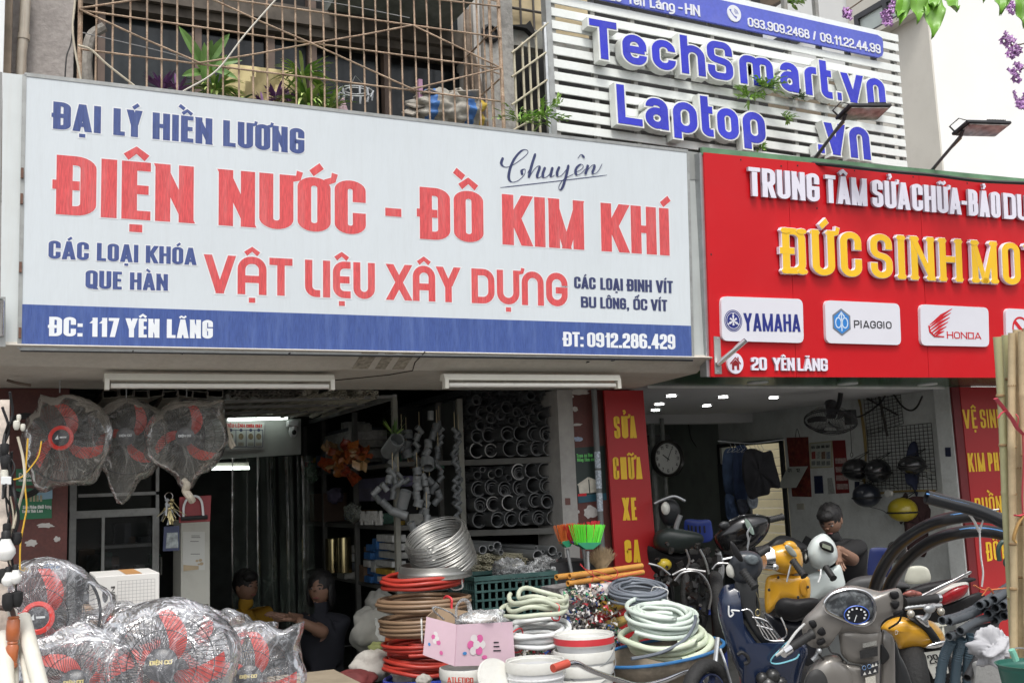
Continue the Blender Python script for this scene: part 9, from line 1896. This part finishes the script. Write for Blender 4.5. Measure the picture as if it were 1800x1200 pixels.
for k in range(12):a=k*pi/6;g=MB();q=c+Vector((cos(a)*.11,sin(a)*.088,-.025));g.obox(q,(.008,.012,.05),Euler((R_.uniform(-.3,.3),R_.uniform(-.4,.4),a)).to_matrix());part('peg',g,mat('peg_grey',(.5,.52,.55),.5),o,smooth=False)
def weed(lab,c,n,L,w_,m_,seed,cat='weed'):
 R=random.Random(seed);o=thing('weed',lab,cat,c);g=MB();st=MB()
 for i in range(n):
  a=R.uniform(0,2*pi);e=R.uniform(-.2,.8);d=Vector((cos(a),sin(a)*.4-.25,e)).normalized();l=L*R.uniform(.4,1);st.tube([c,Vector(c)+d*l*.5+Vector((0,0,.02)),Vector(c)+d*l],.0016,4)
  for k in range(7):
   p=Vector(c)+d*l*(k+1.5)/8;dd=d+Vector((R.uniform(-1,1),R.uniform(-.6,.6),R.uniform(-.5,.7)));blade(g,p,dd,w_*5.5*R.uniform(.6,1.2),w_,.6,n=3)
 part('leaves',g,m_,o,kind='stuff');part('stems',st,leafm,o,kind='stuff');return o
wl=mat('weed_green',(.30,.50,.10),.5,var=.35,scale=20);Vc=lambda p:Vector(p)
weed('bright green weed growing through the cream bars beside the slatted sign',Vc(at(955,205,5.85)),16,.2,.009,wl,1);weed('low weed spreading left at the foot of the cream bars',Vc(at(912,215,5.85)),14,.2,.008,wl,2)
weed('green weed growing under the blue letters in the middle of the slats',Vc(at(1345,155,5.9)),22,.17,.008,wl,3);weed('second weed cluster left and below the middle one on the slats',Vc(at(1316,172,5.92)),14,.13,.008,wl,4);weed('small lone weed between the lower blue letters',Vc(at(1381,210,5.92)),7,.07,.008,wl,5);weed('tiny weed at the bottom of the slatted sign',Vc(at(1338,262,5.95)),5,.05,.007,wl,6);weed('small weed under the letter r of the slatted sign',Vc(at(1405,172,5.93)),7,.06,.007,leafm,7)
weed('bushy plant at the roof edge above the phone banner',Vc(at(1392,8,7.6)),20,.25,.014,wl,8)
def flood(lab,base,elbow_,head,cx,cy):
 o=thing('floodlight',lab,'floodlight',pdv(*base));g=MB();P=[pdv(*base),pdv(*elbow_)];g.tube(P,.011,8);part('arm',g,mat('arm_grey',(.10,.10,.10),.5,dirt=.3),o)
 g=MB();g.tube([P[0]+Vector((.02,0,0)),P[0].lerp(P[1],.5)+Vector((.012,-.01,.01)),P[1]+Vector((.0,0,-.02))],.004,5);part('cable',g,mat('cable_tan',(.3,.2,.1),.6),o)
 A=pdv(*head[0]);B=pdv(*head[1]);ex=(B-A).normalized();L=(B-A).length;n_=Vector((-.12,-.2,-.97));n_=(n_-ex*n_.dot(ex)).normalized();ey=n_.cross(ex);c=(A+B)/2;R3=Matrix((ex,ey,n_)).transposed()
 g=MB();g.obox(c-n_*.02,(L,.17,.02),R3);hdm=mat('flood_black',(.02,.02,.022),.45);h_=part('housing',g,hdm,o,smooth=False,bev=.004)
 g=MB()
 for k in range(12):g.obox(c+ex*(L*(.02+k*.036))-n_*.037+ex*0,(.005,.14,.022),R3)
 part('cooling_fins',g,hdm,h_,smooth=False,kind='stuff')
 g=MB();g.obox(c-n_*.004,(L*.88,.145,.006),R3);part('lamp_glass',g,mat('flood_glass',(.35,.33,.3),.12,var=.6,scale=14),h_,smooth=False)
 g=MB();g.tube([A-ex*-.02+ey*.07-n_*.03,A-ex*.03+ey*.05-n_*.06,A-ex*.03-ey*.05-n_*.06,A+ex*.02-ey*.07-n_*.03],.006,6,flat=.5);g.tube([P[1],A+ex*.02],.012,6);part('yoke',g,hdm,o)
flood('black floodlight on an arm over the red sign, left one in front of the slats',(1430,281,7.25),(1484,210,6.95),((1482,201,6.9),(1556,201,7.0)),0,0)
flood('black floodlight on an arm over the red sign, right one against the white house',(1632,306,7.6),(1690,238,7.2),((1688,229,7.15),(1765,231,7.25)),0,0)
g=MB();tubep(g,[(1228,262),(1300,270),(1360,280),(1440,288),(1560,301),(1640,308),(1720,318),(1800,322)],7.05,.012,6);single('top_cable',g,mat('black_wire'),'black cable lying along the top edge of the red sign','cable')
fl=mat('crape_leaf',(.17,.36,.05),.4,var=.2,scale=5,spec=.6);pet=mat('lilac_petal',(.62,.36,.68),.6,var=.25,scale=20)
DF=2.6;br_=thing('tree_branch','leafy branch hanging in at the top right corner','branch',pdv(1640,-60,DF))
g=MB();
for P in([(1560,-120),(1600,-60),(1620,-20),(1655,-5),(1690,-30)],[(1690,-30),(1740,-50),(1790,-30),(1850,-20)]):tubep(g,P,DF,.006,6)
part('twig',g,mat('twig_brown',(.12,.08,.05),.8),br_)
for i,(x0,y0,x1,y1,w_)in enumerate(((1636,0,1637,70,17),(1605,-15,1615,37,15),(1590,-12,1584,38,13),(1624,-10,1628,30,12),(1665,-15,1680,27,10),(1722,-18,1725,14,14),(1750,-20,1755,31,13),(1768,-12,1762,22,9),(1790,-8,1804,42,15),(1600,-20,1578,30,10),(1645,-14,1640,20,10),(1812,-10,1830,30,14))):
 a=pdv(x0,y0-6,DF);b=pdv(x1,y1,DF-.05);d=b-a;L=d.length;k=DF/FPX;side=Vector((AXX.x,AXY.x,AXZ.x));side=(side-d.normalized()*side.dot(d.normalized())).normalized();nn=d.normalized().cross(side);g=MB();V=9
 def pt(u,v):
  wv=w_*1.2*k*sin(pi*min(.985,.06+.94*v))**.75*(1-.25*v);return a+d*v+side*(u-.5)*2*wv+nn*(.010*abs(u-.5)*2*(1+.5*sin(v*16))+.015*sin(v*3+i))
 g.grid(6,V*2,pt);lf_=part('leaf',g,fl,br_,solid=.0008);g=MB();g.tube([a+d*v+nn*.015*sin(v*3+i)-nn*.0015 for v in[q/8 for q in range(9)]],.001,4);part('midrib',g,mat('leaf_rib',(.25,.4,.1),.5),lf_)
def blossom(lab,x,y,n,s_,seed):
 R=random.Random(seed);c=pdv(x,y,DF+.1);k=(DF+.1)/FPX;o=thing('blossom',lab,'flower',c)
 for i in range(max(4,n*2//3)):
  q=c+Vector((R.uniform(-1,1)*s_*k,R.uniform(-1,1)*s_*k*.5,R.uniform(-1,1)*s_*k*1.1));g=MB();ax=Vector((R.uniform(-.6,.6),-1,R.uniform(-.6,.6))).normalized();u=ax.orthogonal().normalized();v=ax.cross(u)
  for p in range(6):
   a=p*pi/3+R.uniform(-.2,.2);d=u*cos(a)+v*sin(a);g.grid(3,3,lambda uu,vv:q+d*(.003+vv*.011)+ax.cross(d)*(uu-.5)*.013*sin(pi*(.15+.8*vv))+ax*(.004*sin(vv*5+uu*9)))
  part('flower',g,pet,o)
for lab,x,y,n,s_,sd_ in(('lilac blossom cluster at the right edge, upper one',1778,80,12,15,1),('lilac blossom cluster at the right edge, middle one',1782,125,11,12,2),('lilac blossom cluster at the right edge, lowest one',1796,180,10,13,3),('lilac blossom cluster in front of the dark window',1560,33,9,9,4),('small lilac blossom beside the large leaves',1572,12,7,8,5),('small lilac bud left of the white house window',1487,22,5,7,6),('small lilac blossom between the leaves at the top',1775,12,5,7,7)):blossom(lab,x,y,n,s_,sd_)
g=MB();tubep(g,[(1487,20),(1505,8),(1530,-10)],DF+.1,.0018,5);tubep(g,[(1560,33),(1568,20),(1580,-5)],DF+.1,.0018,5);tubep(g,[(1778,80),(1795,78),(1830,70)],DF+.1,.0018,5);tubep(g,[(1782,125),(1800,120),(1830,110)],DF+.1,.0018,5);single('flower_twigs',g,mat('twig_brown'),'thin twigs carrying the lilac blossoms','twigs')
